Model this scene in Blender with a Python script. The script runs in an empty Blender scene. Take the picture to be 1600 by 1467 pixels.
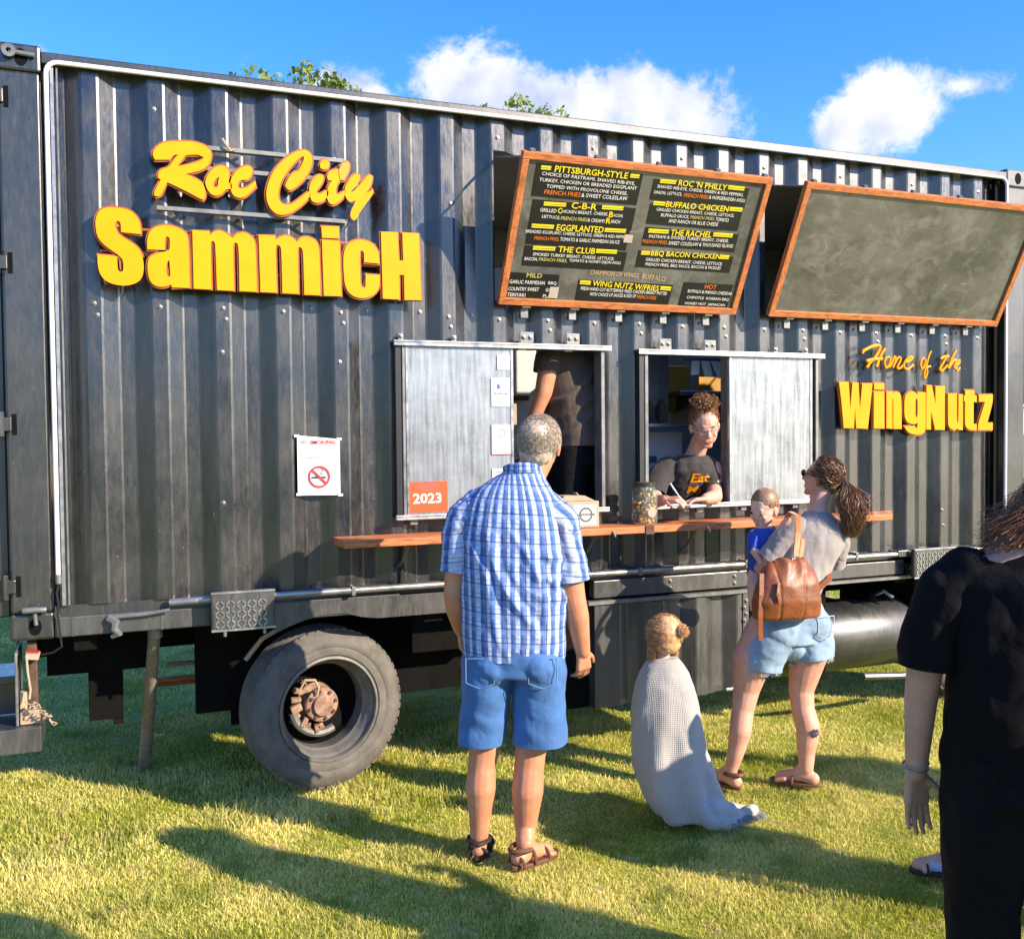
import bpy, math, random
import numpy as np
from mathutils import Vector, Matrix, noise, geometry
R = math.radians
random.seed(7)
rng = np.random.default_rng(7)
SC = bpy.context.scene
COL = SC.collection

# ---------------------------------------------------------------- camera
cam_d = bpy.data.cameras.new('camera')
cam = bpy.data.objects.new('camera', cam_d)
COL.objects.link(cam)
SC.camera = cam
cam_d.sensor_fit = 'HORIZONTAL'
cam_d.sensor_width = 36.0
cam_d.lens = 34.92
cam_d.clip_start = 0.05
cam_d.clip_end = 3000
_yaw, _pit, _rol = 0.38884, -0.031885, -0.010145
_cy, _sy, _cp, _sp = math.cos(_yaw), math.sin(_yaw), math.cos(_pit), math.sin(_pit)
_f = Vector((_sy*_cp, _cy*_cp, _sp)); _r = Vector((_cy, -_sy, 0)); _u = _r.cross(_f)
_r2 = _r*math.cos(_rol) + _u*math.sin(_rol); _u2 = _u*math.cos(_rol) - _r*math.sin(_rol)
cam.matrix_world = Matrix(((_r2.x, _u2.x, -_f.x, 0.3993), (_r2.y, _u2.y, -_f.y, -4.8157), (_r2.z, _u2.z, -_f.z, 1.7829), (0, 0, 0, 1)))

# ---------------------------------------------------------------- sun, sky, exposure
SUNV = Vector((0.84, -1.0, 0.64)).normalized()          # towards the sun
sun_d = bpy.data.lights.new('sun', 'SUN'); sun_d.energy = 5.0; sun_d.angle = R(0.5); sun_d.color = (1.0, 0.83, 0.62)
sun = bpy.data.objects.new('sun', sun_d); COL.objects.link(sun)
sun.rotation_euler = SUNV.to_track_quat('Z', 'Y').to_euler()
sun.location = (8, -10, 9)
W = bpy.data.worlds.new('World'); SC.world = W; W.use_nodes = True
SC.view_settings.view_transform = 'Standard'; SC.view_settings.look = 'None'
SC.view_settings.gamma = 1.0; SC.view_settings.exposure = 1.0
SC.view_settings.use_curve_mapping = False


def build_world():
    nt = W.node_tree; nt.nodes.clear(); N = nt.nodes; Lk = nt.links
    def nd(t, **k):
        n = N.new(t)
        for a, b in k.items(): setattr(n, a, b)
        return n
    def mth(op, a, b=None, clamp=False):
        n = nd('ShaderNodeMath', operation=op, use_clamp=clamp)
        for i, v in enumerate((a, b)):
            if v is None: continue
            if isinstance(v, (int, float)): n.inputs[i].default_value = v
            else: Lk.new(v, n.inputs[i])
        return n.outputs[0]
    out = nd('ShaderNodeOutputWorld'); bg = nd('ShaderNodeBackground'); bg.inputs[1].default_value = 0.1
    sky = nd('ShaderNodeTexSky', sky_type='NISHITA', sun_disc=False)
    sky.sun_elevation = math.asin(SUNV.z)
    sky.sun_rotation = math.atan2(SUNV.x, SUNV.y)
    sky.air_density = 1.15; sky.dust_density = 0.3; sky.ozone_density = 3.5; sky.altitude = 200
    hs = nd('ShaderNodeHueSaturation'); hs.inputs['Saturation'].default_value = 1.22; hs.inputs['Value'].default_value = 1.55
    tn = nd('ShaderNodeMix', data_type='RGBA', blend_type='MULTIPLY'); tn.inputs[0].default_value = 1; tn.inputs[7].default_value = (.80, .84, 1.06, 1)
    Lk.new(sky.outputs[0], tn.inputs[6]); Lk.new(tn.outputs[2], hs.inputs['Color'])
    tc = nd('ShaderNodeTexCoord')
    sep = nd('ShaderNodeSeparateXYZ'); Lk.new(tc.outputs['Generated'], sep.inputs[0])
    x, y, z = sep.outputs
    el = mth('ARCSINE', z); az = mth('ARCTAN2', x, y)
    n1 = nd('ShaderNodeTexNoise'); n1.inputs['Scale'].default_value = 11.0; n1.inputs['Detail'].default_value = 12; n1.inputs['Roughness'].default_value = .68
    n1.inputs['Distortion'].default_value = .25
    Lk.new(tc.outputs['Generated'], n1.inputs['Vector'])
    nv = mth('SUBTRACT', n1.outputs['Fac'], 0.5)
    # (azimuth, elevation, half width, half height, weight)
    cl = [(.365, .328, .080, .052, 1.3), (.45, .315, .07, .04, 1.1), (.54, .300, .095, .062, 1.35), (.455, .288, .16, .050, 1.25), (.745, .292, .068, .042, 1.3), (.715, .282, .05, .03, 1.0),
          (.215, .325, .075, .022, .62), (.14, .352, .035, .02, .35), (.815, .305, .05, .016, .6)]
    rr = random.Random(3)
    for k in range(16):
        a = 1.5 + k*0.31 + rr.uniform(-.08, .08)
        if a > math.pi: a -= 2*math.pi
        cl.append((a, rr.uniform(.2, .6), rr.uniform(.1, .2), rr.uniform(.035, .07), 1.0))
    tot = None; low = None
    for (a0, e0, wa, we, wt) in cl:
        da = mth('DIVIDE', mth('SUBTRACT', az, a0), wa); de = mth('DIVIDE', mth('SUBTRACT', el, e0), we)
        d = mth('SQRT', mth('ADD', mth('MULTIPLY', da, da), mth('MULTIPLY', de, de)))
        v = mth('MULTIPLY', mth('SUBTRACT', 1.0, d), wt)
        tot = v if tot is None else mth('MAXIMUM', tot, v)
    dens = mth('ADD', tot, mth('MULTIPLY', nv, 2.6))
    rmp = nd('ShaderNodeMapRange', interpolation_type='SMOOTHSTEP'); Lk.new(dens, rmp.inputs[0])
    rmp.inputs[1].default_value = 0.02; rmp.inputs[2].default_value = .55; rmp.inputs[4].default_value = .97
    gate = nd('ShaderNodeMapRange', interpolation_type='SMOOTHSTEP'); Lk.new(tot, gate.inputs[0])
    gate.inputs[1].default_value = -.55; gate.inputs[2].default_value = .1
    fac = mth('MULTIPLY', rmp.outputs[0], gate.outputs[0])
    # cloud colour: whiter where dense and at the lit (upper right) side
    mp = nd('ShaderNodeMapping'); mp.inputs['Location'].default_value = (.02, -.02, .02)
    Lk.new(tc.outputs['Generated'], mp.inputs[0])
    n2 = nd('ShaderNodeTexNoise'); n2.inputs['Scale'].default_value = 14.0; n2.inputs['Detail'].default_value = 6
    Lk.new(mp.outputs[0], n2.inputs['Vector'])
    cr = nd('ShaderNodeMix', data_type='RGBA'); cr.inputs[6].default_value = (2.9, 3.4, 4.7, 1); cr.inputs[7].default_value = (5.6, 5.6, 5.8, 1)
    mr = nd('ShaderNodeMapRange'); Lk.new(n2.outputs['Fac'], mr.inputs[0]); mr.inputs[1].default_value = .35; mr.inputs[2].default_value = .6
    Lk.new(mr.outputs[0], cr.inputs[0])
    mx = nd('ShaderNodeMix', data_type='RGBA'); Lk.new(fac, mx.inputs[0]); Lk.new(hs.outputs[0], mx.inputs[6]); Lk.new(cr.outputs[2], mx.inputs[7])
    Lk.new(mx.outputs[2], bg.inputs[0]); Lk.new(bg.outputs[0], out.inputs[0])
build_world()


# ---------------------------------------------------------------- materials
def nodes(m):
    m.use_nodes = True; nt = m.node_tree
    return nt, nt.nodes, nt.links, nt.nodes['Principled BSDF']


def mat(name, col, rough=.6, metal=0., spec=.5, var=.15, vscale=8., vdark=None, bump=0., bscale=40., stretch=(1, 1, 1), rvar=0., coat=0., sheen=0., trans=0., detail=6, dist=.0):
    """Principled with colour variation between col and vdark (or col*(1-var)) from stretched object-space noise."""
    m = bpy.data.materials.new(name)
    nt, N, L, P = nodes(m)
    P.inputs['Roughness'].default_value = rough; P.inputs['Metallic'].default_value = metal
    P.inputs['Specular IOR Level'].default_value = spec
    P.inputs['Coat Weight'].default_value = coat; P.inputs['Sheen Weight'].default_value = sheen
    P.inputs['Transmission Weight'].default_value = trans
    tc = N.new('ShaderNodeTexCoord'); mp = N.new('ShaderNodeMapping'); mp.inputs['Scale'].default_value = stretch
    L.new(tc.outputs['Object'], mp.inputs[0])
    n = N.new('ShaderNodeTexNoise'); n.inputs['Scale'].default_value = vscale; n.inputs['Detail'].default_value = detail; n.inputs['Roughness'].default_value = .65
    n.inputs['Distortion'].default_value = dist
    L.new(mp.outputs[0], n.inputs['Vector'])
    r = N.new('ShaderNodeMapRange'); L.new(n.outputs['Fac'], r.inputs[0]); r.inputs[1].default_value = .33; r.inputs[2].default_value = .67
    mx = N.new('ShaderNodeMix'); mx.data_type = 'RGBA'
    c2 = vdark if vdark else tuple(c*(1-var) for c in col)
    mx.inputs[6].default_value = (*c2, 1); mx.inputs[7].default_value = (*col, 1)
    L.new(r.outputs[0], mx.inputs[0]); L.new(mx.outputs[2], P.inputs['Base Color'])
    if rvar:
        rr = N.new('ShaderNodeMapRange'); L.new(n.outputs['Fac'], rr.inputs[0]); rr.inputs[1].default_value = .3; rr.inputs[2].default_value = .7
        rr.inputs[3].default_value = max(.02, rough-rvar); rr.inputs[4].default_value = min(1, rough+rvar); L.new(rr.outputs[0], P.inputs['Roughness'])
    if bump:
        b = N.new('ShaderNodeBump'); nb = N.new('ShaderNodeTexNoise'); nb.inputs['Scale'].default_value = bscale; nb.inputs['Detail'].default_value = 4
        L.new(mp.outputs[0], nb.inputs['Vector']); L.new(nb.outputs['Fac'], b.inputs['Height']); b.inputs['Strength'].default_value = bump; b.inputs['Distance'].default_value = .01
        L.new(b.outputs[0], P.inputs['Normal'])
    return m


def paint_mat(name, base, dust, rough, dustamt=.5, coat=.0, splot=1.0):
    """worn container paint: vertical streaks of dust, chips and scratches"""
    m = bpy.data.materials.new(name); nt, N, L, P = nodes(m)
    tc = N.new('ShaderNodeTexCoord')
    def noise_(sc, st, det=6, rg=.6):
        mp = N.new('ShaderNodeMapping'); mp.inputs['Scale'].default_value = st; L.new(tc.outputs['Object'], mp.inputs[0])
        n = N.new('ShaderNodeTexNoise'); n.inputs['Scale'].default_value = sc; n.inputs['Detail'].default_value = det; n.inputs['Roughness'].default_value = rg
        L.new(mp.outputs[0], n.inputs['Vector']); return n.outputs['Fac']
    def rng_(s, a, b, c=0., d=1.):
        r = N.new('ShaderNodeMapRange'); L.new(s, r.inputs[0]); r.inputs[1].default_value = a; r.inputs[2].default_value = b; r.inputs[3].default_value = c; r.inputs[4].default_value = d; return r.outputs[0]
    def mix(f, a, b):
        x = N.new('ShaderNodeMix'); x.data_type = 'RGBA'; L.new(f, x.inputs[0])
        for i, v in ((6, a), (7, b)):
            if isinstance(v, tuple): x.inputs[i].default_value = (*v, 1)
            else: L.new(v, x.inputs[i])
        return x.outputs[2]
    def mul(a, b):
        x = N.new('ShaderNodeMath'); x.operation = 'MULTIPLY'; L.new(a, x.inputs[0])
        if isinstance(b, float): x.inputs[1].default_value = b
        else: L.new(b, x.inputs[1])
        return x.outputs[0]
    streak = rng_(noise_(7, (3.2, 1, .35)), .38, .72)
    fine = rng_(noise_(26, (2.5, 1, .5), 8, .75), .35, .75)
    blot = rng_(noise_(2.2, (1, 1, 1), 5, .65), .42, .68)
    d = mul(mul(streak, fine), dustamt*2)
    c = mix(d, base, dust)
    c = mix(mul(blot, .35), c, tuple(x*.8 for x in dust))
    chip = rng_(noise_(55, (1, 1, .8), 3, .5), .74, .77)
    c = mix(mul(chip, .6*splot), c, (.30, .29, .27))
    L.new(c, P.inputs['Base Color'])
    r = N.new('ShaderNodeMath'); r.operation = 'ADD'; L.new(mul(fine, .22), r.inputs[0]); r.inputs[1].default_value = rough
    r2 = N.new('ShaderNodeMath'); r2.operation = 'ADD'; L.new(r.outputs[0], r2.inputs[0]); L.new(mul(blot, .15), r2.inputs[1])
    L.new(r2.outputs[0], P.inputs['Roughness'])
    P.inputs['Coat Weight'].default_value = coat; P.inputs['Coat Roughness'].default_value = .13; P.inputs['Specular IOR Level'].default_value = .9
    b = N.new('ShaderNodeBump'); b.inputs['Strength'].default_value = .12; b.inputs['Distance'].default_value = .02
    L.new(noise_(5, (1.2, 1, .8), 5), b.inputs['Height']); L.new(b.outputs[0], P.inputs['Normal'])
    return m


def wood_mat(name, a, b, axis=(1, 14, 14), rough=.55):
    m = bpy.data.materials.new(name); nt, N, L, P = nodes(m)
    tc = N.new('ShaderNodeTexCoord'); mp = N.new('ShaderNodeMapping'); mp.inputs['Scale'].default_value = axis; L.new(tc.outputs['Object'], mp.inputs[0])
    n = N.new('ShaderNodeTexNoise'); n.inputs['Scale'].default_value = 6; n.inputs['Detail'].default_value = 8; n.inputs['Distortion'].default_value = 1.2; L.new(mp.outputs[0], n.inputs['Vector'])
    k = N.new('ShaderNodeTexNoise'); k.inputs['Scale'].default_value = 5; L.new(tc.outputs['Object'], k.inputs['Vector'])
    cr = N.new('ShaderNodeValToRGB'); e = cr.color_ramp.elements; e[0].position = .3; e[0].color = (*b, 1); e[1].position = .62; e[1].color = (*a, 1)
    L.new(n.outputs['Fac'], cr.inputs[0])
    mx = N.new('ShaderNodeMix'); mx.data_type = 'RGBA'; r = N.new('ShaderNodeMapRange'); L.new(k.outputs['Fac'], r.inputs[0]); r.inputs[1].default_value = .62; r.inputs[2].default_value = .75; r.inputs[4].default_value = .7
    L.new(r.outputs[0], mx.inputs[0]); L.new(cr.outputs[0], mx.inputs[6]); mx.inputs[7].default_value = tuple(x*.45 for x in b)+(1,)
    L.new(mx.outputs[2], P.inputs['Base Color']); P.inputs['Roughness'].default_value = rough
    bp = N.new('ShaderNodeBump'); bp.inputs['Strength'].default_value = .25; bp.inputs['Distance'].default_value = .004; L.new(n.outputs['Fac'], bp.inputs['Height']); L.new(bp.outputs[0], P.inputs['Normal'])
    return m


M = {}
M['paint'] = paint_mat('worn_black_paint', (.004, .005, .007), (.062, .057, .049), .21, .44, .42)
M['frame_paint'] = paint_mat('black_frame_paint', (.010, .012, .014), (.05, .047, .042), .28, .4, .4)
M['beam'] = paint_mat('grey_weathered_beam', (.022, .024, .026), (.10, .098, .090), .34, .6, .2)
M['under'] = mat('shade_black_chassis_steel', (.0045, .004, .004), .85, var=.5, bump=.3, spec=.15)  # near-black and dull so the sunlit underbody reads as deep shade
M['steel'] = mat('galvanised_steel', (.42, .43, .44), .38, .75, var=.35, vscale=14, rvar=.12, bump=.1)
M['bolt'] = mat('zinc_bolt', (.28, .27, .25), .35, .7, var=.4, vscale=60)
M['galv_dull'] = mat('dull_grey_steel', (.23, .235, .235), .45, .4, var=.4, vscale=10, rvar=.1)
M['led'] = mat('white_plastic_tube', (.80, .76, .77), .35, var=.06)
M['yellow'] = mat('yellow_acrylic_face', (.84, .335, .001), .45, var=.12, vscale=5, spec=.18, bump=.05, bscale=8)
M['yellow_orange'] = mat('patched_orange_acrylic', (.85, .28, .003), .4, var=.08)
M['amber'] = mat('amber_sign_return', (.34, .08, .003), .45, var=.2)
M['wood'] = wood_mat('orange_stained_wood', (.60, .20, .06), (.28, .085, .03), (2, 14, 14))
M['wood_v'] = wood_mat('orange_stained_wood_upright', (.60, .20, .06), (.28, .085, .03), (14, 14, 2))
M['rubber'] = mat('dusty_tyre_rubber', (.15, .14, .125), .8, var=.45, vscale=12, bump=.15, detail=8)
M['rim'] = mat('painted_wheel_rim', (.22, .215, .20), .45, .3, var=.5, vscale=10)
M['hub'] = mat('rusty_hub', (.38, .25, .18), .8, vdark=(.14, .07, .045), vscale=22, bump=.5)
M['rust'] = mat('dark_rust', (.14, .07, .045), .85, vdark=(.05, .03, .02), vscale=20, bump=.4)
M['plastic'] = mat('black_plastic', (.02, .02, .022), .4, var=.2)
M['white_paper'] = mat('white_paper', (.74, .76, .80), .6, var=.05)
M['ink_red'] = mat('red_ink', (.45, .03, .03), .6)
M['ink_black'] = mat('black_ink', (.02, .02, .02), .6)
M['ink_grey'] = mat('grey_ink', (.22, .22, .23), .6)
M['ink_blue'] = mat('blue_ink', (.05, .12, .35), .6)
M['ink_pink'] = mat('pink_ink', (.5, .12, .12), .6)
M['orange_sticker'] = mat('orange_red_sticker', (.80, .085, .018), .45, var=.06)
M['white_ink'] = mat('white_chalk_ink', (.80, .80, .76), .6)
M['t_y'] = mat('yellow_ink', (.82, .66, .02), .5)
M['t_o'] = mat('orange_ink', (.85, .20, .02), .5)
M['t_p'] = mat('pale_yellow_ink', (.62, .58, .18), .5)
M['t_t'] = mat('tan_ink', (.55, .40, .22), .5)
M['kraft'] = mat('kraft_card', (.42, .33, .22), .8, var=.12, vscale=20)
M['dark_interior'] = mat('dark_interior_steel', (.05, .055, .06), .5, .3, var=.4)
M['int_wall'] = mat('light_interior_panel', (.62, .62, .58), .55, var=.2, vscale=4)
M['int_yellow'] = mat('mustard_interior_panel', (.42, .22, .01), .6, var=.3, vscale=4)
M['int_steel'] = mat('brushed_interior_steel', (.36, .39, .42), .35, .8, var=.3, stretch=(8, 8, 1))


def board_mat():
    m = bpy.data.materials.new('smeared_chalkboard'); nt, N, L, P = nodes(m)
    tc = N.new('ShaderNodeTexCoord')
    def no(sc, st, det=8, dist=0.):
        mp = N.new('ShaderNodeMapping'); mp.inputs['Scale'].default_value = st; L.new(tc.outputs['Object'], mp.inputs[0])
        n = N.new('ShaderNodeTexNoise'); n.inputs['Scale'].default_value = sc; n.inputs['Detail'].default_value = det; n.inputs['Roughness'].default_value = .68; n.inputs['Distortion'].default_value = dist
        L.new(mp.outputs[0], n.inputs['Vector']); return n.outputs['Fac']
    def rg(s, a, b, c=0., d=1.):
        r = N.new('ShaderNodeMapRange'); L.new(s, r.inputs[0]); r.inputs[1].default_value = a; r.inputs[2].default_value = b; r.inputs[3].default_value = c; r.inputs[4].default_value = d; return r.outputs[0]
    def mix(f, a, b):
        x = N.new('ShaderNodeMix'); x.data_type = 'RGBA'; L.new(f, x.inputs[0])
        for i, v in ((6, a), (7, b)):
            if isinstance(v, tuple): x.inputs[i].default_value = (*v, 1)
            else: L.new(v, x.inputs[i])
        return x.outputs[2]
    c = mix(rg(no(2.6, (1, 1, 1.2), 6, .6), .35, .65), (.048, .049, .044), (.125, .122, .112))
    c = mix(rg(no(7, (1, 2, 1), 8, .5), .48, .75, 0, .8), c, (.22, .22, .20))
    c = mix(rg(no(16, (.25, 3, 3.5), 6), .64, .74, 0, .7), c, (.30, .30, .27))
    L.new(c, P.inputs['Base Color'])
    L.new(rg(no(5, (1, 1, 1)), .3, .7, .08, .28), P.inputs['Roughness'])
    P.inputs['Specular IOR Level'].default_value = 1.0
    return m
M['board'] = board_mat()
M['board_black'] = mat('black_menu_vinyl', (.012, .013, .012), .4, var=.3)


def pane_mat():
    m = bpy.data.materials.new('hazy_acrylic_reflection_streaks'); nt, N, L, P = nodes(m)
    tc = N.new('ShaderNodeTexCoord'); mp = N.new('ShaderNodeMapping'); mp.inputs['Scale'].default_value = (1, 1, 1.3); L.new(tc.outputs['Object'], mp.inputs[0])
    n = N.new('ShaderNodeTexNoise'); n.inputs['Scale'].default_value = 5; n.inputs['Detail'].default_value = 9; n.inputs['Roughness'].default_value = .7; L.new(mp.outputs[0], n.inputs['Vector'])
    mp2 = N.new('ShaderNodeMapping'); mp2.inputs['Scale'].default_value = (9, 1, .6); L.new(tc.outputs['Object'], mp2.inputs[0])
    n2 = N.new('ShaderNodeTexNoise'); n2.inputs['Scale'].default_value = 6; n2.inputs['Detail'].default_value = 6; L.new(mp2.outputs[0], n2.inputs['Vector'])  # upright streaks in the opacity imitate reflections on the pane
    ad = N.new('ShaderNodeMath'); ad.operation = 'ADD'; L.new(n.outputs['Fac'], ad.inputs[0]); L.new(n2.outputs['Fac'], ad.inputs[1])
    r = N.new('ShaderNodeMapRange'); L.new(ad.outputs[0], r.inputs[0]); r.inputs[1].default_value = .75; r.inputs[2].default_value = 1.3; r.inputs[3].default_value = .30; r.inputs[4].default_value = .92
    P.inputs['Base Color'].default_value = (.44, .475, .50, 1); P.inputs['Roughness'].default_value = .30
    P.inputs['Metallic'].default_value = .45
    L.new(r.outputs[0], P.inputs['Alpha'])
    return m
M['pane'] = pane_mat()


def skin_mat(name, c, red=None):
    m = mat(name, c, .5, var=.18, vscale=14, bump=.08, bscale=120, vdark=tuple(a*b for a, b in zip(c, (.88, .72, .66))))
    P = m.node_tree.nodes['Principled BSDF']
    P.inputs['Subsurface Weight'].default_value = .12; P.inputs['Subsurface Radius'].default_value = (1, .3, .15); P.inputs['Subsurface Scale'].default_value = .012
    return m
M['skin_tan'] = skin_mat('tanned_skin', (.58, .27, .155))
M['skin_fair'] = skin_mat('fair_skin', (.64, .37, .27))
M['skin_baby'] = skin_mat('baby_skin', (.78, .50, .40))
M['skin_pale'] = skin_mat('pale_skin', (.50, .33, .27))


def hair_mat(name, a, b):
    m = bpy.data.materials.new(name); nt, N, L, P = nodes(m)
    g = N.new('ShaderNodeObjectInfo'); tc = N.new('ShaderNodeTexCoord')
    n = N.new('ShaderNodeTexNoise'); n.inputs['Scale'].default_value = 90; n.inputs['Detail'].default_value = 3; L.new(tc.outputs['Object'], n.inputs['Vector'])
    r = N.new('ShaderNodeMapRange'); L.new(n.outputs['Fac'], r.inputs[0]); r.inputs[1].default_value = .35; r.inputs[2].default_value = .65
    mx = N.new('ShaderNodeMix'); mx.data_type = 'RGBA'; mx.inputs[6].default_value = (*a, 1); mx.inputs[7].default_value = (*b, 1); L.new(r.outputs[0], mx.inputs[0]); L.new(mx.outputs[2], P.inputs['Base Color'])
    P.inputs['Roughness'].default_value = .42; P.inputs['Specular IOR Level'].default_value = .55
    return m
M['hair_grey'] = hair_mat('grey_curly_hair', (.32, .25, .19), (.62, .52, .41))
M['hair_brown'] = hair_mat('brown_wavy_hair', (.065, .032, .018), (.28, .135, .065))
M['hair_curly'] = hair_mat('dark_blonde_curly_hair', (.08, .032, .014), (.42, .21, .09))
M['hair_blonde'] = hair_mat('strawberry_blonde_hair', (.48, .25, .11), (.72, .45, .23))
M['hair_baby'] = hair_mat('baby_brown_hair', (.20, .12, .07), (.28, .17, .10))
M['hair_auburn'] = hair_mat('auburn_hair', (.09, .03, .016), (.34, .14, .06))


def cloth_mat(name, c, rough=.85, var=.2, weave=260., bump=.25):
    m = mat(name, c, rough, var=var, vscale=6, sheen=.15 if max(c) > .02 else 0., spec=.5 if max(c) > .02 else .2)
    nt = m.node_tree; N, L = nt.nodes, nt.links; P = N['Principled BSDF']
    tc = N.new('ShaderNodeTexCoord'); v = N.new('ShaderNodeTexNoise'); v.inputs['Scale'].default_value = weave; L.new(tc.outputs['Object'], v.inputs['Vector'])
    f = N.new('ShaderNodeTexNoise'); f.inputs['Scale'].default_value = 9; f.inputs['Detail'].default_value = 3; f.inputs['Distortion'].default_value = .6; L.new(tc.outputs['Object'], f.inputs['Vector'])
    b1 = N.new('ShaderNodeBump'); b1.inputs['Strength'].default_value = bump; b1.inputs['Distance'].default_value = .002; L.new(v.outputs['Fac'], b1.inputs['Height'])
    b2 = N.new('ShaderNodeBump'); b2.inputs['Strength'].default_value = .5; b2.inputs['Distance'].default_value = .02; L.new(f.outputs['Fac'], b2.inputs['Height']); L.new(b1.outputs[0], b2.inputs['Normal'])
    L.new(b2.outputs[0], P.inputs['Normal'])
    return m
M['black_tee'] = cloth_mat('black_cotton', (.0035, .0035, .005), .9, .2)
M['char_tee'] = cloth_mat('charcoal_cotton', (.030, .026, .026))
M['brown_tee'] = cloth_mat('sunlit_brown_black_cotton', (.085, .058, .045))  # black tee with its sunlit brown put into the base colour
M['taupe_tee'] = cloth_mat('taupe_cotton', (.33, .30, .285))
M['denim'] = cloth_mat('blue_denim', (.05, .165, .43), .8, .35, 400)
M['denim_light'] = cloth_mat('light_washed_denim', (.27, .41, .56), .8, .4, 400)
M['navy'] = cloth_mat('royal_blue_cotton', (.02, .07, .42))
M['black_trouser'] = cloth_mat('black_trouser_cloth', (.004, .004, .006))
M['leather'] = mat('tan_brown_leather', (.28, .085, .022), .48, vdark=(.17, .048, .013), vscale=7, bump=.2, bscale=60, coat=.15)
M['strap_tan'] = mat('tan_strap_leather', (.48, .17, .045), .5, var=.2)
M['sandal'] = mat('brown_sandal_leather', (.13, .055, .03), .6, var=.3)
M['sandal_dark'] = mat('dark_sandal', (.03, .022, .02), .7, var=.3)
M['pink_paper'] = mat('pale_order_pad', (.78, .70, .78), .6)


def blanket_mat():
    m = mat('knitted_cream_blanket', (.44, .43, .41), .95, var=.15, vscale=5, sheen=.3)
    nt = m.node_tree; N, L = nt.nodes, nt.links; P = N['Principled BSDF']
    at = N.new('ShaderNodeAttribute'); at.attribute_name = 'fab'
    wv = N.new('ShaderNodeTexVoronoi'); wv.inputs['Scale'].default_value = 115; wv.feature = 'F1'; wv.inputs['Randomness'].default_value = .15; L.new(at.outputs['Vector'], wv.inputs['Vector'])
    b = N.new('ShaderNodeBump'); b.invert = True; b.inputs['Strength'].default_value = .9; b.inputs['Distance'].default_value = .004; L.new(wv.outputs['Distance'], b.inputs['Height']); L.new(b.outputs[0], P.inputs['Normal'])
    return m
M['blanket'] = blanket_mat()


def plaid_mat():
    m = bpy.data.materials.new('blue_white_plaid_cotton'); nt, N, L, P = nodes(m)
    at = N.new('ShaderNodeAttribute'); at.attribute_name = 'fab'
    tc = N.new('ShaderNodeTexCoord')
    wn = N.new('ShaderNodeTexNoise'); wn.inputs['Scale'].default_value = 5; wn.inputs['Detail'].default_value = 2; L.new(tc.outputs['Object'], wn.inputs['Vector'])
    wmx = N.new('ShaderNodeVectorMath'); wmx.operation = 'MULTIPLY_ADD'; L.new(wn.outputs['Color'], wmx.inputs[0]); wmx.inputs[1].default_value = (.02, .02, 0); L.new(at.outputs['Vector'], wmx.inputs[2])
    sp = N.new('ShaderNodeSeparateXYZ'); L.new(wmx.outputs[0], sp.inputs[0])
    def stripes(src, per, lo, hi, soft=.06, ph=0.):
        a = N.new('ShaderNodeMath'); a.operation = 'MULTIPLY_ADD'; L.new(src, a.inputs[0]); a.inputs[1].default_value = 1/per; a.inputs[2].default_value = ph+50
        f = N.new('ShaderNodeMath'); f.operation = 'FRACT'; L.new(a.outputs[0], f.inputs[0])
        c = N.new('ShaderNodeMath'); c.operation = 'SUBTRACT'; L.new(f.outputs[0], c.inputs[0]); c.inputs[1].default_value = (lo+hi)/2
        d = N.new('ShaderNodeMath'); d.operation = 'ABSOLUTE'; L.new(c.outputs[0], d.inputs[0])
        r = N.new('ShaderNodeMapRange'); L.new(d.outputs[0], r.inputs[0]); h = (hi-lo)/2; r.inputs[1].default_value = h+soft; r.inputs[2].default_value = h-soft*.3; return r.outputs[0]
    def mix(f, a, b, amt=1.):
        if amt < 1:
            q = N.new('ShaderNodeMath'); q.operation = 'MULTIPLY'; L.new(f, q.inputs[0]); q.inputs[1].default_value = amt; f = q.outputs[0]
        x = N.new('ShaderNodeMix'); x.data_type = 'RGBA'; L.new(f, x.inputs[0])
        for i, v in ((6, a), (7, b)):
            if isinstance(v, tuple): x.inputs[i].default_value = (*v, 1)
            else: L.new(v, x.inputs[i])
        return x.outputs[2]
    X, Z = sp.outputs[0], sp.outputs[2]
    c = mix(stripes(X, .046, .0, .50, .10), (.46, .54, .75), (.06, .155, .48))
    c = mix(stripes(X, .046, .12, .24, .05), c, (.045, .08, .24))
    c = mix(stripes(X, .092, .78, .83, .03), c, (.07, .08, .16))
    c = mix(stripes(Z, .058, .0, .3, .08), c, (.17, .30, .62), .35)
    c = mix(stripes(Z, .058, .38, .44, .03), c, (.03, .05, .14), .8)
    c = mix(stripes(Z, .058, .72, .76, .03), c, (.05, .07, .18), .6)
    L.new(c, P.inputs['Base Color']); P.inputs['Roughness'].default_value = .85
    f = N.new('ShaderNodeTexNoise'); f.inputs['Scale'].default_value = 16; f.inputs['Detail'].default_value = 4; f.inputs['Distortion'].default_value = .8; L.new(tc.outputs['Object'], f.inputs['Vector'])
    b2 = N.new('ShaderNodeBump'); b2.inputs['Strength'].default_value = .5; b2.inputs['Distance'].default_value = .015; L.new(f.outputs['Fac'], b2.inputs['Height']); L.new(b2.outputs[0], P.inputs['Normal'])
    return m
M['plaid'] = plaid_mat()

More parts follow.
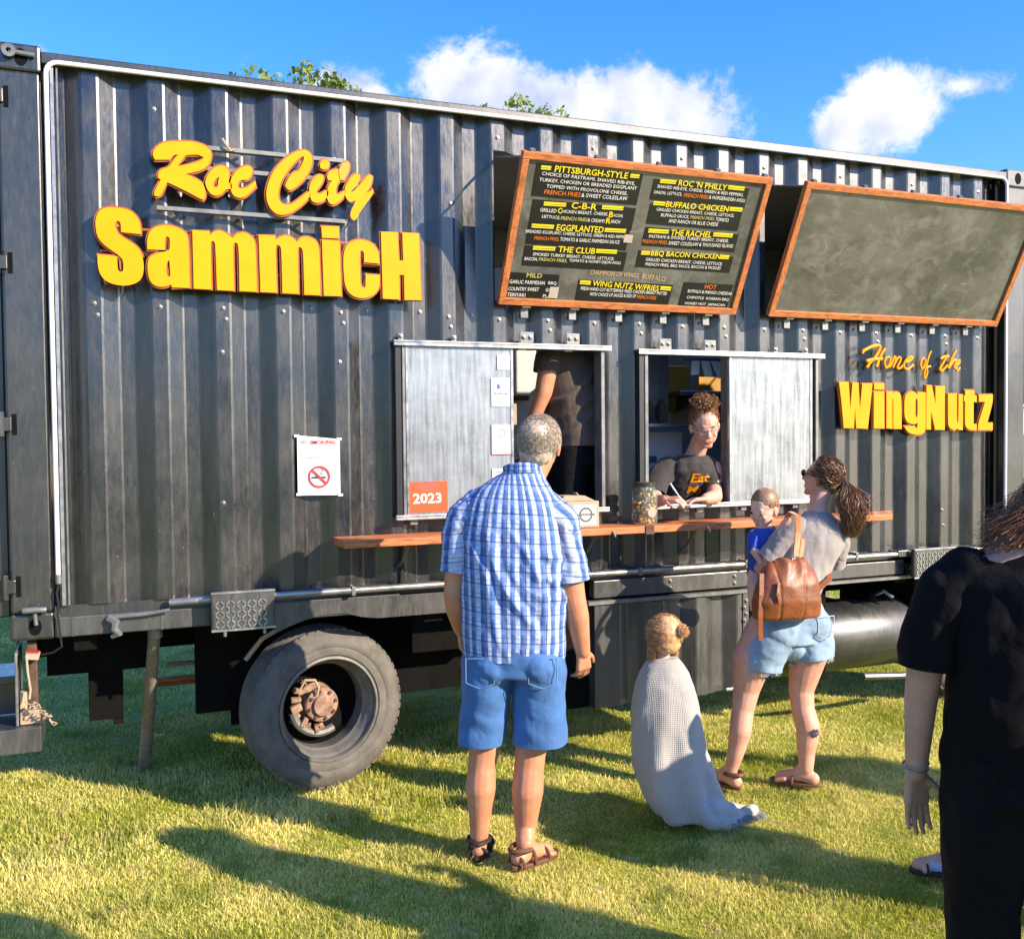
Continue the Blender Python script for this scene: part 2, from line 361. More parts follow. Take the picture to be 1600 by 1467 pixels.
LETTERS = [["a","S",[[[0.439,2.817],[0.475,2.818],[0.511,2.815],[0.534,2.805],[0.554,2.785],[0.565,2.761],[0.569,2.733],[0.572,2.708],[0.487,2.712],[0.487,2.742],[0.485,2.755],[0.475,2.761],[0.465,2.754],[0.463,2.736],[0.468,2.716],[0.481,2.699],[0.498,2.686],[0.528,2.669],[0.551,2.652],[0.567,2.63],[0.576,2.603],[0.579,2.56],[0.574,2.524],[0.559,2.499],[0.531,2.483],[0.497,2.475],[0.461,2.478],[0.429,2.487],[0.405,2.507],[0.392,2.536],[0.388,2.571],[0.388,2.607],[0.469,2.604],[0.469,2.554],[0.473,2.54],[0.482,2.536],[0.492,2.541],[0.494,2.559],[0.493,2.589],[0.48,2.606],[0.454,2.624],[0.422,2.646],[0.397,2.672],[0.386,2.699],[0.383,2.734],[0.384,2.765],[0.396,2.794],[0.414,2.81]]]],["a","a",[[[0.678,2.757],[0.712,2.752],[0.742,2.742],[0.763,2.725],[0.772,2.701],[0.774,2.479],[0.696,2.478],[0.694,2.491],[0.672,2.481],[0.645,2.477],[0.618,2.484],[0.601,2.508],[0.595,2.54],[0.595,2.582],[0.602,2.606],[0.621,2.621],[0.648,2.632],[0.679,2.639],[0.691,2.649],[0.692,2.688],[0.689,2.702],[0.68,2.706],[0.672,2.699],[0.67,2.672],[0.67,2.644],[0.595,2.643],[0.595,2.682],[0.602,2.714],[0.62,2.737],[0.647,2.751]],[[0.688,2.602],[0.679,2.591],[0.674,2.569],[0.674,2.544],[0.678,2.528],[0.687,2.526],[0.692,2.531]]]],["a","m",[[[0.79,2.742],[0.866,2.741],[0.866,2.723],[0.881,2.739],[0.906,2.749],[0.931,2.742],[0.952,2.727],[0.966,2.717],[0.984,2.737],[1.006,2.746],[1.028,2.746],[1.049,2.734],[1.065,2.713],[1.07,2.687],[1.073,2.475],[0.994,2.475],[0.994,2.668],[0.989,2.693],[0.979,2.698],[0.971,2.692],[0.968,2.677],[0.969,2.475],[0.893,2.475],[0.89,2.679],[0.886,2.695],[0.878,2.699],[0.87,2.693],[0.868,2.678],[0.869,2.476],[0.791,2.477]]]],["a","m",[[[1.085,2.741],[1.162,2.741],[1.162,2.721],[1.181,2.737],[1.211,2.747],[1.237,2.741],[1.262,2.719],[1.281,2.74],[1.304,2.747],[1.331,2.743],[1.353,2.73],[1.364,2.706],[1.368,2.657],[1.369,2.472],[1.293,2.472],[1.291,2.667],[1.286,2.69],[1.275,2.696],[1.266,2.69],[1.265,2.666],[1.266,2.474],[1.19,2.474],[1.189,2.676],[1.184,2.694],[1.175,2.699],[1.164,2.694],[1.161,2.674],[1.164,2.475],[1.089,2.475]]]],["a","i_dot",[[[1.379,2.801],[1.464,2.804],[1.464,2.748],[1.382,2.746]]]],["a","i",[[[1.381,2.737],[1.465,2.737],[1.47,2.472],[1.386,2.471]]]],["a","c",[[[1.566,2.75],[1.602,2.746],[1.633,2.731],[1.653,2.705],[1.661,2.67],[1.66,2.639],[1.585,2.642],[1.586,2.681],[1.582,2.694],[1.573,2.698],[1.565,2.692],[1.563,2.669],[1.564,2.545],[1.569,2.525],[1.579,2.517],[1.59,2.524],[1.591,2.543],[1.592,2.584],[1.663,2.583],[1.662,2.543],[1.652,2.511],[1.625,2.483],[1.59,2.468],[1.55,2.468],[1.515,2.482],[1.494,2.511],[1.485,2.553],[1.482,2.648],[1.489,2.699],[1.507,2.726],[1.535,2.743]]]],["a","H",[[[1.671,2.795],[1.754,2.797],[1.759,2.66],[1.782,2.661],[1.779,2.798],[1.863,2.8],[1.872,2.47],[1.786,2.468],[1.785,2.59],[1.76,2.59],[1.761,2.469],[1.676,2.47]]]],["b","R",[[[0.626,3.074],[0.64,3.098],[0.664,3.119],[0.699,3.131],[0.781,3.14],[0.822,3.137],[0.857,3.126],[0.876,3.106],[0.879,3.081],[0.871,3.051],[0.853,3.028],[0.827,3.011],[0.792,2.999],[0.764,2.991],[0.805,2.977],[0.84,2.955],[0.849,2.93],[0.848,2.89],[0.84,2.881],[0.825,2.885],[0.763,2.916],[0.686,2.947],[0.67,2.915],[0.656,2.885],[0.639,2.879],[0.628,2.886],[0.631,2.905],[0.658,2.956],[0.646,2.964],[0.646,2.98],[0.659,3.001],[0.683,3.01],[0.696,3.017],[0.717,3.053],[0.735,3.076],[0.718,3.072],[0.706,3.061],[0.7,3.049],[0.636,3.043],[0.628,3.057]],[[0.766,3.077],[0.752,3.054],[0.731,3.022],[0.779,3.035],[0.828,3.054],[0.846,3.072],[0.828,3.082],[0.814,3.083]]]],["b","o",[[[0.922,3.045],[0.944,3.04],[0.956,3.023],[0.957,2.998],[0.953,2.968],[0.967,2.966],[0.967,2.942],[0.938,2.936],[0.923,2.915],[0.898,2.902],[0.874,2.909],[0.857,2.931],[0.849,2.959],[0.856,2.988],[0.876,3.016],[0.897,3.036]],[[0.913,2.992],[0.896,2.981],[0.886,2.962],[0.885,2.944],[0.896,2.941],[0.906,2.949],[0.907,2.971]]]],["b","c",[[[1.04,3.056],[1.056,3.05],[1.063,3.033],[1.056,3.01],[1.043,2.992],[1.028,2.986],[1.014,2.988],[0.998,2.976],[0.993,2.961],[0.997,2.948],[1.013,2.945],[1.035,2.953],[1.075,2.986],[1.076,2.96],[1.049,2.932],[1.027,2.91],[1.002,2.902],[0.977,2.908],[0.963,2.929],[0.96,2.958],[0.964,2.987],[0.982,3.018],[1.008,3.042]]]],["b","C",[[[1.296,3.153],[1.318,3.15],[1.335,3.135],[1.341,3.107],[1.336,3.08],[1.32,3.045],[1.297,3.009],[1.267,2.98],[1.237,2.957],[1.222,2.96],[1.211,2.976],[1.217,2.995],[1.234,3.026],[1.26,3.049],[1.272,3.05],[1.283,3.068],[1.301,3.107],[1.301,3.122],[1.284,3.118],[1.25,3.083],[1.219,3.04],[1.196,3.004],[1.183,2.97],[1.177,2.936],[1.182,2.903],[1.198,2.889],[1.22,2.888],[1.247,2.897],[1.281,2.926],[1.321,2.961],[1.33,2.941],[1.295,2.9],[1.257,2.868],[1.227,2.847],[1.194,2.838],[1.164,2.842],[1.139,2.866],[1.125,2.898],[1.122,2.935],[1.13,2.976],[1.149,3.026],[1.175,3.065],[1.213,3.104],[1.254,3.136]]]],["b","i_dot",[[[1.401,3.12],[1.417,3.112],[1.422,3.094],[1.414,3.076],[1.397,3.068],[1.38,3.073],[1.374,3.09],[1.384,3.109]]]],["b","i",[[[1.374,3.045],[1.391,3.04],[1.393,3.022],[1.376,2.99],[1.357,2.966],[1.359,2.954],[1.372,2.952],[1.391,2.961],[1.411,2.978],[1.416,2.963],[1.412,2.944],[1.391,2.919],[1.36,2.906],[1.337,2.913],[1.326,2.933],[1.323,2.967],[1.327,2.997],[1.347,3.029]]]],["b","t",[[[1.408,3.038],[1.42,3.062],[1.451,3.076],[1.474,3.078],[1.474,3.093],[1.494,3.114],[1.513,3.117],[1.52,3.105],[1.516,3.074],[1.5,3.046],[1.492,3.027],[1.473,3.025],[1.461,3.012],[1.451,2.985],[1.451,2.962],[1.46,2.955],[1.48,2.968],[1.496,2.985],[1.497,2.958],[1.471,2.926],[1.44,2.905],[1.421,2.909],[1.41,2.925],[1.406,2.947],[1.409,2.978],[1.423,3.009],[1.434,3.02],[1.415,3.02]]]],["b","y",[[[1.551,3.064],[1.567,3.06],[1.57,3.041],[1.554,3.009],[1.531,2.984],[1.523,2.972],[1.538,2.979],[1.574,3.018],[1.598,3.051],[1.618,3.065],[1.63,3.058],[1.629,3.035],[1.613,2.995],[1.597,2.971],[1.633,2.997],[1.636,2.976],[1.604,2.933],[1.568,2.884],[1.548,2.844],[1.534,2.839],[1.521,2.85],[1.519,2.876],[1.537,2.912],[1.547,2.936],[1.522,2.924],[1.506,2.933],[1.495,2.954],[1.492,2.985],[1.504,3.012],[1.528,3.049]]]],["c","W",[[[4.458,2.098],[4.531,2.097],[4.543,1.926],[4.559,2.096],[4.605,2.093],[4.616,1.926],[4.634,2.09],[4.712,2.091],[4.697,1.974],[4.676,1.816],[4.589,1.819],[4.578,1.946],[4.57,1.819],[4.494,1.821],[4.477,1.973]]]],["c","i_dot",[[[4.725,2.093],[4.804,2.093],[4.804,2.054],[4.725,2.055]]]],["c","i",[[[4.723,2.043],[4.803,2.043],[4.804,1.816],[4.723,1.817]]]],["c","n",[[[4.822,2.043],[4.871,2.042],[4.871,2.031],[4.897,2.043],[4.924,2.036],[4.939,2.013],[4.941,1.813],[4.876,1.814],[4.876,1.995],[4.871,2.004],[4.867,1.995],[4.868,1.814],[4.822,1.817]]]],["c","g",[[[5.017,2.046],[5.049,2.039],[5.067,2.027],[5.071,2.04],[5.134,2.04],[5.135,1.819],[5.126,1.791],[5.095,1.776],[5.041,1.776],[4.991,1.792],[4.962,1.829],[5.045,1.832],[5.054,1.819],[5.067,1.821],[5.071,1.852],[5.049,1.842],[5.014,1.844],[4.982,1.858],[4.963,1.892],[4.963,2.002],[4.982,2.033]],[[5.061,2.003],[5.052,1.993],[5.05,1.899],[5.06,1.882],[5.069,1.892],[5.07,1.993]]]],["c","N",[[[5.141,2.086],[5.185,2.084],[5.216,1.965],[5.215,2.08],[5.292,2.081],[5.292,1.805],[5.212,1.807],[5.179,1.927],[5.178,1.808],[5.14,1.808]]]],["c","u",[[[5.318,2.035],[5.393,2.035],[5.394,1.856],[5.399,1.848],[5.406,1.856],[5.407,2.031],[5.442,2.031],[5.443,1.803],[5.406,1.805],[5.404,1.814],[5.378,1.803],[5.345,1.809],[5.324,1.828],[5.319,1.857]]]],["c","t",[[[5.462,2.057],[5.538,2.057],[5.54,2.023],[5.561,2.022],[5.561,1.983],[5.534,1.982],[5.535,1.842],[5.561,1.84],[5.562,1.8],[5.496,1.803],[5.47,1.821],[5.461,1.846],[5.462,1.982],[5.452,1.987],[5.452,2.021],[5.462,2.022]]]],["c","z",[[[5.58,2.028],[5.701,2.03],[5.699,1.978],[5.654,1.85],[5.701,1.848],[5.7,1.801],[5.574,1.802],[5.574,1.845],[5.633,1.983],[5.58,1.984]]]],["d","H",0.017,[[[4.671,2.272],[4.676,2.287],[4.706,2.301],[4.745,2.317],[4.784,2.324],[4.807,2.318],[4.801,2.299],[4.768,2.254],[4.734,2.223],[4.704,2.188]],[[4.846,2.308],[4.818,2.273],[4.796,2.233],[4.776,2.193]],[[4.701,2.227],[4.756,2.239],[4.824,2.244]]]],["d","o",0.012,[[[4.88,2.257],[4.852,2.247],[4.843,2.221],[4.852,2.192],[4.869,2.195],[4.886,2.226],[4.883,2.252]]]],["d","m",0.012,[[[4.891,2.257],[4.88,2.191],[4.914,2.248],[4.928,2.258],[4.925,2.231],[4.906,2.189],[4.942,2.245],[4.965,2.256],[4.968,2.236],[4.942,2.192],[4.965,2.188],[4.988,2.206]]]],["d","e",0.014,[[[5.011,2.228],[5.046,2.238],[5.066,2.256],[5.045,2.258],[5.011,2.237],[4.994,2.21],[5.005,2.188],[5.034,2.187],[5.072,2.214]]]],["d","o",0.012,[[[5.162,2.256],[5.136,2.24],[5.13,2.213],[5.142,2.188],[5.159,2.204],[5.168,2.236],[5.159,2.254],[5.174,2.236]]]],["d","f",0.012,[[[5.217,2.3],[5.197,2.268],[5.168,2.182],[5.159,2.146],[5.168,2.128],[5.186,2.169],[5.18,2.196],[5.212,2.205]]]],["d","t",0.014,[[[5.351,2.28],[5.316,2.23],[5.289,2.193],[5.301,2.178],[5.328,2.194],[5.351,2.217]],[[5.295,2.254],[5.327,2.268],[5.363,2.269]]]],["d","h",0.014,[[[5.423,2.311],[5.393,2.268],[5.358,2.194],[5.393,2.236],[5.417,2.25],[5.421,2.236],[5.406,2.2],[5.424,2.196]]]],["d","e",0.012,[[[5.43,2.218],[5.451,2.232],[5.454,2.246],[5.436,2.241],[5.424,2.209],[5.433,2.182],[5.457,2.201]]]]]
MENU = [["","b",0.108,0.69,0.161,0.691,0.019],["","b",0.599,0.694,0.651,0.695,0.019],["PITTSBURGH-STYLE","y",0.182,0.684,0.586,0.686,0.031],["CHOICE OF PASTRAMI, SHAVED RIB-EYE,","w",0.119,0.661,0.635,0.656,0.019],["TURKEY, CHICKEN OR BREADED EGGPLANT","w",0.11,0.631,0.651,0.633,0.019],["TOPPED WITH PROVOLONE CHEESE,","w",0.154,0.603,0.604,0.604,0.019],["FRENCH FRIES","o",0.148,0.574,0.345,0.575,0.021],["& SWEET COLESLAW","w",0.351,0.576,0.61,0.579,0.019],["","b",0.156,0.518,0.277,0.521,0.019],["","b",0.478,0.525,0.599,0.528,0.02],["C-B-R","y",0.308,0.515,0.449,0.516,0.032],["GRILLED","w",0.143,0.487,0.231,0.487,0.018],["C","y",0.239,0.485,0.261,0.485,0.028],["HICKEN BREAST, CHEESE,","w",0.261,0.487,0.519,0.492,0.018],["B","y",0.526,0.487,0.549,0.487,0.029],["ACON,","w",0.551,0.489,0.608,0.489,0.018],["LETTUCE,","w",0.159,0.454,0.258,0.454,0.018],["FRENCH FRIES","p",0.263,0.454,0.409,0.456,0.018],["& CREAMY","w",0.412,0.456,0.512,0.456,0.018],["R","y",0.517,0.454,0.542,0.454,0.029],["ANCH","w",0.543,0.458,0.597,0.459,0.018],["","b",0.112,0.404,0.233,0.406,0.02],["","b",0.519,0.411,0.642,0.414,0.02],["EGGPLANTED","y",0.249,0.398,0.513,0.404,0.033],["BREADED EGGPLANT, CHEESE, LETTUCE, GREEN & RED PEPPERS,","w",0.086,0.374,0.666,0.382,0.018],["FRENCH FRIES,","o",0.138,0.342,0.275,0.344,0.02],["TOMATO & GARLIC PARMESAN SAUCE","w",0.28,0.348,0.619,0.354,0.018],["","b",0.14,0.293,0.263,0.295,0.02],["","b",0.495,0.299,0.616,0.301,0.021],["THE CLUB","y",0.281,0.289,0.49,0.291,0.032],["SMOKED TURKEY BREAST, CHEESE, LETTUCE,","w",0.146,0.261,0.609,0.264,0.018],["BACON,","w",0.105,0.234,0.176,0.235,0.019],["FRENCH FRIES,","p",0.184,0.236,0.343,0.236,0.019],["TOMATO & HONEY-DIJON AIOLI","w",0.353,0.239,0.652,0.242,0.019],["","b",0.775,0.683,0.869,0.684,0.02],["","b",1.187,0.686,1.289,0.686,0.02],["ROC 'N PHILLY","y",0.885,0.678,1.179,0.677,0.031],["SHAVED RIB-EYE, CHEESE, GREEN & RED PEPPERS,","w",0.766,0.655,1.293,0.653,0.018],["ONION, LETTUCE,","w",0.753,0.624,0.921,0.626,0.018],["FRENCH FRIES","o",0.933,0.624,1.08,0.625,0.02],["& HORSERADISH AIOLI","w",1.086,0.627,1.311,0.626,0.018],["","b",0.765,0.569,0.835,0.57,0.02],["","b",1.23,0.575,1.31,0.576,0.021],["BUFFALO CHICKEN","y",0.841,0.564,1.224,0.568,0.031],["GRILLED CHICKEN BREAST, CHEESE, LETTUCE,","w",0.792,0.539,1.269,0.541,0.018],["BUFFALO SAUCE,","w",0.826,0.511,0.995,0.513,0.019],["FRENCH FRIES,","p",1.004,0.513,1.154,0.515,0.019],["TOMATO","w",1.16,0.515,1.243,0.514,0.019],["AND RANCH OR BLUE CHEESE","w",0.879,0.486,1.184,0.488,0.019],["","b",0.773,0.425,0.895,0.427,0.021],["","b",1.17,0.432,1.293,0.434,0.021],["THE RACHEL","y",0.908,0.419,1.161,0.424,0.032],["PASTRAMI & SMOKED TURKEY BREAST, CHEESE,","w",0.784,0.396,1.277,0.403,0.019],["FRENCH FRIES,","o",0.754,0.366,0.905,0.368,0.021],["SWEET COLESLAW & THOUSAND ISLAND","w",0.911,0.369,1.314,0.378,0.019],["","b",0.76,0.306,0.812,0.307,0.021],["","b",1.252,0.313,1.307,0.314,0.022],["BBQ BACON CHICKEN","y",0.819,0.299,1.251,0.306,0.033],["GRILLED CHICKEN BREAST, CHEESE, LETTUCE,","w",0.796,0.272,1.276,0.274,0.019],["FRENCH FRIES, BBQ SAUCE, BACON & PICKLES","w",0.8,0.246,1.272,0.25,0.019],["CHAMPION OF WINGS","t",0.485,0.183,0.776,0.179,0.025],["BUFFALO","t",0.798,0.178,0.945,0.168,0.026],["","b",0.439,0.128,0.502,0.127,0.021],["","b",0.926,0.12,0.992,0.119,0.022],["WING NUTZ W/FRIES","y",0.514,0.122,0.917,0.112,0.031],["FRESH HAND-CUT BUTTERMILK FRIED CHICKEN BREAST FRITTER","w",0.451,0.097,0.975,0.092,0.018],["WITH CHOICE OF SAUCES & SIDE OF","w",0.51,0.068,0.788,0.069,0.018],["FRENCH FRIES","o",0.795,0.066,0.914,0.063,0.02],["MILD","p",0.132,0.148,0.217,0.149,0.023],["GARLIC PARMESAN","w",0.044,0.112,0.24,0.114,0.019],["BBQ","w",0.26,0.115,0.307,0.114,0.019],["COUNTRY SWEET","w",0.044,0.074,0.214,0.078,0.019],["GOLD","w",0.252,0.078,0.311,0.078,0.019],["TERIYAKI","w",0.043,0.043,0.144,0.044,0.019],["PLAIN","w",0.243,0.044,0.311,0.044,0.019],["HOT","o",1.203,0.14,1.278,0.139,0.026],["BUFFALO & MANGO CHEDDAR","w",1.102,0.114,1.391,0.111,0.018],["CHIPOTLE  KOREAN BBQ","w",1.105,0.077,1.379,0.075,0.018],["HONEY HOT  JAMAICAN","w",1.103,0.041,1.363,0.04,0.019],["","k",0.083,0.56,0.671,0.717,0.0],["","k",0.096,0.427,0.673,0.544,0.0],["","k",0.095,0.321,0.666,0.426,0.0],["","k",0.096,0.21,0.678,0.312,0.0],["","k",0.74,0.595,1.321,0.7,0.0],["","k",0.751,0.47,1.316,0.575,0.0],["","k",0.753,0.355,1.331,0.453,0.0],["","k",0.744,0.238,1.336,0.328,0.0],["","k",0.042,0.04,0.316,0.17,0.0],["","k",0.432,0.038,1.0,0.151,0.0],["","k",1.065,0.02,1.385,0.171,0.0]]

# ---------------------------------------------------------------- scene helpers
WM = {}


def link(o, parent=None):
    COL.objects.link(o)
    if parent is not None:
        o.parent = parent
        o.matrix_parent_inverse = WM[parent.name].inverted()
    WM[o.name] = Matrix.Translation(o.location)
    return o


def thing(name, label, cat, loc=(0, 0, 0), group=None):
    o = bpy.data.objects.new(name, None); o.location = loc; o.empty_display_size = .1
    link(o); o['label'] = label; o['category'] = cat
    if group: o['group'] = group
    return o


def tag(o, label=None, cat=None, group=None, kind=None):
    if label: o['label'] = label
    if cat: o['category'] = cat
    if group: o['group'] = group
    if kind: o['kind'] = kind
    return o


def mesh_obj(name, me, m, parent=None, smooth=False):
    o = bpy.data.objects.new(name, me)
    if m is not None and not me.materials: me.materials.append(m)
    if smooth:
        me.polygons.foreach_set('use_smooth', [True]*len(me.polygons))
    return link(o, parent)


class MB:
    def __init__(s): s.v = []; s.f = []; s.mi = []; s.cur = 0
    def add(s, vs, fs):
        b = len(s.v); s.v += [tuple(p) for p in vs]; s.f += [tuple(b+i for i in f) for f in fs]; s.mi += [s.cur]*len(fs); return s
    def box(s, x0, x1, y0, y1, z0, z1):
        v = [(x0, y0, z0), (x1, y0, z0), (x1, y1, z0), (x0, y1, z0), (x0, y0, z1), (x1, y0, z1), (x1, y1, z1), (x0, y1, z1)]
        return s.add(v, [(3, 2, 1, 0), (4, 5, 6, 7), (0, 1, 5, 4), (1, 2, 6, 5), (2, 3, 7, 6), (3, 0, 4, 7)])
    def obox(s, c, ax, ay, az):
        """box by centre and three half-axis vectors"""
        c, ax, ay, az = map(Vector, (c, ax, ay, az)); v = []
        for k in (-1, 1):
            for a, b in ((-1, -1), (1, -1), (1, 1), (-1, 1)): v.append(c+ax*a+ay*b+az*k)
        return s.add(v, [(3, 2, 1, 0), (4, 5, 6, 7), (0, 1, 5, 4), (1, 2, 6, 5), (2, 3, 7, 6), (3, 0, 4, 7)])
    def tube(s, pts, r, n=10, cap=True):
        pts = [Vector(p) for p in pts]; rs = r if isinstance(r, (list, tuple)) else [r]*len(pts)
        rings = []; up = None
        for i, p in enumerate(pts):
            t = (pts[min(i+1, len(pts)-1)]-pts[max(i-1, 0)]).normalized()
            if up is None: up = t.orthogonal().normalized()
            a = (up - t*up.dot(t)).normalized(); up = a; b = t.cross(a)
            rings.append([p+a*(math.cos(2*math.pi*k/n)*rs[i])+b*(math.sin(2*math.pi*k/n)*rs[i]) for k in range(n)])
        return s.rings(rings, cap)
    def rings(s, rings, cap=True, closed=False):
        n = len(rings[0]); v = [p for r in rings for p in r]; f = []
        m = len(rings)
        for i in range(m if closed else m-1):
            j = (i+1) % m
            for k in range(n): f.append((i*n+k, i*n+(k+1) % n, j*n+(k+1) % n, j*n+k))
        if cap and not closed: f += [tuple(reversed(range(n))), tuple((m-1)*n+k for k in range(n))]
        return s.add(v, f)
    def lathe(s, prof, c, axis='Y', n=40, cap=False, rot=None):
        """prof: list of (radius, along-axis)"""
        c = Vector(c); rings = []
        for r, h in prof:
            ring = []
            for k in range(n):
                a = 2*math.pi*k/n; x, y = r*math.cos(a), r*math.sin(a)
                p = Vector((x, h, y)) if axis == 'Y' else (Vector((h, x, y)) if axis == 'X' else Vector((x, y, h)))
                if rot is not None: p = rot @ p
                ring.append(c+p)
            rings.append(ring)
        return s.rings(rings, cap)
    def prism(s, poly, o, u, v, d):
        """extrude 2-D polygon poly (in u, v from origin o) along d"""
        o, u, v, d = map(Vector, (o, u, v, d)); n = len(poly)
        a = [o+u*p[0]+v*p[1] for p in poly]; b = [p+d for p in a]
        return s.add(a+b, [tuple(range(n)), tuple(reversed(range(n, 2*n)))]+[(i, i+n, (i+1) % n+n, (i+1) % n) for i in range(n)])
    def mesh(s, name):
        me = bpy.data.meshes.new(name); me.from_pydata(s.v, [], s.f); me.update(); return me
    def build(s, name, m, parent=None, smooth=False, bevel=0., mats=None):
        me = s.mesh(name)
        import bmesh
        bm = bmesh.new(); bm.from_mesh(me); bmesh.ops.recalc_face_normals(bm, faces=bm.faces); 
        bm.to_mesh(me); bm.free()
        if mats:
            for x in mats: me.materials.append(x)
            me.polygons.foreach_set('material_index', s.mi)
        o = mesh_obj(name, me, m, parent, smooth)
        if smooth: me.set_sharp_from_angle(angle=R(40))
        if bevel:
            b = o.modifiers.new('bevel', 'BEVEL'); b.width = bevel; b.segments = 2; b.limit_method = 'ANGLE'; b.angle_limit = R(40); b.harden_normals = False
        return o


def copy_part(o, parent, loc=None):
    c = o.copy(); COL.objects.link(c); c.parent = parent; c.matrix_parent_inverse = o.matrix_parent_inverse
    if loc is not None: c.location = loc
    WM[c.name] = Matrix.Translation(c.location)
    return c


def chaikin(poly, lim=52., it=2):
    for _ in range(it):
        out = []; n = len(poly)
        for i in range(n):
            a, b, c = (Vector(poly[(i+k) % n]) for k in (-1, 0, 1))
            d1, d2 = b-a, c-b
            if d1.length < 1e-6 or d2.length < 1e-6: continue
            ang = math.degrees(abs(d1.angle_signed(d2)))
            if 3 < ang < lim: out += [tuple(b-d1*.25), tuple(b+d2*.25)]
            else: out.append(tuple(b))
        poly = out
    return poly


def extrude_glyph(polys, y_front, depth, mb, mi_face, mi_side):
    """polys: outer outline then holes, in (x, z); face at y_front, returns back to y_front+depth"""
    polys = [chaikin(p) for p in polys]
    tri = geometry.tessellate_polygon([[Vector((x, z, 0)) for x, z in p] for p in polys])
    flat = [q for p in polys for q in p]
    mb.cur = mi_face
    mb.add([(x, y_front, z) for x, z in flat], tri)
    mb.cur = mi_side
    mb.add([(x, y_front+depth, z) for x, z in flat], tri)
    b = 0
    for p in polys:
        n = len(p)
        mb.add([(x, y_front, z) for x, z in p]+[(x, y_front+depth, z) for x, z in p], [(i, (i+1) % n, n+(i+1) % n, n+i) for i in range(n)])


def text_verts(body, bold=0.):
    cu = bpy.data.curves.new('t', 'FONT'); cu.body = body; cu.size = 1; cu.offset = bold; cu.resolution_u = 2
    o = bpy.data.objects.new('t', cu); COL.objects.link(o)
    dg = bpy.context.evaluated_depsgraph_get(); dg.update()
    me = bpy.data.meshes.new_from_object(o.evaluated_get(dg)); 
    v = [tuple(x.co) for x in me.vertices]; f = [tuple(p.vertices) for p in me.polygons]
    bpy.data.objects.remove(o); bpy.data.curves.remove(cu); bpy.data.meshes.remove(me)
    return v, f


def place_text(body, m, parent, o, u, v, w, h, bold=0., name='lettering', shear=None):
    """flat lettering fitted into w x h from corner o along unit vectors u (right) and v (up)"""
    vs, fs = text_verts(body, bold)
    if not vs: return None
    xs = [p[0] for p in vs]; ys = [p[1] for p in vs]; x0, x1, y0, y1 = min(xs), max(xs), min(ys), max(ys)
    o, u, v = Vector(o), Vector(u), Vector(v)
    mb = MB(); mb.add([o+u*((p[0]-x0)/(x1-x0)*w)+v*((p[1]-y0)/(y1-y0)*h)+(v*((p[0]-x0)/(x1-x0)*shear) if shear else Vector((0, 0, 0))) for p in vs], fs)
    me = mb.mesh(name)
    return mesh_obj(name, me, m, parent)

# ================================================================ FOOD TRUCK (shipping container on a chassis)
L, ZB, ZT, WD = 6.058, .915, 3.506, 2.438
truck = thing('food_truck', 'black corrugated shipping container food truck with yellow lettering and two serving windows', 'food truck', (0, 0, 0))
YO, YI = .018, .062
OPEN = [(2.292, 3.735, 2.50, 3.27), (3.985, 5.70, 2.50, 3.25), (2.372, 2.89, 1.39, 2.245), (3.17, 3.708, 1.39, 2.240)]


def corr_profile(x0, x1, yo, yi, start=.055, per=.278, flat=.07, slope=.07, bev=.005):
    """breakpoints (x, y) of a trapezoid corrugation with small chamfers on the bends"""
    inner = per-flat-2*slope
    pts = []; x = start
    while x < x1+per:
        pts += [(x, yo), (x+flat, yo), (x+flat+slope, yi), (x+flat+slope+inner, yi)]; x += per
    def y_at(q):
        for (a, ya), (b, yb) in zip(pts, pts[1:]):
            if a <= q <= b: return ya+(yb-ya)*(q-a)/(b-a)
        return yo
    xs = set()
    for a, _ in pts:
        for q in (a-bev, a+bev):
            if x0 < q < x1: xs.add(round(q, 5))
    xs |= {x0, x1}
    return sorted(xs), y_at


def corr_wall(x0, x1, z0, z1, yo, yi, opens=(), thick=.0, start=.055):
    xs, ya = corr_profile(x0, x1, yo, yi, start)
    for a, b, _, _ in opens: xs += [a, b]
    xs = sorted(set(xs)); zs = sorted({z0, z1, *[o[2] for o in opens], *[o[3] for o in opens]})
    mb = MB(); n = len(zs)
    mb.v = [(x, ya(x), z) for x in xs for z in zs]
    for i in range(len(xs)-1):
        xm = (xs[i]+xs[i+1])/2
        for j in range(n-1):
            zm = (zs[j]+zs[j+1])/2
            if any(a < xm < b and c < zm < d for a, b, c, d in opens): continue
            mb.f.append((i*n+j, (i+1)*n+j, (i+1)*n+j+1, i*n+j+1)); mb.mi.append(0)
    return mb

wall = corr_wall(.20, 5.80, 1.055, 3.44, YO, YI, OPEN).build('side_wall', M['paint'], truck)
sol = wall.modifiers.new('plate', 'SOLIDIFY'); sol.thickness = .004; sol.offset = 0
# end frames: corner posts and castings
for x0 in (0., L-.178):
    mb = MB(); mb.box(x0+.004, x0+.174, .004, .16, ZB+.118, ZT-.118); mb.build('corner_post', M['frame_paint'], truck, bevel=.012)
    mb = MB(); mb.box(x0+.004, x0+.174, WD-.16, WD-.004, ZB+.118, ZT-.118); mb.build('corner_post', M['frame_paint'], truck, bevel=.012)
for x0 in (0., L-.178):
    for z0 in (ZB, ZT-.118):
        for y0 in (0., WD-.162):
            mb = MB(); mb.box(x0, x0+.178, y0, y0+.162, z0, z0+.118)
            c = mb.build('corner_casting', M['frame_paint'], truck, bevel=.012)
            if y0 == 0.:
                h = MB(); cx = x0+.10; cz = z0+.058
                ring = [(cx+.026*math.cos(a), cz+.037*math.sin(a)) for a in [2*math.pi*k/20 for k in range(20)]]
                h.prism(ring, (0, -.0025, 0), (1, 0, 0), (0, 0, 1), (0, .004, 0)); h.build('casting_hole_disc', M['under'], c)  # solid dark disc, its colour standing in for the hole's shade
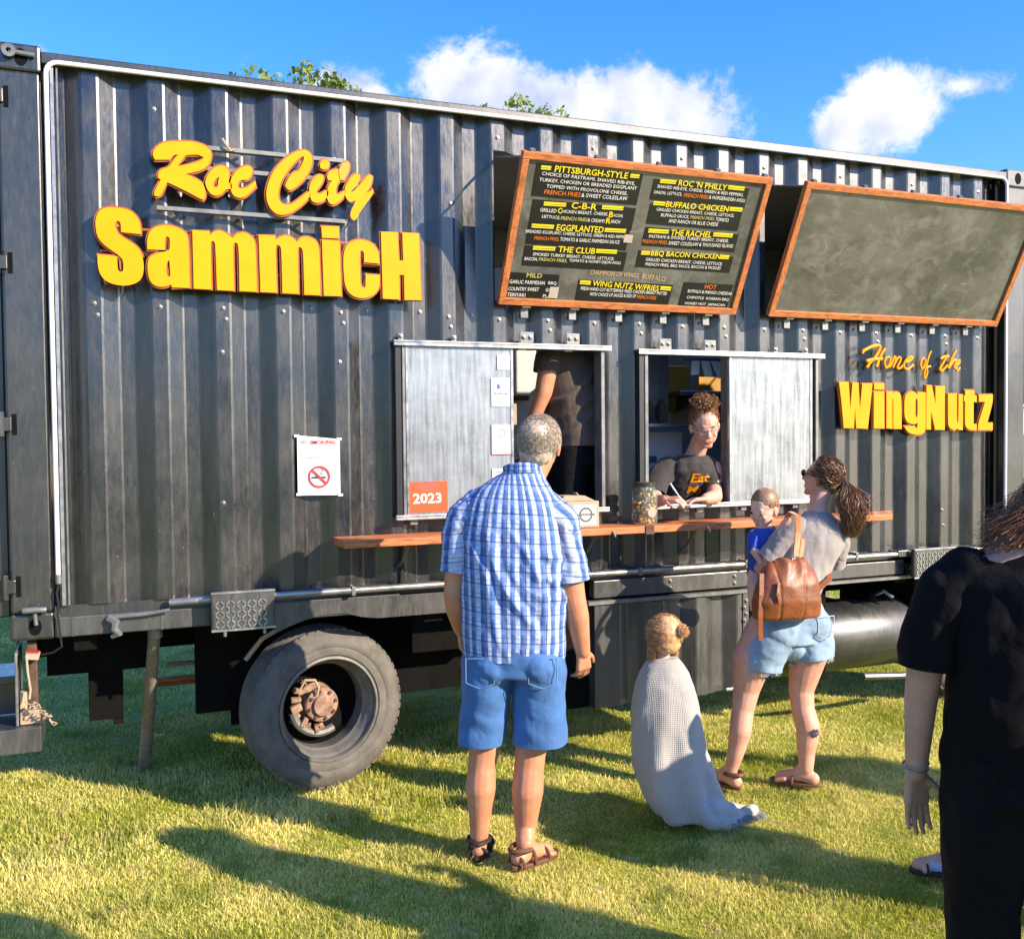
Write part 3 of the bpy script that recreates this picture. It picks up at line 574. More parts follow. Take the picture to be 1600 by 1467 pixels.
t_ = MB(); t_.tube([(.055, -.012, ZT-.045), (.155, -.016, ZT-.052)], .011); t_.lathe([(.010, -.03), (.028, -.03), (.028, -.015), (.010, -.015)], (.055, 0, ZT-.045), n=20)
t_.build('lashing_ring', M['galv_dull'], truck, smooth=True)
t_ = MB(); t_.tube([(.055, -.02, ZB+.135), (.10, -.03, ZB+.138), (.145, -.02, ZB+.135)], .014); t_.tube([(.10, -.022, ZB+.12), (.105, -.02, ZB+.07)], .009); t_.build('twistlock_handle', M['galv_dull'], truck, smooth=True)
# rails
mb = MB(); mb.box(.178, L-.178, 0.0, .075, 3.430, 3.482); mb.build('top_rail', M['frame_paint'], truck, bevel=.006)
mb = MB(); mb.box(.178, L-.178, WD-.075, WD, 3.430, 3.482); mb.build('top_rail', M['frame_paint'], truck, bevel=.006)
mb = MB(); mb.box(.178, L-.178, .030, .10, 1.00, 1.055); mb.box(.18, L-.178, WD-.1, WD-.02, 1.0, 1.055); mb.build('sill_rail', M['frame_paint'], truck)
mb = MB(); mb.box(.178, 1.757, .0, .05, .918, 1.008); mb.build('bottom_rail', M['beam'], truck, bevel=.006)
# arched cover strip above the wheel
poly = [(1.757, 1.005), (1.757, .90)]
poly = [(1.122, .918), (1.14, .86), (1.20, .885), (1.28, .912), (1.38, .932), (1.48, .928), (1.56, .905), (1.64, .893), (2.06, .893), (2.06, 1.0), (1.122, 1.0)]
MB().prism(poly, (0, -.006, 0), (1, 0, 0), (0, 0, 1), (0, .006, 0)).build('wheel_arch_plate', M['beam'], truck)
mb = MB(); mb.box(2.063, 2.78, .03, .06, .93, .985); mb.build('bottom_rail', M['galv_dull'], truck)
mb = MB(); mb.box(2.84, 3.845, -.012, .05, .905, 1.0); mb.build('bottom_rail', M['beam'], truck, bevel=.005)
mb = MB(); mb.box(3.86, 5.02, .0, .05, .905, .992); mb.build('bottom_rail', M['beam'], truck, bevel=.005)
mb = MB(); mb.box(3.86, 5.70, -.02, .03, .878, .895); mb.build('rail_flange', M['galv_dull'], truck)
mb = MB(); mb.box(2.80, 3.86, -.03, .03, .872, .892); mb.build('rail_flange', M['galv_dull'], truck)
for xa in (.245, .62, 1.0):
    MB().box(xa, xa+.012, -.003, .002, .92, 1.006).build('weld_seam', M['beam'], truck)
# silver conduit along the sill
mb = MB(); mb.tube([(.66, -.004, 1.042), (.80, -.03, 1.046), (1.2, -.032, 1.045), (2.6, -.032, 1.042), (4.0, -.032, 1.04), (5.0, -.032, 1.036), (5.7, -.03, 1.034)], .0165, 12); mb.build('conduit', M['steel'], truck, smooth=True)
for xa in (1.5, 2.3, 3.1, 3.8, 4.6):
    MB().box(xa, xa+.02, -.052, .03, 1.02, 1.064).build('conduit_clamp', M['galv_dull'], truck, bevel=.003)
# bent torn trim hanging from the sill near the left end
mb = MB(); mb.tube([(.40, -.01, .99), (.43, -.03, .97), (.42, -.035, .945), (.44, -.02, .92), (.41, -.01, .905)], [.02, .022, .016, .018, .01], 7); mb.tube([(.42, -.02, .995), (.55, -.03, 1.0), (.66, -.03, 1.012)], .008, 6)
mb.build('torn_trim', M['galv_dull'], truck, smooth=True)
# roof, back wall, end wall, floor
mb = MB(); mb.box(.05, L-.05, .076, WD-.076, 3.452, 3.466); mb.build('roof', M['frame_paint'], truck)
bw = corr_wall(.18, L-.18, 1.056, 3.43, 0, 0.036); bw.v = [(x, WD-.055+y, z) for x, y, z in bw.v]; bw.build('back_wall', M['paint'], truck)
mb = MB(); mb.box(L-.06, L-.05, .16, WD-.16, 1.0, 3.45); mb.build('end_wall', M['paint'], truck)
mb = MB(); mb.box(.06, L-.06, .10, WD-.1, 1.004, 1.10); mb.build('floor', M['dark_interior'], truck)
mb = MB(); mb.box(.06, L-.065, .09, WD-.075, 3.395, 3.42); mb.build('ceiling_liner', M['int_wall'], truck)
mb = MB(); mb.box(.35, L-.065, WD-.10, WD-.08, 1.105, 3.39); mb.build('inner_liner', M['int_wall'], truck)
mb = MB(); mb.box(.13, .15, .165, WD-.165, 1.0, 3.44); mb.build('end_wall', M['paint'], truck)
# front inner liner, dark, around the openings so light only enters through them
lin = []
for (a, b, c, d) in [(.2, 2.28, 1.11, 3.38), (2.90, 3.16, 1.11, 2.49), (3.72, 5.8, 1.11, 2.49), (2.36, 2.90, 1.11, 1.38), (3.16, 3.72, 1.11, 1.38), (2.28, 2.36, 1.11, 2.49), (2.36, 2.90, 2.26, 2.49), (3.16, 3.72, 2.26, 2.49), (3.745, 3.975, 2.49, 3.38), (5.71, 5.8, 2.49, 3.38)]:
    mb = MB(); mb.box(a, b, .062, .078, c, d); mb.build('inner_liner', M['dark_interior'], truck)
# left doors: one leaf swung open sideways beyond the end
mb = MB(); mb.box(-1.16, .002, .055, .095, ZB+.10, ZT-.10)
dr = mb.build('door', M['frame_paint'], truck, bevel=.008)
for xx in (-.25, -.42, -.75, -.95):
    MB().tube([(xx, .03, ZB+.12), (xx, .03, ZT-.12)], .014, 8).build('lock_rod', M['frame_paint'], dr, smooth=True)
for zc in (3.272, 2.561, 1.863, 1.156):
    mb = MB(); mb.box(-.03, .028, -.012, .05, zc-.030, zc+.030); mb.tube([(-.012, -.022, zc-.055), (-.012, -.022, zc+.055)], .014, 10)
    h = mb.build('hinge', M['frame_paint'], truck, bevel=.004)
    MB().box(.030, .048, -.001, .006, zc-.045, zc+.045).build('hinge_slot_plate', M['under'], h)  # raised near-black plate drawn in place of a shaded slot
# LED tube around the side
zt2 = 3.436
pth = [(.197, -.014, 1.20)]
for k in range(7):
    a = math.pi - k*math.pi/12
    pth.append((.247+.05*math.cos(a), -.014, zt2-.05+.05*math.sin(a)))
pth2 = [(5.815+.05*math.cos(math.pi/2-k*math.pi/12), -.014, zt2-.05+.05*math.sin(math.pi/2-k*math.pi/12)) for k in range(7)]
MB().tube(pth+pth2+[(5.865, -.014, 1.20)], .0105, 10).build('light_tube', M['led'], truck, smooth=True)
MB().tube([(.197, -.014, 1.20), (.199, -.016, 1.16)], .014, 10).build('tube_end_cap', M['galv_dull'], truck, smooth=True)
MB().tube([(.199, -.016, 1.16), (.190, -.02, 1.12), (.196, -.02, 1.07), (.192, -.018, 1.02), (.20, -.018, .93), (.205, -.012, .88), (.17, .0, .855), (.12, .02, .845)], .005, 6).build('cable', M['plastic'], truck, smooth=True)
mb = MB(); mb.box(.212, .226, -.004, .012, 1.06, 3.42); mb.build('edge_strip', M['steel'], truck)
mb = MB(); mb.box(.236, .243, -.0, .012, 1.06, 3.42); mb.build('edge_strip', M['galv_dull'], truck)
mb = MB(); mb.box(5.80, 5.84, .02, .05, 1.06, 3.43); mb.build('edge_strip', M['under'], truck)  # dark strip standing in for the shaded gap beside the right post

# bolts down the ribs
bolt0 = None
def bolt(x, y, z, r=.0085, parent=truck):
    global bolt0
    if bolt0 is None:
        mb = MB(); mb.lathe([(.0001, -.007), (r*.7, -.006), (r, 0), (r*1.5, .001), (r*1.6, .004)], (0, 0, 0), n=8)
        bolt0 = mb.build('bolt', M['bolt'], parent, smooth=True); bolt0.location = (x, y, z); return bolt0
    c = bolt0.copy(); COL.objects.link(c); c.parent = parent; c.matrix_parent_inverse = WM[parent.name].inverted(); c.location = (x, y, z); return c
for i in range(20):
    xc = .368+.278*i            # outer flats
    if xc > 5.78: break
    z0 = 2.40 if i % 2 else 2.405
    if not (1.75 < xc < 1.8): bolt(xc, YO-.004, z0-.004); 
    if i % 2 == 0: bolt(xc+.012, YO-.004, z0-.055)
    if xc > 2.2 and i % 2:
        bolt(xc, YO-.004, 3.335)
    if 3 < i: bolt(xc-.139, YI-.004, 2.425)
rr = random.Random(5)
for k in range(20):
    i = rr.randrange(0, 19); xc = .368+.278*i+rr.uniform(-.02, .02); z = rr.choice([3.2, 2.9, 2.2, 1.9, 1.5, 1.25])+rr.uniform(-.1, .1)
    if any(a-.03 < xc < b+.03 and c-.03 < z < d+.03 for a, b, c, d in OPEN) or 2.2 < xc < 4.4 and 1.3 < z < 2.3: continue
    bolt(xc, YO-.004, z)

# ---- service windows
def window(x0, x1, z0, z1, ox0, ox1, px0, px1, tabs):
    mb = MB(); mb.box(x0, x1, -.045, .012, z1, z1+.012); mb.box(x0, x1, -.045, -.036, z1-.018, z1)
    r = mb.build('window_track', M['steel'], truck, bevel=.003)
    mb = MB(); mb.box(x0+.0, x1-.02, -.045, .012, z0-.018, z0-.006); mb.box(x0, x1-.02, -.045, -.036, z0-.006, z0+.008); mb.build('window_track', M['steel'], truck, bevel=.003)
    for xa in (x0+.045, x1-.06):
        MB().box(xa, xa+.022, -.030, .014, z0-.004, z1-.001).build('window_frame', M['galv_dull'], truck, bevel=.003)
    MB().box(x0+.012, x0+.040, -.028, .012, z0-.004, z1-.001).build('window_frame', M['plastic'], truck)
    f = MB(); f.box(px0, px1, -.026, -.020, z0+.004, z1-.004)
    p = f.build('sliding_pane', M['pane'], truck)
    for qx in (px0, px1-.014): MB().box(qx, qx+.014, -.030, -.0265, z0+.01, z1-.01).build('pane_edge', M['steel'], p)
    # reveal round the opening
    mb = MB(); mb.box(ox0-.008, ox0, -.01, .06, z0, z1); mb.box(ox1, ox1+.008, -.01, .06, z0, z1); mb.box(ox0, ox1, .0, .10, z0-.004, z0+.006); mb.build('opening_trim', M['galv_dull'], truck)
    for tx, big in tabs:
        mb = MB()
        if big: mb.box(tx-.04, tx+.04, -.012, -.004, z1+.014, z1+.075)
        else: mb.box(tx-.014, tx+.014, -.014, -.004, z1+.013, z1+.045)
        t = mb.build('bracket_tab', M['galv_dull'] if big else M['steel'], truck, bevel=.004)
        for dx in ((-.02, .018) if big else (0,)): bolt(tx+dx, -.016, z1+.045 if big else z1+.03)
    for tx in (x0+.10, x0+.4, x0+.7, x1-.2):
        mb = MB(); mb.box(tx-.02, tx+.02, -.02, .012, z0-.045, z0-.019); mb.build('bracket_tab', M['galv_dull'], truck, bevel=.003)
window(1.73, 2.945, 1.395, 2.262, 2.372, 2.888, 1.79, 2.372, [(1.775, 0), (2.055, 0), (2.46, 1), (2.728, 1)])
window(3.11, 4.375, 1.395, 2.250, 3.17, 3.708, 3.708, 4.29, [(3.298, 1), (3.591, 1), (4.041, 0), (4.26, 0)])

# ---- interior fittings seen through the windows
def part(name, m, *boxes, parent=truck, bevel=.004, smooth=False):
    mb = MB()
    for b in boxes: mb.box(*b)
    return mb.build(name, m, parent, bevel=bevel)
part('partition', M['int_wall'], (2.2, 3.42, 1.30, 1.33, 1.4, 2.9))
part('prep_counter', M['galv_dull'], (2.30, 3.60, .60, 1.25, 1.62, 1.66))
part('counter_front', M['dark_interior'], (2.32, 3.10, .64, .66, 1.11, 1.615))
part('counter_shelf', M['int_steel'], (2.52, 2.88, .58, .64, 1.45, 1.60))
part('wall_shelf', M['rust'], (2.45, 3.0, 1.22, 1.295, 2.03, 2.06))
part('cardboard_box', M['kraft'], (2.62, 2.84, 1.05, 1.25, 1.80, 2.00), bevel=.003)
part('steel_cabinet', M['int_steel'], (3.40, 3.69, .60, 1.0, 1.89, 2.36))
part('yellow_panel', M['int_yellow'], (3.66, 4.11, 1.02, 1.06, 1.94, 2.26))
part('yellow_panel', M['int_yellow'], (4.3, 4.9, 1.2, 1.24, 2.05, 2.2))
part('pass_shelf', M['int_steel'], (3.25, 4.3, .43, .70, 1.838, 1.862))
part('white_cabinet', M['led'], (3.30, 3.80, .62, 1.0, 1.30, 1.81))
part('upper_shelf', M['int_steel'], (3.9, 4.6, .80, 1.1, 2.05, 2.08))
part('appliance', M['dark_interior'], (4.0, 4.5, .82, 1.1, 1.865, 2.04))
part('ticket_rail', M['int_steel'], (3.60, 4.1, .300, .320, 2.235, 2.255))
for k in range(4):
    mb = MB(); a = .03*(k % 3-1); x0 = 3.665+.066*k
    mb.add([(x0, .297, 2.234), (x0+.056, .297, 2.234), (x0+.060+a, .262, 2.150-.008*(k % 2)), (x0+.006+a, .268, 2.144-.01*(k % 3))], [(0, 1, 2, 3)])
    t = mb.build('order_ticket', M['white_paper'], truck); s_ = t.modifiers.new('th', 'SOLIDIFY'); s_.thickness = .0006
for x0, x1, z0 in ((3.95, 4.02, 1.866), (3.5, 3.55, 1.868), (3.60, 3.63, 1.868)):
    MB().lathe([(.0001, 0), (.03, 0), (.03, .10), (.014, .12), (.014, .14), (.0001, .14)], ((x0+x1)/2, .56, z0), axis='Z', n=16).build('sauce_bottle', M['rust'], truck, smooth=True)

# ---- folding diamond-plate steps
def step(x0, x1, z0, z1, yf, name='diamond_plate_step'):
    s = MB(); s.box(x0, x1, yf, yf+.035, z0, z1); st = s.build(name, M['beam'], truck, bevel=.012)
    mb = MB(); nx, nz = int((x1-x0-.04)/.024), int((z1-z0-.03)/.022)
    for i in range(nx):
        for j in range(nz):
            cx = x0+.026+i*.024; cz = z0+.022+j*.022; a = R(45 if (i+j) % 2 else -45)
            mb.obox((cx, yf-.0015, cz), Vector((math.cos(a), 0, math.sin(a)))*.011, Vector((0, 1, 0))*.003, Vector((-math.sin(a), 0, math.cos(a)))*.003)
    mb.build('raised_tread', M['steel'], st)['kind'] = 'stuff'
    fr = MB()
    for b in ((x0, x1, z0-.0, z0+.01), (x0, x1, z1-.01, z1)): fr.box(b[0], b[1], yf-.004, yf, b[2], b[3])
    fr.build('step_rim', M['steel'], st)
    MB().box(x0+.02, x0+.05, yf+.035, 0.0, z0+.02, z0+.05).box(x1-.05, x1-.02, yf+.035, 0.0, z0+.02, z0+.05).build('step_arm', M['frame_paint'], st)
    for cx in (x0+.06, x1-.05): MB().tube([(cx, yf+.01, z0), (cx, yf+.01, z0-.025)], .008, 8).build('step_pin', M['steel'], st)
step(.835, 1.125, .905, 1.088, -.10)
step(5.02, 5.36, .885, 1.07, -.09)
part('step_bracket', M['frame_paint'], (4.93, 5.02, -.05, .04, 1.02, 1.06))

# ---- under body: chassis rails, crossmembers, axle, wheels
part('chassis_rail', M['under'], (.02, 6.0, .80, .88, .68, .91))
part('chassis_rail', M['under'], (.02, 6.0, 1.56, 1.64, .68, .91))
for xa in (.25, .85, 1.9, 2.6, 3.4, 4.2, 5.0, 5.8):
    part('crossmember', M['under'], (xa, xa+.10, .06, 2.38, .84, .912))
part('under_skin', M['under'], (.18, 5.88, .14, 2.36, .985, 1.0))
part('rear_apron', M['under'], (.12, .62, .42, .50, .66, .90))
part('spring_hanger', M['under'], (.30, .46, .5, .62, .40, .70))
part('landing_foot', M['rust'], (.41, .46, .76, .84, .30, .78))
part('gearbox_housing', M['under'], (1.75, 2.8, .55, 1.8, .36, .88))
part('battery_box', M['under'], (1.92, 2.35, .35, .62, .62, .86))
part('rear_crossbeam', M['under'], (1.9, 2.3, 1.1, 1.2, .42, .50))
part('bent_plate', M['rust'], (.24, .44, .46, .475, .74, .86))
part('side_reflector', M['amber'], (.57, .84, .96, 1.0, .43, .452))
part('side_reflector', M['wood'], (.57, .84, .95, 1.0, .455, .475))
part('side_reflector', M['kraft'], (.70, .88, 1.2, 1.24, .485, .505))


def wheel(c, rot, name='wheel', hubbed=True):
    """tyre axis along local -Y outward; c = centre of outer face"""
    w = bpy.data.objects.new(name, None); w.location = c; link(w, truck); w.matrix_parent_inverse = Matrix.Identity(4)
    Rm = Matrix.Rotation(rot, 3, 'Z'); c = Vector(c)
    Ro, Ri, wd = .405, .262, .235
    prof = [(Ri, .022), (Ri+.012, .004), (Ri+.04, .0), (Ri+.05, .004), (Ri+.055, .001), (Ro-.065, -.002), (Ro-.055, .004), (Ro-.03, .010), (Ro-.024, .018), (Ro-.008, .026), (Ro, .04)]
    gw = [.045, .052, .062, .070, .085, .092, .108, .116, .13, .138, .155, .162, .178, .186, .2]
    for k, h in enumerate(gw): prof.append((Ro-(.012 if k % 2 else 0)*(1 if 0 < k < 14 else 0), h))
    prof += [(Ro-.02, .222), (Ro-.07, .235), (Ri+.02, .232), (Ri, .21)]
    MB().lathe(prof, c, n=72, rot=Rm).build('tyre', M['rubber'], w, smooth=True)
    # shoulder lugs
    mb = MB()
    for k in range(56):
        a = 2*math.pi*k/56; d = Vector((math.cos(a), 0, math.sin(a))); t = Vector((-math.sin(a), 0, math.cos(a)))
        mb.obox(c+Rm@(d*(Ro-.004)+Vector((0, .032, 0))), Rm@(d*.004), Rm@(t*.016), Rm@Vector((0, .008, 0)))
    mb.build('tread_lug', M['rubber'], w)['kind'] = 'stuff'
    rp = [(Ri+.008, .018), (Ri+.004, .006), (Ri-.008, .004), (Ri-.014, .016), (Ri-.012, .035), (Ri-.028, .05), (Ri-.032, .075), (Ri-.046, .09), (Ri-.05, .185), (Ri-.035, .20), (Ri-.03, .21), (Ri, .212)]
    MB().lathe(rp, c, n=64, rot=Rm).build('rim', M['rim'], w, smooth=True)
    dp = [(Ri-.05, .165), (Ri-.06, .185), (.20, .20), (.14, .205), (.10, .20)]
    MB().lathe(dp, c, n=48, rot=Rm).build('wheel_disc', M['under'], w, smooth=True)
    if hubbed:
        hp = [(.0001, .085), (.052, .085), (.055, .09), (.056, .104), (.082, .106), (.088, .112), (.088, .135), (.06, .14), (.06, .2), (.13, .205)]
        hb = MB().lathe(hp, c, n=36, rot=Rm).build('hub', M['hub'], w, smooth=True)
        for k in range(8):
            a = 2*math.pi*k/8+.2; d = Vector((math.cos(a)*.070, 0, math.sin(a)*.070))
            m2 = MB().lathe([(.0001, .094), (.009, .094), (.0095, .108)], c+Rm@d, n=6, rot=Rm); m2.build('hub_bolt', M['rust'], hb)
        rr = random.Random(2); mb = MB()
        for k in range(9):
            a = 2.2+k*.33; rad = .12+.02*rr.random(); p = c+Rm@Vector((math.cos(a)*rad, .13+.03*rr.random(), math.sin(a)*rad))
            mb.obox(p, Rm@Vector((math.cos(a+.3), 0, math.sin(a+.3)))*rr.uniform(.015, .035), Vector((0, .02, 0)), Rm@Vector((-math.sin(a+.3), 0, math.cos(a+.3)))*rr.uniform(.01, .02))
        mb.build('brake_bracket', M['hub'], w, bevel=.004)
        q = [c+Rm@Vector(p) for p in ((-.12, .1, .10), (-.10, .085, .145), (-.05, .08, .14), (-.03, .08, .10), (-.035, .09, .06))]
        MB().tube(q, .007, 8).build('brake_hose', M['kraft'], w, smooth=True)
        q = [c+Rm@Vector((.15*math.cos(a), .14, .15*math.sin(a))) for a in [R(190+k*12) for k in range(10)]]
        MB().tube(q, .022, 8).build('brake_shield', M['rim'], w, smooth=True)
    return w
wheel((1.425, .13, .425), R(11))
wheel((1.42, 2.06, .405), 0, hubbed=False)
wheel((5.78, .16, .405), 0, hubbed=True)
wheel((5.78, 2.06, .405), 0, hubbed=False)
for xa in (1.42, 5.78): MB().tube([(xa, .36, .41), (xa, 2.1, .41)], .06, 14).build('axle', M['under'], truck, smooth=True)
MB().tube([(1.9, .7, .42), (1.9, 1.9, .42)], .09, 14).build('brake_chamber', M['under'], truck, smooth=True)
MB().tube([(1.02, .2, .70), (1.10, .19, .80), (1.2, .18, .855)], .012, 6).build('mudguard_edge', M['kraft'], truck, smooth=True)
mb = MB(); mb.box(.80, 1.10, .42, .46, .40, .90); mb.box(.98, 1.30, .50, .52, .30, .9); mb.build('mud_flap', M['under'], truck)
MB().tube([(2.02, .6, .40), (2.10, .6, .52)], .01, 8).build('drain_pipe', M['under'], truck)

# ---- corrugated storage box under the serving side
bx = corr_wall(2.86, 3.80, .305, .865, -.016, .034, start=2.93); box = bx.build('storage_box', M['beam'], truck)
s_ = box.modifiers.new('plate', 'SOLIDIFY'); s_.thickness = .004
mb = MB(); mb.box(2.84, 2.858, -.02, .75, .30, .87); mb.box(3.802, 3.84, -.022, .75, .30, .87); mb.box(2.858, 3.802, .036, .75, .295, .303); mb.box(2.858, 3.802, .73, .75, .303, .87); mb.build('box_frame', M['beam'], box)
MB().box(2.70, 2.835, .05, .70, .30, .86).build('box_side', M['under'], box)
MB().box(3.68, 3.74, -.03, -.006, .312, .33).build('box_latch', M['steel'], box, bevel=.004)
for k in range(14): bolt(3.81+.012*(k % 2), -.026, .33+.038*k)
for xa in (3.32, 3.75): bolt(xa, -.016, .97); bolt(xa, -.016, .93)

# ---- horizontal tank
tc_ = Vector((0, .28, .50)); rt = .225
prof = [(.0001, -.03), (.08, -.028), (.16, -.015), (rt-.02, .01), (rt, .045), (rt, 1.06), (rt-.02, 1.095), (.16, 1.12), (.0001, 1.135)]
tank = MB().lathe(prof, (4.22, tc_.y, tc_.z), axis='X', n=48).build('fuel_tank', M['frame_paint'], truck, smooth=True)
for xa in (4.40, 5.2): MB().lathe([(rt+.001, 0), (rt+.006, 0), (rt+.006, .04), (rt+.001, .04)], (xa, tc_.y, tc_.z), axis='X', n=40).build('tank_strap', M['galv_dull'], tank, smooth=True)
MB().lathe([(.035, 0), (.035, .05), (.02, .06), (.0001, .06)], (4.95, tc_.y-.06, tc_.z+rt-.02), axis='Z', n=18).build('filler_neck', M['under'], tank, smooth=True)
MB().tube([(4.98, .2, .75), (4.99, .14, .78), (5.03, .1, .74)], .012, 8).build('filler_cap_chain', M['steel'], tank, smooth=True)
MB().tube([(4.7, .0, .29), (5.0, .0, .265), (5.5, .02, .27)], .022, 8).build('side_step_bar', M['beam'], truck, smooth=True)
part('tank_bracket', M['under'], (4.45, 4.50, .1, .8, .27, .90)); part('tank_bracket', M['under'], (5.2, 5.25, .1, .8, .27, .90))

# ---- serving counter brackets
for xa in (1.75, 2.78, 3.4, 4.4):
    MB().tube([(xa, .012, 1.14), (xa+.005, -.05, 1.17), (xa+.015, -.13, 1.262)], .008, 8).build('shelf_bracket', M['galv_dull'], truck, smooth=True)
MB().box(1.765, 1.775, -.006, .004, 1.06, 1.26).build('shelf_bracket', M['plastic'], truck)
MB().box(3.005, 3.015, -.006, .004, 1.06, 1.26).build('shelf_bracket', M['plastic'], truck)

# ---- left end: junction box, wires, blocking
MB().obox((.085, .02, .845), (.028, 0, -.004), (0, .02, 0), (.004, 0, .016)).build('junction_box', M['kraft'], truck, bevel=.003)
MB().obox((.085, .018, .862), (.026, 0, -.003), (0, .02, 0), (0, 0, .003)).build('junction_lid', M['ink_red'], truck)
MB().tube([(.062, .0, .845), (.066, -.01, .78), (.075, -.005, .70), (.07, -.01, .66)], .005, 6).build('cable', M['kraft'], truck, smooth=True)
rr = random.Random(9); pts = [(.05, -.01, .655)]
for k in range(46): pts.append((.075+.002*k+rr.uniform(-.02, .02), -.02+rr.uniform(-.015, .015), .65-.0022*k+rr.uniform(-.018, .018)))
MB().tube(pts, .0032, 5).build('tangled_wire', M['kraft'], truck, smooth=True)

# ---- support pole
pole = thing('support_pole', 'weathered round wooden prop pole leaning under the container rail left of the wheel', 'pole', (.55, .9, 0))
MB().tube([(.56, .93, -.04), (.575, .66, .3), (.60, .12, .915)], [.034, .032, .028], 14).build('shaft', wood_mat('grey_weathered_wood', (.25, .22, .18), (.13, .11, .09), (10, 10, 1.5), .8), pole, smooth=True)
MB().lathe([(.028, 0), (.034, .002), (.034, .05), (.028, .052)], (.600, .125, .86), axis='Z', n=16).build('collar', M['galv_dull'], pole, smooth=True)

# ---- entry steps at the left end
steps = thing('entry_steps', 'grey metal entry steps with wooden block at the far left below the container doors', 'steps', (-.4, 0, 0))
def sp(name, m, *b, bevel=.004):
    mb = MB()
    for q in b: mb.box(*q)
    return mb.build(name, m, steps, bevel=bevel)
sp('tread', M['beam'], (-.95, .115, -.02, .32, .425, .535))
sp('side_plate', M['galv_dull'], (.012, .024, .02, .30, .537, .86))
sp('riser', M['frame_paint'], (-.95, .01, .25, .27, .54, .70))
sp('upper_tread', M['frame_paint'], (-.95, .01, .10, .40, .71, .745))
sp('wooden_block', wood_mat('pale_block_wood', (.45, .33, .22), (.28, .2, .13), (3, 3, 10)), (.028, .105, .03, .13, .538, .60))
sp('foam_block', M['kraft'], (.028, .058, .04, .12, .602, .68))
sp('post', M['rust'], (.06, .10, .05, .10, .602, .90))
sp('hanger', M['frame_paint'], (-.93, -.90, .30, .33, .535, .90), bevel=.003)
sp('hanger', M['frame_paint'], (.0, .011, .31, .34, .535, .90), bevel=.003)

# ================================================================ SERVING SHELF, SIGNS, MENU BOARDS, NOTICES
shelf = thing('serving_shelf', 'long orange stained wooden shelf bracketed below the serving windows', 'shelf', (1.42, -.19, 1.27))
MB().prism([(1.422, .004), (4.93, .004), (4.71, -.235), (1.424, -.235)], (0, 0, 1.272), (1, 0, 0), (0, 1, 0), (0, 0, .036)).build('plank', M['wood'], shelf, bevel=.004)
MB().box(3.035, 3.085, -.241, -.2355, 1.266, 1.312).build('joint_plate', M['rust'], shelf)
for xa in (2.84, 3.42): MB().tube([(xa, -.236, 1.29), (xa, -.243, 1.285), (xa+.012, -.242, 1.262)], .005, 6).build('hook', M['steel'], shelf)

sg = {'a': thing('name_sign', 'large bold yellow SammicH channel letters outlined amber on the left side of the truck', 'sign', (1.1, -.07, 2.6)),
      'b': thing('name_sign', 'yellow brush-script Roc City lettering on thin racks above the big SammicH letters', 'sign', (1.1, -.07, 3.0)),
      'c': thing('slogan_sign', 'bold yellow WingNutz letters at the right end of the truck side', 'sign', (5.1, -.04, 1.9)),
      'd': thing('slogan_sign', 'small yellow script Home of the lettering just above the WingNutz letters', 'sign', (5.1, -.03, 2.2))}
NM = {'i_dot': 'letter_dot'}
for e in LETTERS:
    if e[0] == 'c': e[2] = [[(x+.018, z) for x, z in p] for p in e[2]]
    if e[0] == 'd':
        mb = MB(); w = e[2]
        for p in e[3]:
            # smooth the stroke a little, then sweep
            pts = [Vector((x, -.022, z)) for x, z in p]
            q = [pts[0]]
            for a, b, c, d in zip([pts[0]]+pts[:-2], pts[:-1], pts[1:], pts[2:]+[pts[-1]]):
                for t in (.25, .5, .75, 1): q.append(.5*((2*b)+(c-a)*t+(2*a-5*b+4*c-d)*t*t+(3*b-a-3*c+d)*t**3))
            mb.cur = 0
            mb.tube(q, w*.60, 8)
        o = mb.build('letter', M['yellow'], sg['d'], smooth=True)
        o.scale = (1, 1, 1)
        continue
    mb = MB(); dep = .026 if e[0] in 'ab' else .020
    yf = -.055 if e[0] == 'a' else (-.060 if e[0] == 'b' else -.045)
    extrude_glyph(e[2], yf, .006, mb, 0, 0)
    me = M['yellow']
    o = mb.build('letter' if 'dot' not in e[1] else 'letter_dot', me, sg[e[0]])
    # amber return behind the face, a touch larger
    cen = [sum(q[k] for q in e[2][0])/len(e[2][0]) for k in (0, 1)]
    def grow(p, d, hole):
        n = len(p); out = []
        P_ = [Vector(q) for q in p]; area = sum(P_[i].x*P_[(i+1) % n].y-P_[(i+1) % n].x*P_[i].y for i in range(n)); sgn = 1 if area > 0 else -1
        if hole: sgn = -sgn
        for i in range(n):
            a, b, c = P_[i-1], P_[i], P_[(i+1) % n]; t = (c-a)
            if t.length < 1e-6: out.append(tuple(b)); continue
            t.normalize(); nn = Vector((t.y, -t.x))*sgn; out.append(tuple(b+nn*d))
        return out
    g = [grow(p, .0085, k > 0) for k, p in enumerate(e[2])]
    mb = MB(); extrude_glyph(g, yf+.0075, dep-.006, mb, 0, 0); mb.build('letter_return', M['amber'], sg[e[0]])
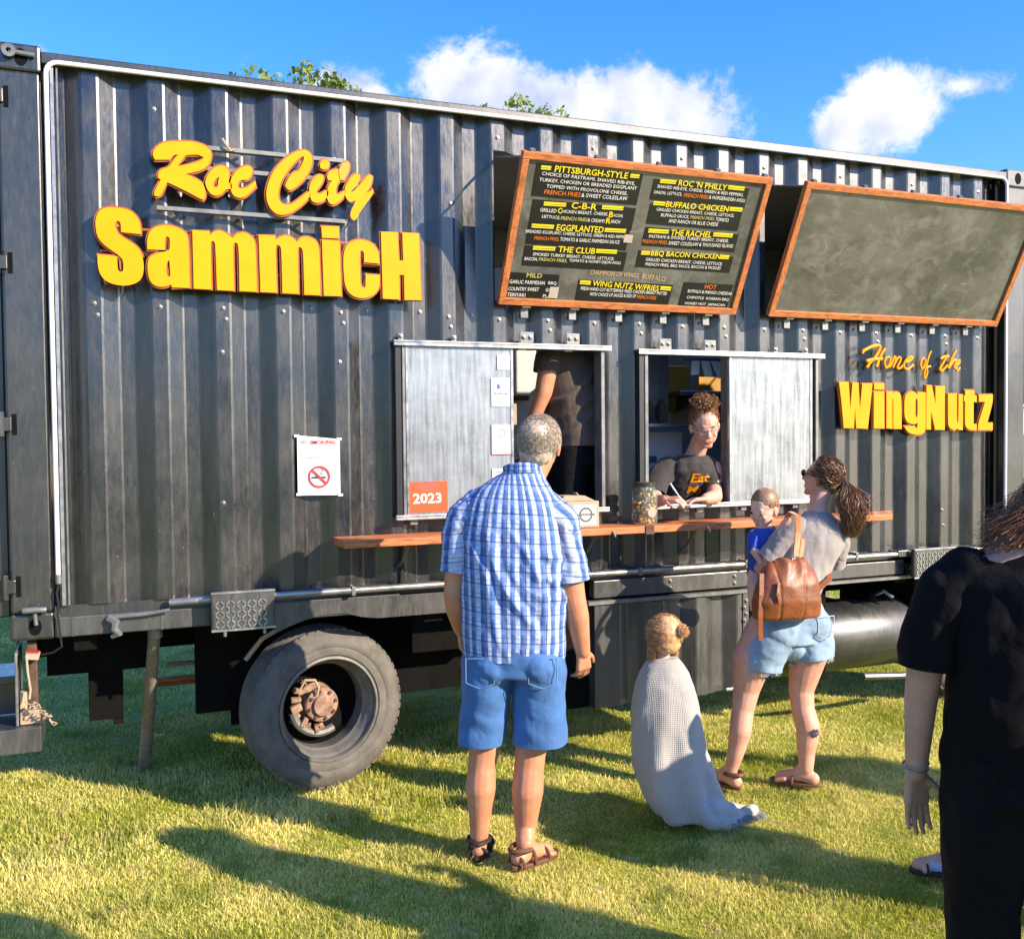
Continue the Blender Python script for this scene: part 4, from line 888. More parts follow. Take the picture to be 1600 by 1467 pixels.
# orange patch on the "t" of City
mb = MB(); extrude_glyph([[(1.472, 3.024), (1.465, 3.069), (1.473, 3.092), (1.493, 3.114), (1.514, 3.116), (1.519, 3.101), (1.514, 3.07), (1.496, 3.034)]], -.0635, .002, mb, 0, 0)
_o = mb.build('orange_patch', M['yellow_orange'], sg['b'])
ORANGE = _o
for z0, x0, x1 in ((3.125, .80, 1.50), (3.03, .82, 1.52), (2.835, .64, 1.50)):
    MB().box(x0, x1, -.038, -.03, z0-.008, z0+.010).box(x0, x1, -.03, -.012, z0-.010, z0-.006).build('rack_bar', M['galv_dull'], sg['b'])
for z0 in (2.735, 2.63, 2.56):
    MB().box(.40, 1.86, -.030, -.022, z0-.005, z0+.005).build('rack_bar', M['amber'], sg['a'])
for k in range(11):
    MB().box(.45+.135*k, .465+.135*k, -.024, .02, 2.62, 2.64).build('stand_off', M['galv_dull'], sg['a'])
for xa in (.75, 1.02, 1.30, 1.47):
    for z0 in (3.125, 2.835): MB().box(xa, xa+.012, -.03, .03, z0-.004, z0+.006).build('stand_off', M['galv_dull'], sg['b'])
MB().tube([(.93, -.045, 3.17), (.945, -.06, 3.14), (.965, -.05, 3.118), (.985, -.05, 3.125)], .006, 6).build('cable_knot', M['kraft'], sg['b'])

# ---- menu boards
UB = Vector((0, -.35, .685)).normalized(); NB = Vector((0, -.685, -.35)).normalized()
def board(name, label, x0, w, h=.769, o_y=-.05, z0=2.472):
    t = thing(name, label, 'menu board', (x0, o_y, z0), 'menu boards')
    O = Vector((x0, o_y, z0)); X = Vector((1, 0, 0))
    def bar(a, b, c, d, m, nm='frame_bar'):
        return MB().obox(O+X*((a+b)/2)+UB*((c+d)/2), X*((b-a)/2), UB*((d-c)/2), NB*.017).build(nm, m, t, bevel=.003)
    f = .036
    bar(0, w, 0, f, M['wood']); bar(0, w, h-f, h, M['wood'])
    bar(0, f, f+.001, h-f-.001, M['wood_v']); bar(w-f, w, f+.001, h-f-.001, M['wood_v'])
    MB().obox(O+X*(w/2)+UB*(h/2)-NB*.004, X*(w/2-f+.002), UB*(h/2-f+.002), NB*.006).build('board_panel', M['board'], t)
    MB().obox(O+X*(w/2)+UB*(h/2)-NB*.020, X*(w/2-.01), UB*(h/2-.01), NB*.003).build('backing_sheet', M['plastic'], t)
    k = 0; xa = .16
    while xa < w-.05:
        h_ = MB().box(x0+xa-.022, x0+xa+.022, -.028, -.004, 2.405, 2.458).build('hinge', M['galv_dull'], t, bevel=.003)
        MB().tube([(x0+xa-.024, -.05, 2.462), (x0+xa+.024, -.05, 2.462)], .009, 8).build('hinge_barrel', M['steel'], h_, smooth=True)
        xa += .278
    for xa in (.05, .4, .75, 1.1, w-.05):
        c = O+X*xa+UB*(h+.006); MB().obox(c, X*.012, UB*.008, NB*.012).build('top_clip', M['galv_dull'], t)
    # stays from the wall opening to the top corners
    for xa in (.03, w-.03):
        MB().tube([O+X*xa+UB*(h-.03)-NB*.02, Vector((x0+xa, .03, 3.235))], .007, 8).build('stay_rod', M['galv_dull'], t, smooth=True)
    return t, O, X
b1, O1, X1 = board('menu_board', 'tilted wood-framed menu board printed with yellow and white sandwich list, left of the blank one', 2.28, 1.446)
b2, O2, X2 = board('menu_board', 'tilted wood-framed empty chalkboard at the right end, no writing on it', 3.95, 1.779)
TM = {'y': 't_y', 'w': 'white_ink', 'o': 't_o', 'p': 't_p', 't': 't_t', 'b': 't_y'}
for s, c, s0, t0, s1, t1, h in MENU:
    if c == 'k':
        MB().obox(O1+X1*((s0+s1)/2)+UB*((t0+t1)/2)+NB*.0035, X1*((s1-s0)/2), UB*((t1-t0)/2), NB*.0012).build('menu_strip', M['board_black'], b1); continue
    lift = NB*(.0062)
    if c == 'b':
        for k, (a, b) in enumerate(((0, .34), (.48, 1))):
            mb = MB(); mb.add([O1+X1*s0+UB*(t0+h*a)+lift, O1+X1*s1+UB*(t1+h*a)+lift, O1+X1*s1+UB*(t1+h*b)+lift, O1+X1*s0+UB*(t0+h*b)+lift], [(0, 1, 2, 3)]); mb.build('rule_line', M['t_y'], b1)
        continue
    place_text(s, M[TM[c]], b1, O1+X1*s0+UB*t0+lift, X1, UB, s1-s0, h, .014 if h > .027 else .0, 'menu_line', shear=(t1-t0))
# masking tape scraps on the menu
for a, b, w_, h_ in ((.665, .385, .05, .042), (.30, .075, .05, .06)):
    MB().obox(O1+X1*a+UB*b+NB*.0065, X1*w_*.5, UB*h_*.5, NB*.0008).build('paper_scrap', mat('beige_tape', (.5, .42, .35), .7), b1)

# ---- notices and stickers
XV, ZV = Vector((1, 0, 0)), Vector((0, 0, 1))
def disc(c, r0, r1, m, name, parent, n=28, y=None):
    mb = MB(); v = []
    for k in range(n):
        a = 2*math.pi*k/n
        v += [(c[0]+r1*math.cos(a), c[1], c[2]+r1*math.sin(a)), (c[0]+r0*math.cos(a), c[1], c[2]+r0*math.sin(a))]
    mb.add(v, [(2*k, 2*((k+1) % n), 2*((k+1) % n)+1, 2*k+1) for k in range(n)])
    return mesh_obj(name, mb.mesh(name), m, parent)
ns = thing('no_smoking_notice', 'white paper notice with red prohibition symbol taped to the ribbed wall', 'notice', (1.36, -.0, 1.52))
NY = .0095
# sheet follows the tape corners, slightly bowed
mb = MB(); vv = []; nx, nz = 8, 6
for i in range(nx+1):
    for j in range(nz+1):
        u, v = i/nx, j/nz; vv.append((1.258+.207*u, NY+.003*math.sin(u*math.pi), 1.515+(.290-.016*u)*v-.004*u))
mb.add(vv, [(i*(nz+1)+j, (i+1)*(nz+1)+j, (i+1)*(nz+1)+j+1, i*(nz+1)+j+1) for i in range(nx) for j in range(nz)])
sh = mb.build('sheet', M['white_paper'], ns); s_ = sh.modifiers.new('th', 'SOLIDIFY'); s_.thickness = .0005
ty = NY-.0025
place_text('NO', M['ink_grey'], ns, (1.275, ty, 1.764), XV, ZV, .038, .018, .01, 'lettering')
place_text('SMOKING', M['ink_red'], ns, (1.319, ty, 1.762), XV, ZV, .125, .019, .02, 'lettering')
place_text('THANK YOU!', M['ink_grey'], ns, (1.290, ty, 1.690), XV, ZV, .140, .016, .0, 'lettering')
disc((1.362, ty, 1.603), .044, .054, M['ink_red'], 'ring', ns)
MB().add([(1.322, ty-.0004, 1.634), (1.330, ty-.0004, 1.642), (1.402, ty-.0004, 1.572), (1.394, ty-.0004, 1.564)], [(0, 1, 2, 3)]).build('slash', M['ink_red'], ns)
MB().box(1.325, 1.395, ty-.0002, ty, 1.596, 1.604).build('cigarette', M['ink_black'], ns)
mb = MB(); mb.tube([(1.378, ty, 1.612), (1.372, ty, 1.625), (1.384, ty, 1.632), (1.376, ty, 1.643)], .0022, 5); mb.build('smoke', M['ink_grey'], ns)
for xx, zz in ((1.256, 1.803), (1.462, 1.785), (1.262, 1.520), (1.465, 1.512)):
    MB().box(xx-.012, xx+.012, NY-.003, NY-.0026, zz-.006, zz+.006).build('tape', M['led'], ns)

st1 = thing('year_sticker', 'orange-red square sticker reading 2023 at the lower left of the left window pane', 'sticker', (1.9, -.03, 1.41))
MB().box(1.792, 2.006, -.0285, -.0272, 1.412, 1.567).build('sheet', M['orange_sticker'], st1)
place_text('2023', M['white_ink'], st1, (1.823, -.0292, 1.457), XV, ZV, .150, .052, .022, 'lettering')
for a_, b_, z_ in ((1.86, 1.94, 1.524), (1.835, 1.965, 1.538), (1.85, 1.95, 1.549)): MB().box(a_, b_, -.0292, -.0288, z_, z_+.005).build('print_line', M['ink_pink'], st1)
def card(label, x0, x1, z0, z1, rim=None):
    t = thing('payment_sticker', label, 'sticker', ((x0+x1)/2, -.03, z0))
    MB().box(x0, x1, -.0310, -.0302, z0, z1).build('sheet', M['white_paper'], t)
    return t
c1 = card('small white sticker at the top right corner of the left window pane', 2.283, 2.352, 2.135, 2.212)
disc((2.30, -.0316, 2.192), .004, .008, M['ink_grey'], 'mark', c1, 12)
MB().box(2.315, 2.345, -.0316, -.0312, 2.188, 2.192).box(2.297, 2.303, -.0316, -.0312, 2.148, 2.165).build('mark', M['ink_grey'], c1)
c2 = card('white sticker with blue thumbs-up on the left window pane', 2.250, 2.352, 1.945, 2.092)
place_text('LIKE', M['ink_grey'], c2, (2.262, -.0316, 2.075), XV, ZV, .02, .006, 0, 'lettering'); place_text('US', M['ink_grey'], c2, (2.325, -.0316, 2.075), XV, ZV, .014, .006, 0, 'lettering')
MB().prism([(0, 0), (.018, 0), (.018, .024), (0, .024)], (2.278, -.0316, 2.035), (1, 0, 0), (0, 0, 1), (0, .0003, 0)).build('thumb_cuff', M['ink_blue'], c2)
pl = [(.0, 0), (.028, 0), (.032, .008), (.034, .024), (.020, .027), (.019, .042), (.012, .042), (.008, .028), (0, .022)]
MB().prism(pl, (2.298, -.0316, 2.035), (1, 0, 0), (0, 0, 1), (0, .0003, 0)).build('thumb', M['ink_blue'], c2)
pl2 = [(.003, .003), (.026, .003), (.029, .009), (.030, .021), (.017, .024), (.016, .038), (.013, .038), (.010, .026), (.003, .020)]
MB().prism(pl2, (2.298, -.0322, 2.035), (1, 0, 0), (0, 0, 1), (0, .0003, 0)).build('thumb', M['white_paper'], c2)
place_text('facebook', M['ink_black'], c2, (2.262, -.0316, 2.005), XV, ZV, .078, .016, .02, 'lettering')
MB().box(2.268, 2.285, -.0316, -.0312, 1.968, 1.972).box(2.292, 2.297, -.0316, -.0312, 1.96, 1.985).build('mark', M['ink_grey'], c2)
c3 = card('white red-edged sticker with a camera icon on the left window pane', 2.250, 2.352, 1.70, 1.852)
MB().box(2.246, 2.250, -.0308, -.0302, 1.696, 1.852).box(2.250, 2.352, -.0308, -.0302, 1.695, 1.6995).build('red_edge', M['ink_red'], c3)
place_text('FOLLOW US', M['ink_grey'], c3, (2.268, -.0316, 1.836), XV, ZV, .06, .007, 0, 'lettering')
def rrect(cx, cz, w, h, r, n=5):
    out = []
    for (sx, sz, a0) in ((1, 1, 0), (-1, 1, 90), (-1, -1, 180), (1, -1, 270)):
        for k in range(n): a = R(a0+90*k/(n-1)); out.append((cx+sx*(w-r)+r*math.cos(a), cz+sz*(h-r)+r*math.sin(a)))
    return out
def ringp(cx, cz, w, h, r, t, y, m, p):
    a = rrect(cx, cz, w, h, r); b = rrect(cx, cz, w-t, h-t, max(r-t, .001)); n = len(a)
    mb = MB(); mb.add([(x, y, z) for x, z in a+b], [(i, (i+1) % n, n+(i+1) % n, n+i) for i in range(n)]); return mesh_obj('icon_frame', mb.mesh('icon_frame'), m, p)
ringp(2.302, 1.806, .019, .019, .007, .0035, -.0316, M['ink_black'], c3)
disc((2.302, -.0316, 1.806), .006, .009, M['ink_black'], 'icon_lens', c3, 16); disc((2.313, -.0316, 1.817), .0001, .0022, M['ink_black'], 'icon_dot', c3, 8)
place_text('Instagram', M['ink_pink'], c3, (2.264, -.0316, 1.762), XV, ZV, .075, .013, .0, 'lettering')
MB().box(2.268, 2.285, -.0316, -.0312, 1.72, 1.724).box(2.292, 2.297, -.0316, -.0312, 1.712, 1.737).build('mark', M['ink_grey'], c3)
c4 = card('white sticker at the bottom right of the left window pane behind the man', 2.25, 2.35, 1.48, 1.625)
MB().box(2.27, 2.33, -.0316, -.0312, 1.604, 1.610).build('print_line', M['ink_grey'], c4)
for x_, z_ in (): pass

# ---- things on the shelf
jar = thing('pepper_jar', 'tall glass jar stuffed with yellow and dark peppers on the shelf below the right window', 'jar', (3.10, -.115, 1.308))
rj = .070
glass = bpy.data.materials.new('jar_glass'); nt, N, Lk, P = nodes(glass); P.inputs['Base Color'].default_value = (.95, .97, .9, 1); P.inputs['Alpha'].default_value = .10; P.inputs['Roughness'].default_value = .06; P.inputs['Specular IOR Level'].default_value = .4
MB().lathe([(.0001, .004), (rj-.006, .004), (rj, .014), (rj, .17), (rj-.012, .195), (rj-.014, .205)], (3.10, -.115, 1.308), axis='Z', n=32).build('glass', glass, jar, smooth=True)
MB().lathe([(rj-.010, .205), (rj-.008, .205), (rj-.008, .228), (.0001, .230)], (3.10, -.115, 1.308), axis='Z', n=28).build('lid', mat('dark_lid', (.07, .06, .03), .4, .4, var=.4), jar, smooth=True)
pm = [mat('yellow_pepper', (.80, .40, .01), .35, var=.3, vscale=30), mat('olive_pepper', (.12, .13, .02), .4, var=.4), mat('black_pepper_piece', (.02, .02, .015), .4), mat('pale_pepper', (.75, .66, .30), .4, var=.3)]
rr = random.Random(4)
for mi, cnt in ((0, 40), (1, 40), (2, 40), (3, 12)):
    mb = MB()
    for k in range(cnt):
        a = rr.uniform(0, 6.28); rad = (rj-.014)*math.sqrt(rr.uniform(.4, 1)); c = Vector((3.10+rad*math.cos(a), -.115+rad*math.sin(a), 1.325+rr.uniform(0, .165)))
        d = Vector((rr.gauss(0, 1), rr.gauss(0, 1), rr.gauss(0, 1))).normalized()*rr.uniform(.006, .014)
        mb.tube([c-d*1.3, c-d*.6, c+d*.6, c+d*1.3], [.002, .0085, .0085, .002], 7)
    o = mb.build('pepper_piece', pm[mi], jar, smooth=True); o['kind'] = 'stuff'
MB().lathe([(.0001, -.003), (.026, -.003), (.026, 0)], (3.108, -.178, 1.375), n=24).build('jar_label', M['kraft'], jar)
bx_ = thing('takeaway_box', 'kraft cardboard takeaway box with white logo label on the shelf beside the man', 'box', (2.69, -.11, 1.308))
mb = MB(); mb.box(2.565, 2.795, -.172, -.045, 1.309, 1.448); mb.build('carton', M['kraft'], bx_, bevel=.006)
mb = MB(); mb.prism([(0, 0), (.20, 0), (.14, .028), (.02, .030)], (2.575, -.165, 1.449), (1, 0, 0), (0, 0, 1), (0, .11, 0)); mb.build('folded_lid', M['kraft'], bx_, bevel=.003)
mb = MB(); mb.obox((2.70, -.10, 1.478), (.012, 0, -.014), (0, .02, 0), (.0015, 0, .0015)); mb.build('lid_tab', M['kraft'], bx_)
MB().box(2.645, 2.775, -.1740, -.1728, 1.325, 1.430).build('label_sheet', M['white_paper'], bx_)
disc((2.715, -.1745, 1.378), .028, .040, mat('olive_ink', (.11, .12, .08), .6), 'logo_ring', bx_)
MB().box(2.692, 2.738, -.1749, -.1745, 1.374, 1.381).build('logo_bar', M['ink_grey'], bx_)
MB().box(2.660, 2.770, -.1744, -.1741, 1.371, 1.385).build('logo_ribbon', mat('olive_ink_light', (.2, .2, .15), .6), bx_)

# ================================================================ PEOPLE
def V(*a): return Vector(a)


class Frame:
    """local frame: x right, y forward, z up; heading in radians from +Y towards +X"""
    def __init__(s, base, head, scale=1.):
        s.o = Vector(base); s.r = Vector((math.cos(head), -math.sin(head), 0)); s.f = Vector((math.sin(head), math.cos(head), 0)); s.s = scale
    def __call__(s, x, y, z): return s.o+(s.r*x+s.f*y+Vector((0, 0, z)))*s.s
    def loc(s, p):
        d = (Vector(p)-s.o)/s.s; return Vector((d.dot(s.r), d.dot(s.f), d.z))


class Sculpt:
    """closed primitives fused by a voxel remesh into one continuous surface"""
    def __init__(s, F): s.F = F; s.mb = MB()
    def cap(s, a, ra, b, rb, n=16, flat=1.):
        F = s.F; A, B = F(*a), F(*b); d = B-A; L_ = d.length
        if L_ < 1e-6: return s.ell(a, (ra, ra, ra))
        ra *= F.s; rb *= F.s
        t = d/L_; u = t.orthogonal().normalized(); w = t.cross(u); rings = []
        for k in range(5):
            ph = math.pi/2*(1-k/4); rings.append((A-t*ra*math.sin(ph), max(ra*math.cos(ph), 1e-4)))
        for k in range(1, 5):
            ph = math.pi/2*k/4; rings.append((B+t*rb*math.sin(ph) if k else B, max(rb*math.cos(ph), 1e-4)))
        rings.insert(5, (B, rb))
        s.mb.rings([[c+u*(math.cos(2*math.pi*i/n)*r)+w*(math.sin(2*math.pi*i/n)*r) for i in range(n)] for c, r in rings])
        return s
    def chain(s, pts):
        for (a, ra), (b, rb) in zip(pts, pts[1:]): s.cap(a, ra, b, rb)
        return s
    def ell(s, c, r, R3=None, n=18):
        F = s.F; rings = []
        for j in range(1, n//2):
            ph = math.pi*j/(n//2)-math.pi/2; ring = []
            for i in range(n):
                a = 2*math.pi*i/n; p = Vector((r[0]*math.cos(ph)*math.cos(a), r[1]*math.cos(ph)*math.sin(a), r[2]*math.sin(ph)))
                if R3 is not None: p = R3 @ p
                ring.append(F(c[0]+p.x, c[1]+p.y, c[2]+p.z))
            rings.append(ring)
        s.mb.rings(rings); return s
    def loft(s, rs, n=28):
        """rs: (z, cx, cy, rx, ry[, power]) horizontal sections"""
        rings = []
        for q in rs:
            z, cx, cy, rx, ry = q[:5]; pw = q[5] if len(q) > 5 else 2.3; ring = []
            for i in range(n):
                a = 2*math.pi*i/n; c, d = math.cos(a), math.sin(a)
                ring.append(s.F(cx+rx*math.copysign(abs(c)**(2/pw), c), cy+ry*math.copysign(abs(d)**(2/pw), d), z))
            rings.append(ring)
        s.mb.rings(rings); return s
    def finish(s, name, m, parent, vox=.006, sm=4, disp=None, fab=None, cuts=()):
        me = s.mb.mesh(name)
        import bmesh
        bm = bmesh.new(); bm.from_mesh(me); bmesh.ops.recalc_face_normals(bm, faces=bm.faces); bm.to_mesh(me); bm.free()
        tmp = bpy.data.objects.new('tmp', me); COL.objects.link(tmp)
        r = tmp.modifiers.new('r', 'REMESH'); r.mode = 'VOXEL'; r.voxel_size = vox; r.use_smooth_shade = True
        if sm: q = tmp.modifiers.new('s', 'SMOOTH'); q.factor = .6; q.iterations = sm
        dg = bpy.context.evaluated_depsgraph_get(); dg.update()
        out = bpy.data.meshes.new_from_object(tmp.evaluated_get(dg), preserve_all_data_layers=False, depsgraph=dg)
        bpy.data.objects.remove(tmp); bpy.data.meshes.remove(me); out.name = name
        n = len(out.vertices); co = np.empty(n*3, 'f'); out.vertices.foreach_get('co', co); co = co.reshape(-1, 3)
        F = s.F; loc = (co-np.array(F.o))/F.s; loc = np.stack([loc @ np.array(F.r), loc @ np.array(F.f), loc[:, 2]], 1)
        if disp is not None:
            no = np.empty(n*3, 'f'); out.vertex_normals.foreach_get('vector', no); no = no.reshape(-1, 3)
            d = disp(loc); co = co+no*d[:, None]*F.s; out.vertices.foreach_set('co', co.astype('f').ravel())
        if fab is not None:
            a = out.attributes.new('fab', 'FLOAT_VECTOR', 'POINT'); a.data.foreach_set('vector', fab(loc).astype('f').ravel())
        if cuts:
            bm = bmesh.new(); bm.from_mesh(out)
            for pt, nl, rad in cuts:      # open hems: trim what lies beyond the plane near this point
                P0 = F(*pt); nw = (F.r*nl[0]+F.f*nl[1]+Vector((0, 0, nl[2]))).normalized()
                fs = [f for f in bm.faces if (f.calc_center_median()-P0).length < rad*F.s]
                gs = set(fs)
                for f in fs: gs.update(f.edges); gs.update(f.verts)
                bmesh.ops.bisect_plane(bm, geom=list(gs), plane_co=P0, plane_no=nw, clear_outer=True, dist=1e-5)
            bm.to_mesh(out); bm.free()
            for p in out.polygons: p.use_smooth = True
        out.materials.clear()
        out.update()
        return mesh_obj(name, out, m, parent, smooth=True)


def nz(loc, sc, seed=0., oct_=2):
    """cheap smooth noise: sum of rotated sines (vectorised)"""
    x, y, z = loc[:, 0]*sc[0]+seed, loc[:, 1]*sc[1]+seed*1.7, loc[:, 2]*sc[2]+seed*.6
    v = 0
    for k in range(oct_+1):
        a = 1.9**k
        v = v+(np.sin(x*a*1.3+1.7*np.sin(y*a*.9+z*a*.7+k))+np.sin(y*a*1.1+1.5*np.sin(z*a*1.2+x*a*.6+2*k))+np.sin(z*a*.95+1.9*np.sin(x*a*.8-y*a*.5+3*k)))/(3*1.7**k)
    return v


def folds(amp=.006, sc=(16, 16, 9), seed=1.):
    return lambda L_: amp*(nz(L_, sc, seed)+.9*np.abs(nz(L_, tuple(q*1.8 for q in sc), seed+4, 1)))


def hand(S, wrist, fwd, nrm, side, curl=.35, size=1., spread=.12, thumb=.8):
    """S sculpt; wrist point, fwd = towards the fingertips, nrm = palm normal (palm side), side = +1 thumb towards fwd x nrm"""
    w = Vector(wrist); f = Vector(fwd).normalized(); n = Vector(nrm); n = (n-f*n.dot(f)).normalized(); t = f.cross(n)*side
    sz = size
    c = w+f*.045*sz
    def P(a, b, d): return w+f*a*sz+t*b*sz+n*d*sz
    for b in (-.026, -.009, .009, .026):
        S.cap(tuple(P(.0, b*.55, 0)), .015*sz, tuple(P(.082, b, 0)), .0125*sz)
    lens = {.027: (.038, .024, .02), .009: (.043, .027, .021), -.009: (.04, .026, .02), -.026: (.031, .02, .018)}
    for b, (l1, l2, l3) in lens.items():
        p = P(.082, b, 0); d = (f+t*(b/.027)*spread).normalized(); ang = curl*(1.+.25*(b < 0)); r = .0085*sz
        for k, l in enumerate((l1, l2, l3)):
            d = (d*math.cos(ang)+n*math.sin(ang)).normalized() if k or curl > .2 else d
            q = p+d*l*sz; S.cap(tuple(p), r, tuple(q), r*.92); p = q; r *= .93
            ax = d.cross(t) if False else None
            n2 = n
        
    p = P(.02, .026, .004); d = (t*.75+f*.75+n*.25*thumb).normalized(); q = p+d*.042*sz
    S.cap(tuple(P(.012, .012, .004)), .014*sz, tuple(p), .0135*sz); S.cap(tuple(p), .0125*sz, tuple(q), .010*sz)
    d = (d*.6+f*.8+n*.35*thumb).normalized(); S.cap(tuple(q), .010*sz, tuple(q+d*.03*sz), .0088*sz)


def rot3(yaw=0., pitch=0., roll=0.):
    """head orientation inside a body frame: yaw to the right, pitch up, roll to the right"""
    return Matrix.Rotation(-yaw, 3, 'Z') @ Matrix.Rotation(pitch, 3, 'X') @ Matrix.Rotation(roll, 3, 'Y')


def head_shape(S, c, R3, k=1., jaw=1., nose=1.):
    c = Vector(c)
    def at(x, y, z): return tuple(c+R3 @ Vector((x*k, y*k, z*k)))
    def e(p, r): S.ell(at(*p), tuple(q*k for q in r), R3)
    e((0, -.012, .022), (.076, .096, .090)); e((0, .022, -.040), (.058*jaw, .066, .070)); e((0, .012, -.010), (.070, .080, .070))
    S.cap(at(-.012, .062, -.094), .018*k, at(.012, .062, -.094), .018*k)
    S.cap(at(-.028, .074, .022), .011*k, at(.028, .074, .022), .011*k)
    S.cap(at(0, .084, .008*nose), .0085*k, at(0, .080+.023*nose, -.028), .0125*k*(.5+.5*nose)); S.cap(at(-.011, .076+.018*nose, -.033), .008*k, at(.011, .076+.018*nose, -.033), .008*k)
    e((-.036, .066, -.026), (.020, .018, .018)); e((.036, .066, -.026), (.020, .018, .018))
    S.cap(at(-.014, .083, -.058), .0065*k, at(.014, .083, -.058), .0065*k); S.cap(at(-.013, .080, -.070), .0075*k, at(.013, .080, -.070), .0075*k)
    for sx in (-1, 1):
        e((sx*.077, -.004, -.014), (.008, .018, .031)); e((sx*.084, -.010, -.006), (.005, .014, .020))
    return at


def strands(name, m, parent, roots, n_seg=5, width=.003, seed=1, F=None):
    """roots: list of (point, direction list) -> ribbons; each entry = list of points"""
    mb_v = []; mb_f = []; rr = random.Random(seed)
    for path in roots:
        b = len(mb_v); k = len(path); ax = Vector((rr.gauss(0, 1), rr.gauss(0, 1), rr.gauss(0, 1))).normalized()
        for i, p in enumerate(path):
            t = (path[min(i+1, k-1)]-path[max(i-1, 0)])
            s_ = t.cross(ax)
            if s_.length < 1e-9: s_ = Vector((1, 0, 0))
            s_.normalize(); w = width*(1-.75*i/(k-1)); mb_v += [tuple(p-s_*w/2), tuple(p+s_*w/2)]
        for i in range(k-1): mb_f.append((b+2*i, b+2*i+1, b+2*i+3, b+2*i+2))
    me = bpy.data.meshes.new(name); me.from_pydata(mb_v, [], mb_f); me.update()
    return mesh_obj(name, me, m, parent, smooth=True)


def scalp_strands(F, c, R3, k, test, length, curl, n, seed=1, down=.5, out=.35, segs=6, lift=1.03, sweep=(0, 0, 0)):
    rr = random.Random(seed); res = []; c = Vector(c); sw = Vector(sweep)
    while len(res) < n:
        d = Vector((rr.gauss(0, 1), rr.gauss(0, 1), rr.gauss(0, 1))).normalized()
        if not test(d, rr): continue
        p = Vector((d.x*.077, d.y*.098-.012, d.z*.092+.022))*lift; nr = Vector((d.x/.077, d.y/.098, d.z/.092)).normalized()
        tan = (Vector((0, 0, -1))*down+sw+Vector((rr.gauss(0, .3), rr.gauss(0, .3), rr.gauss(0, .3)))); tan = (tan-nr*tan.dot(nr))
        if tan.length > 1e-6: tan.normalize()
        path = []; q = p.copy(); dirn = (nr*out+tan).normalized(); ln = length*rr.uniform(.6, 1.15); ph = rr.uniform(0, 6.28); bx = dirn.cross(nr)
        if bx.length < 1e-6: bx = Vector((1, 0, 0))
        bx.normalize()
        for i in range(segs):
            w = curl*math.sin(ph+i*1.5)*min(i, 2)/2
            path.append(F(*(c+R3 @ ((q+bx*w+nr*(curl*.6*math.cos(ph+i*1.5)*min(i, 2)/2))*k))))
            q = q+dirn*ln/(segs-1); dirn = (dirn*.8+tan*.25-nr*.06).normalized()
        res.append(path)
    return res


def foot(S, ankle, toe_dir, L_=.25, w=.045):
    """ankle (x, y, z) local, toe_dir horizontal unit (x, y)"""
    ax, ay, az = ankle; dx, dy = toe_dir; n = math.hypot(dx, dy); dx /= n; dy /= n; px, py = dy, -dx
    h = (ax-dx*.035, ay-dy*.035)
    S.cap((h[0], h[1], .045), .034, (ax+dx*.02, ay+dy*.02, .06), .036)
    S.cap((ax, ay, az), .036, (ax+dx*.04, ay+dy*.04, .055), .036)
    S.cap((ax+dx*.03, ay+dy*.03, .055), .036, (ax+dx*.13, ay+dy*.13, .036), .026)
    for k in range(5):
        o = (-.034+.017*k)*w/.045; ln = L_*(.70 if k else .72)-abs(k-1)*.006
        S.cap((ax+dx*.10+px*o*.9, ay+dy*.10+py*o*.9, .032), .017, (ax+dx*(ln-.02)+px*o*1.1, ay+dy*(ln-.02)+py*o*1.1, .024), .011)


def sandal(F, parent, ankle, toe_dir, m, L_=.27, straps=((.02, .075), (.10, .052), (-.045, .05)), name='sandal', back=True):
    ax, ay, az = ankle; dx, dy = toe_dir; n = math.hypot(dx, dy); dx /= n; dy /= n; px, py = dy, -dx
    root = None
    poly = []
    for k in range(28):
        a = 2*math.pi*k/28; u = math.cos(a); v = math.sin(a); wd = .046+.010*u; poly.append((.055+u*L_*.5, v*wd))
    o = F(ax, ay, .004); U = F.r*dx+F.f*dy; P_ = F.r*px+F.f*py
    sole = MB().prism([(p[0], p[1]) for p in poly], o, U*F.s, P_*F.s, (0, 0, .020)).build(name, m, parent, bevel=.004)
    for (d, h) in straps:
        pts = []
        for k in range(13):
            a = math.pi*k/12; pts.append(F(ax+dx*d+px*math.cos(a)*.047, ay+dy*d+py*math.cos(a)*.047, .018+math.sin(a)*(h-.01)))
        MB().tube(pts, .007*F.s, 6).build('sandal_strap', m, sole, smooth=True)
    if back:
        pts = []
        for k in range(13):
            a = math.pi*(k/12)+math.pi/2
            pts.append(F(ax+dx*(.0+math.cos(a)*.075)+px*math.sin(a)*.044, ay+dy*(.0+math.cos(a)*.075)+py*math.sin(a)*.044, .085))
        MB().tube(pts, .011*F.s, 6).build('sandal_strap', m, sole, smooth=True)
    return sole


def sleeve(F, pts, name, m, parent, cut, vox=.006, disp=None, fab=None):
    S = Sculpt(F); S.chain(pts)
    return S.finish(name, m, parent, vox=vox, sm=3, disp=disp, fab=fab, cuts=[(*cut, .5)])


# ---------------------------------------------------------------- man in the plaid shirt
man = thing('person', 'grey-haired man in blue plaid shirt and denim shorts standing with his back to the camera', 'person', (1.95, -.97, 0))
F = Frame((1.975, -.970, 0), R(24))
S = Sculpt(F)
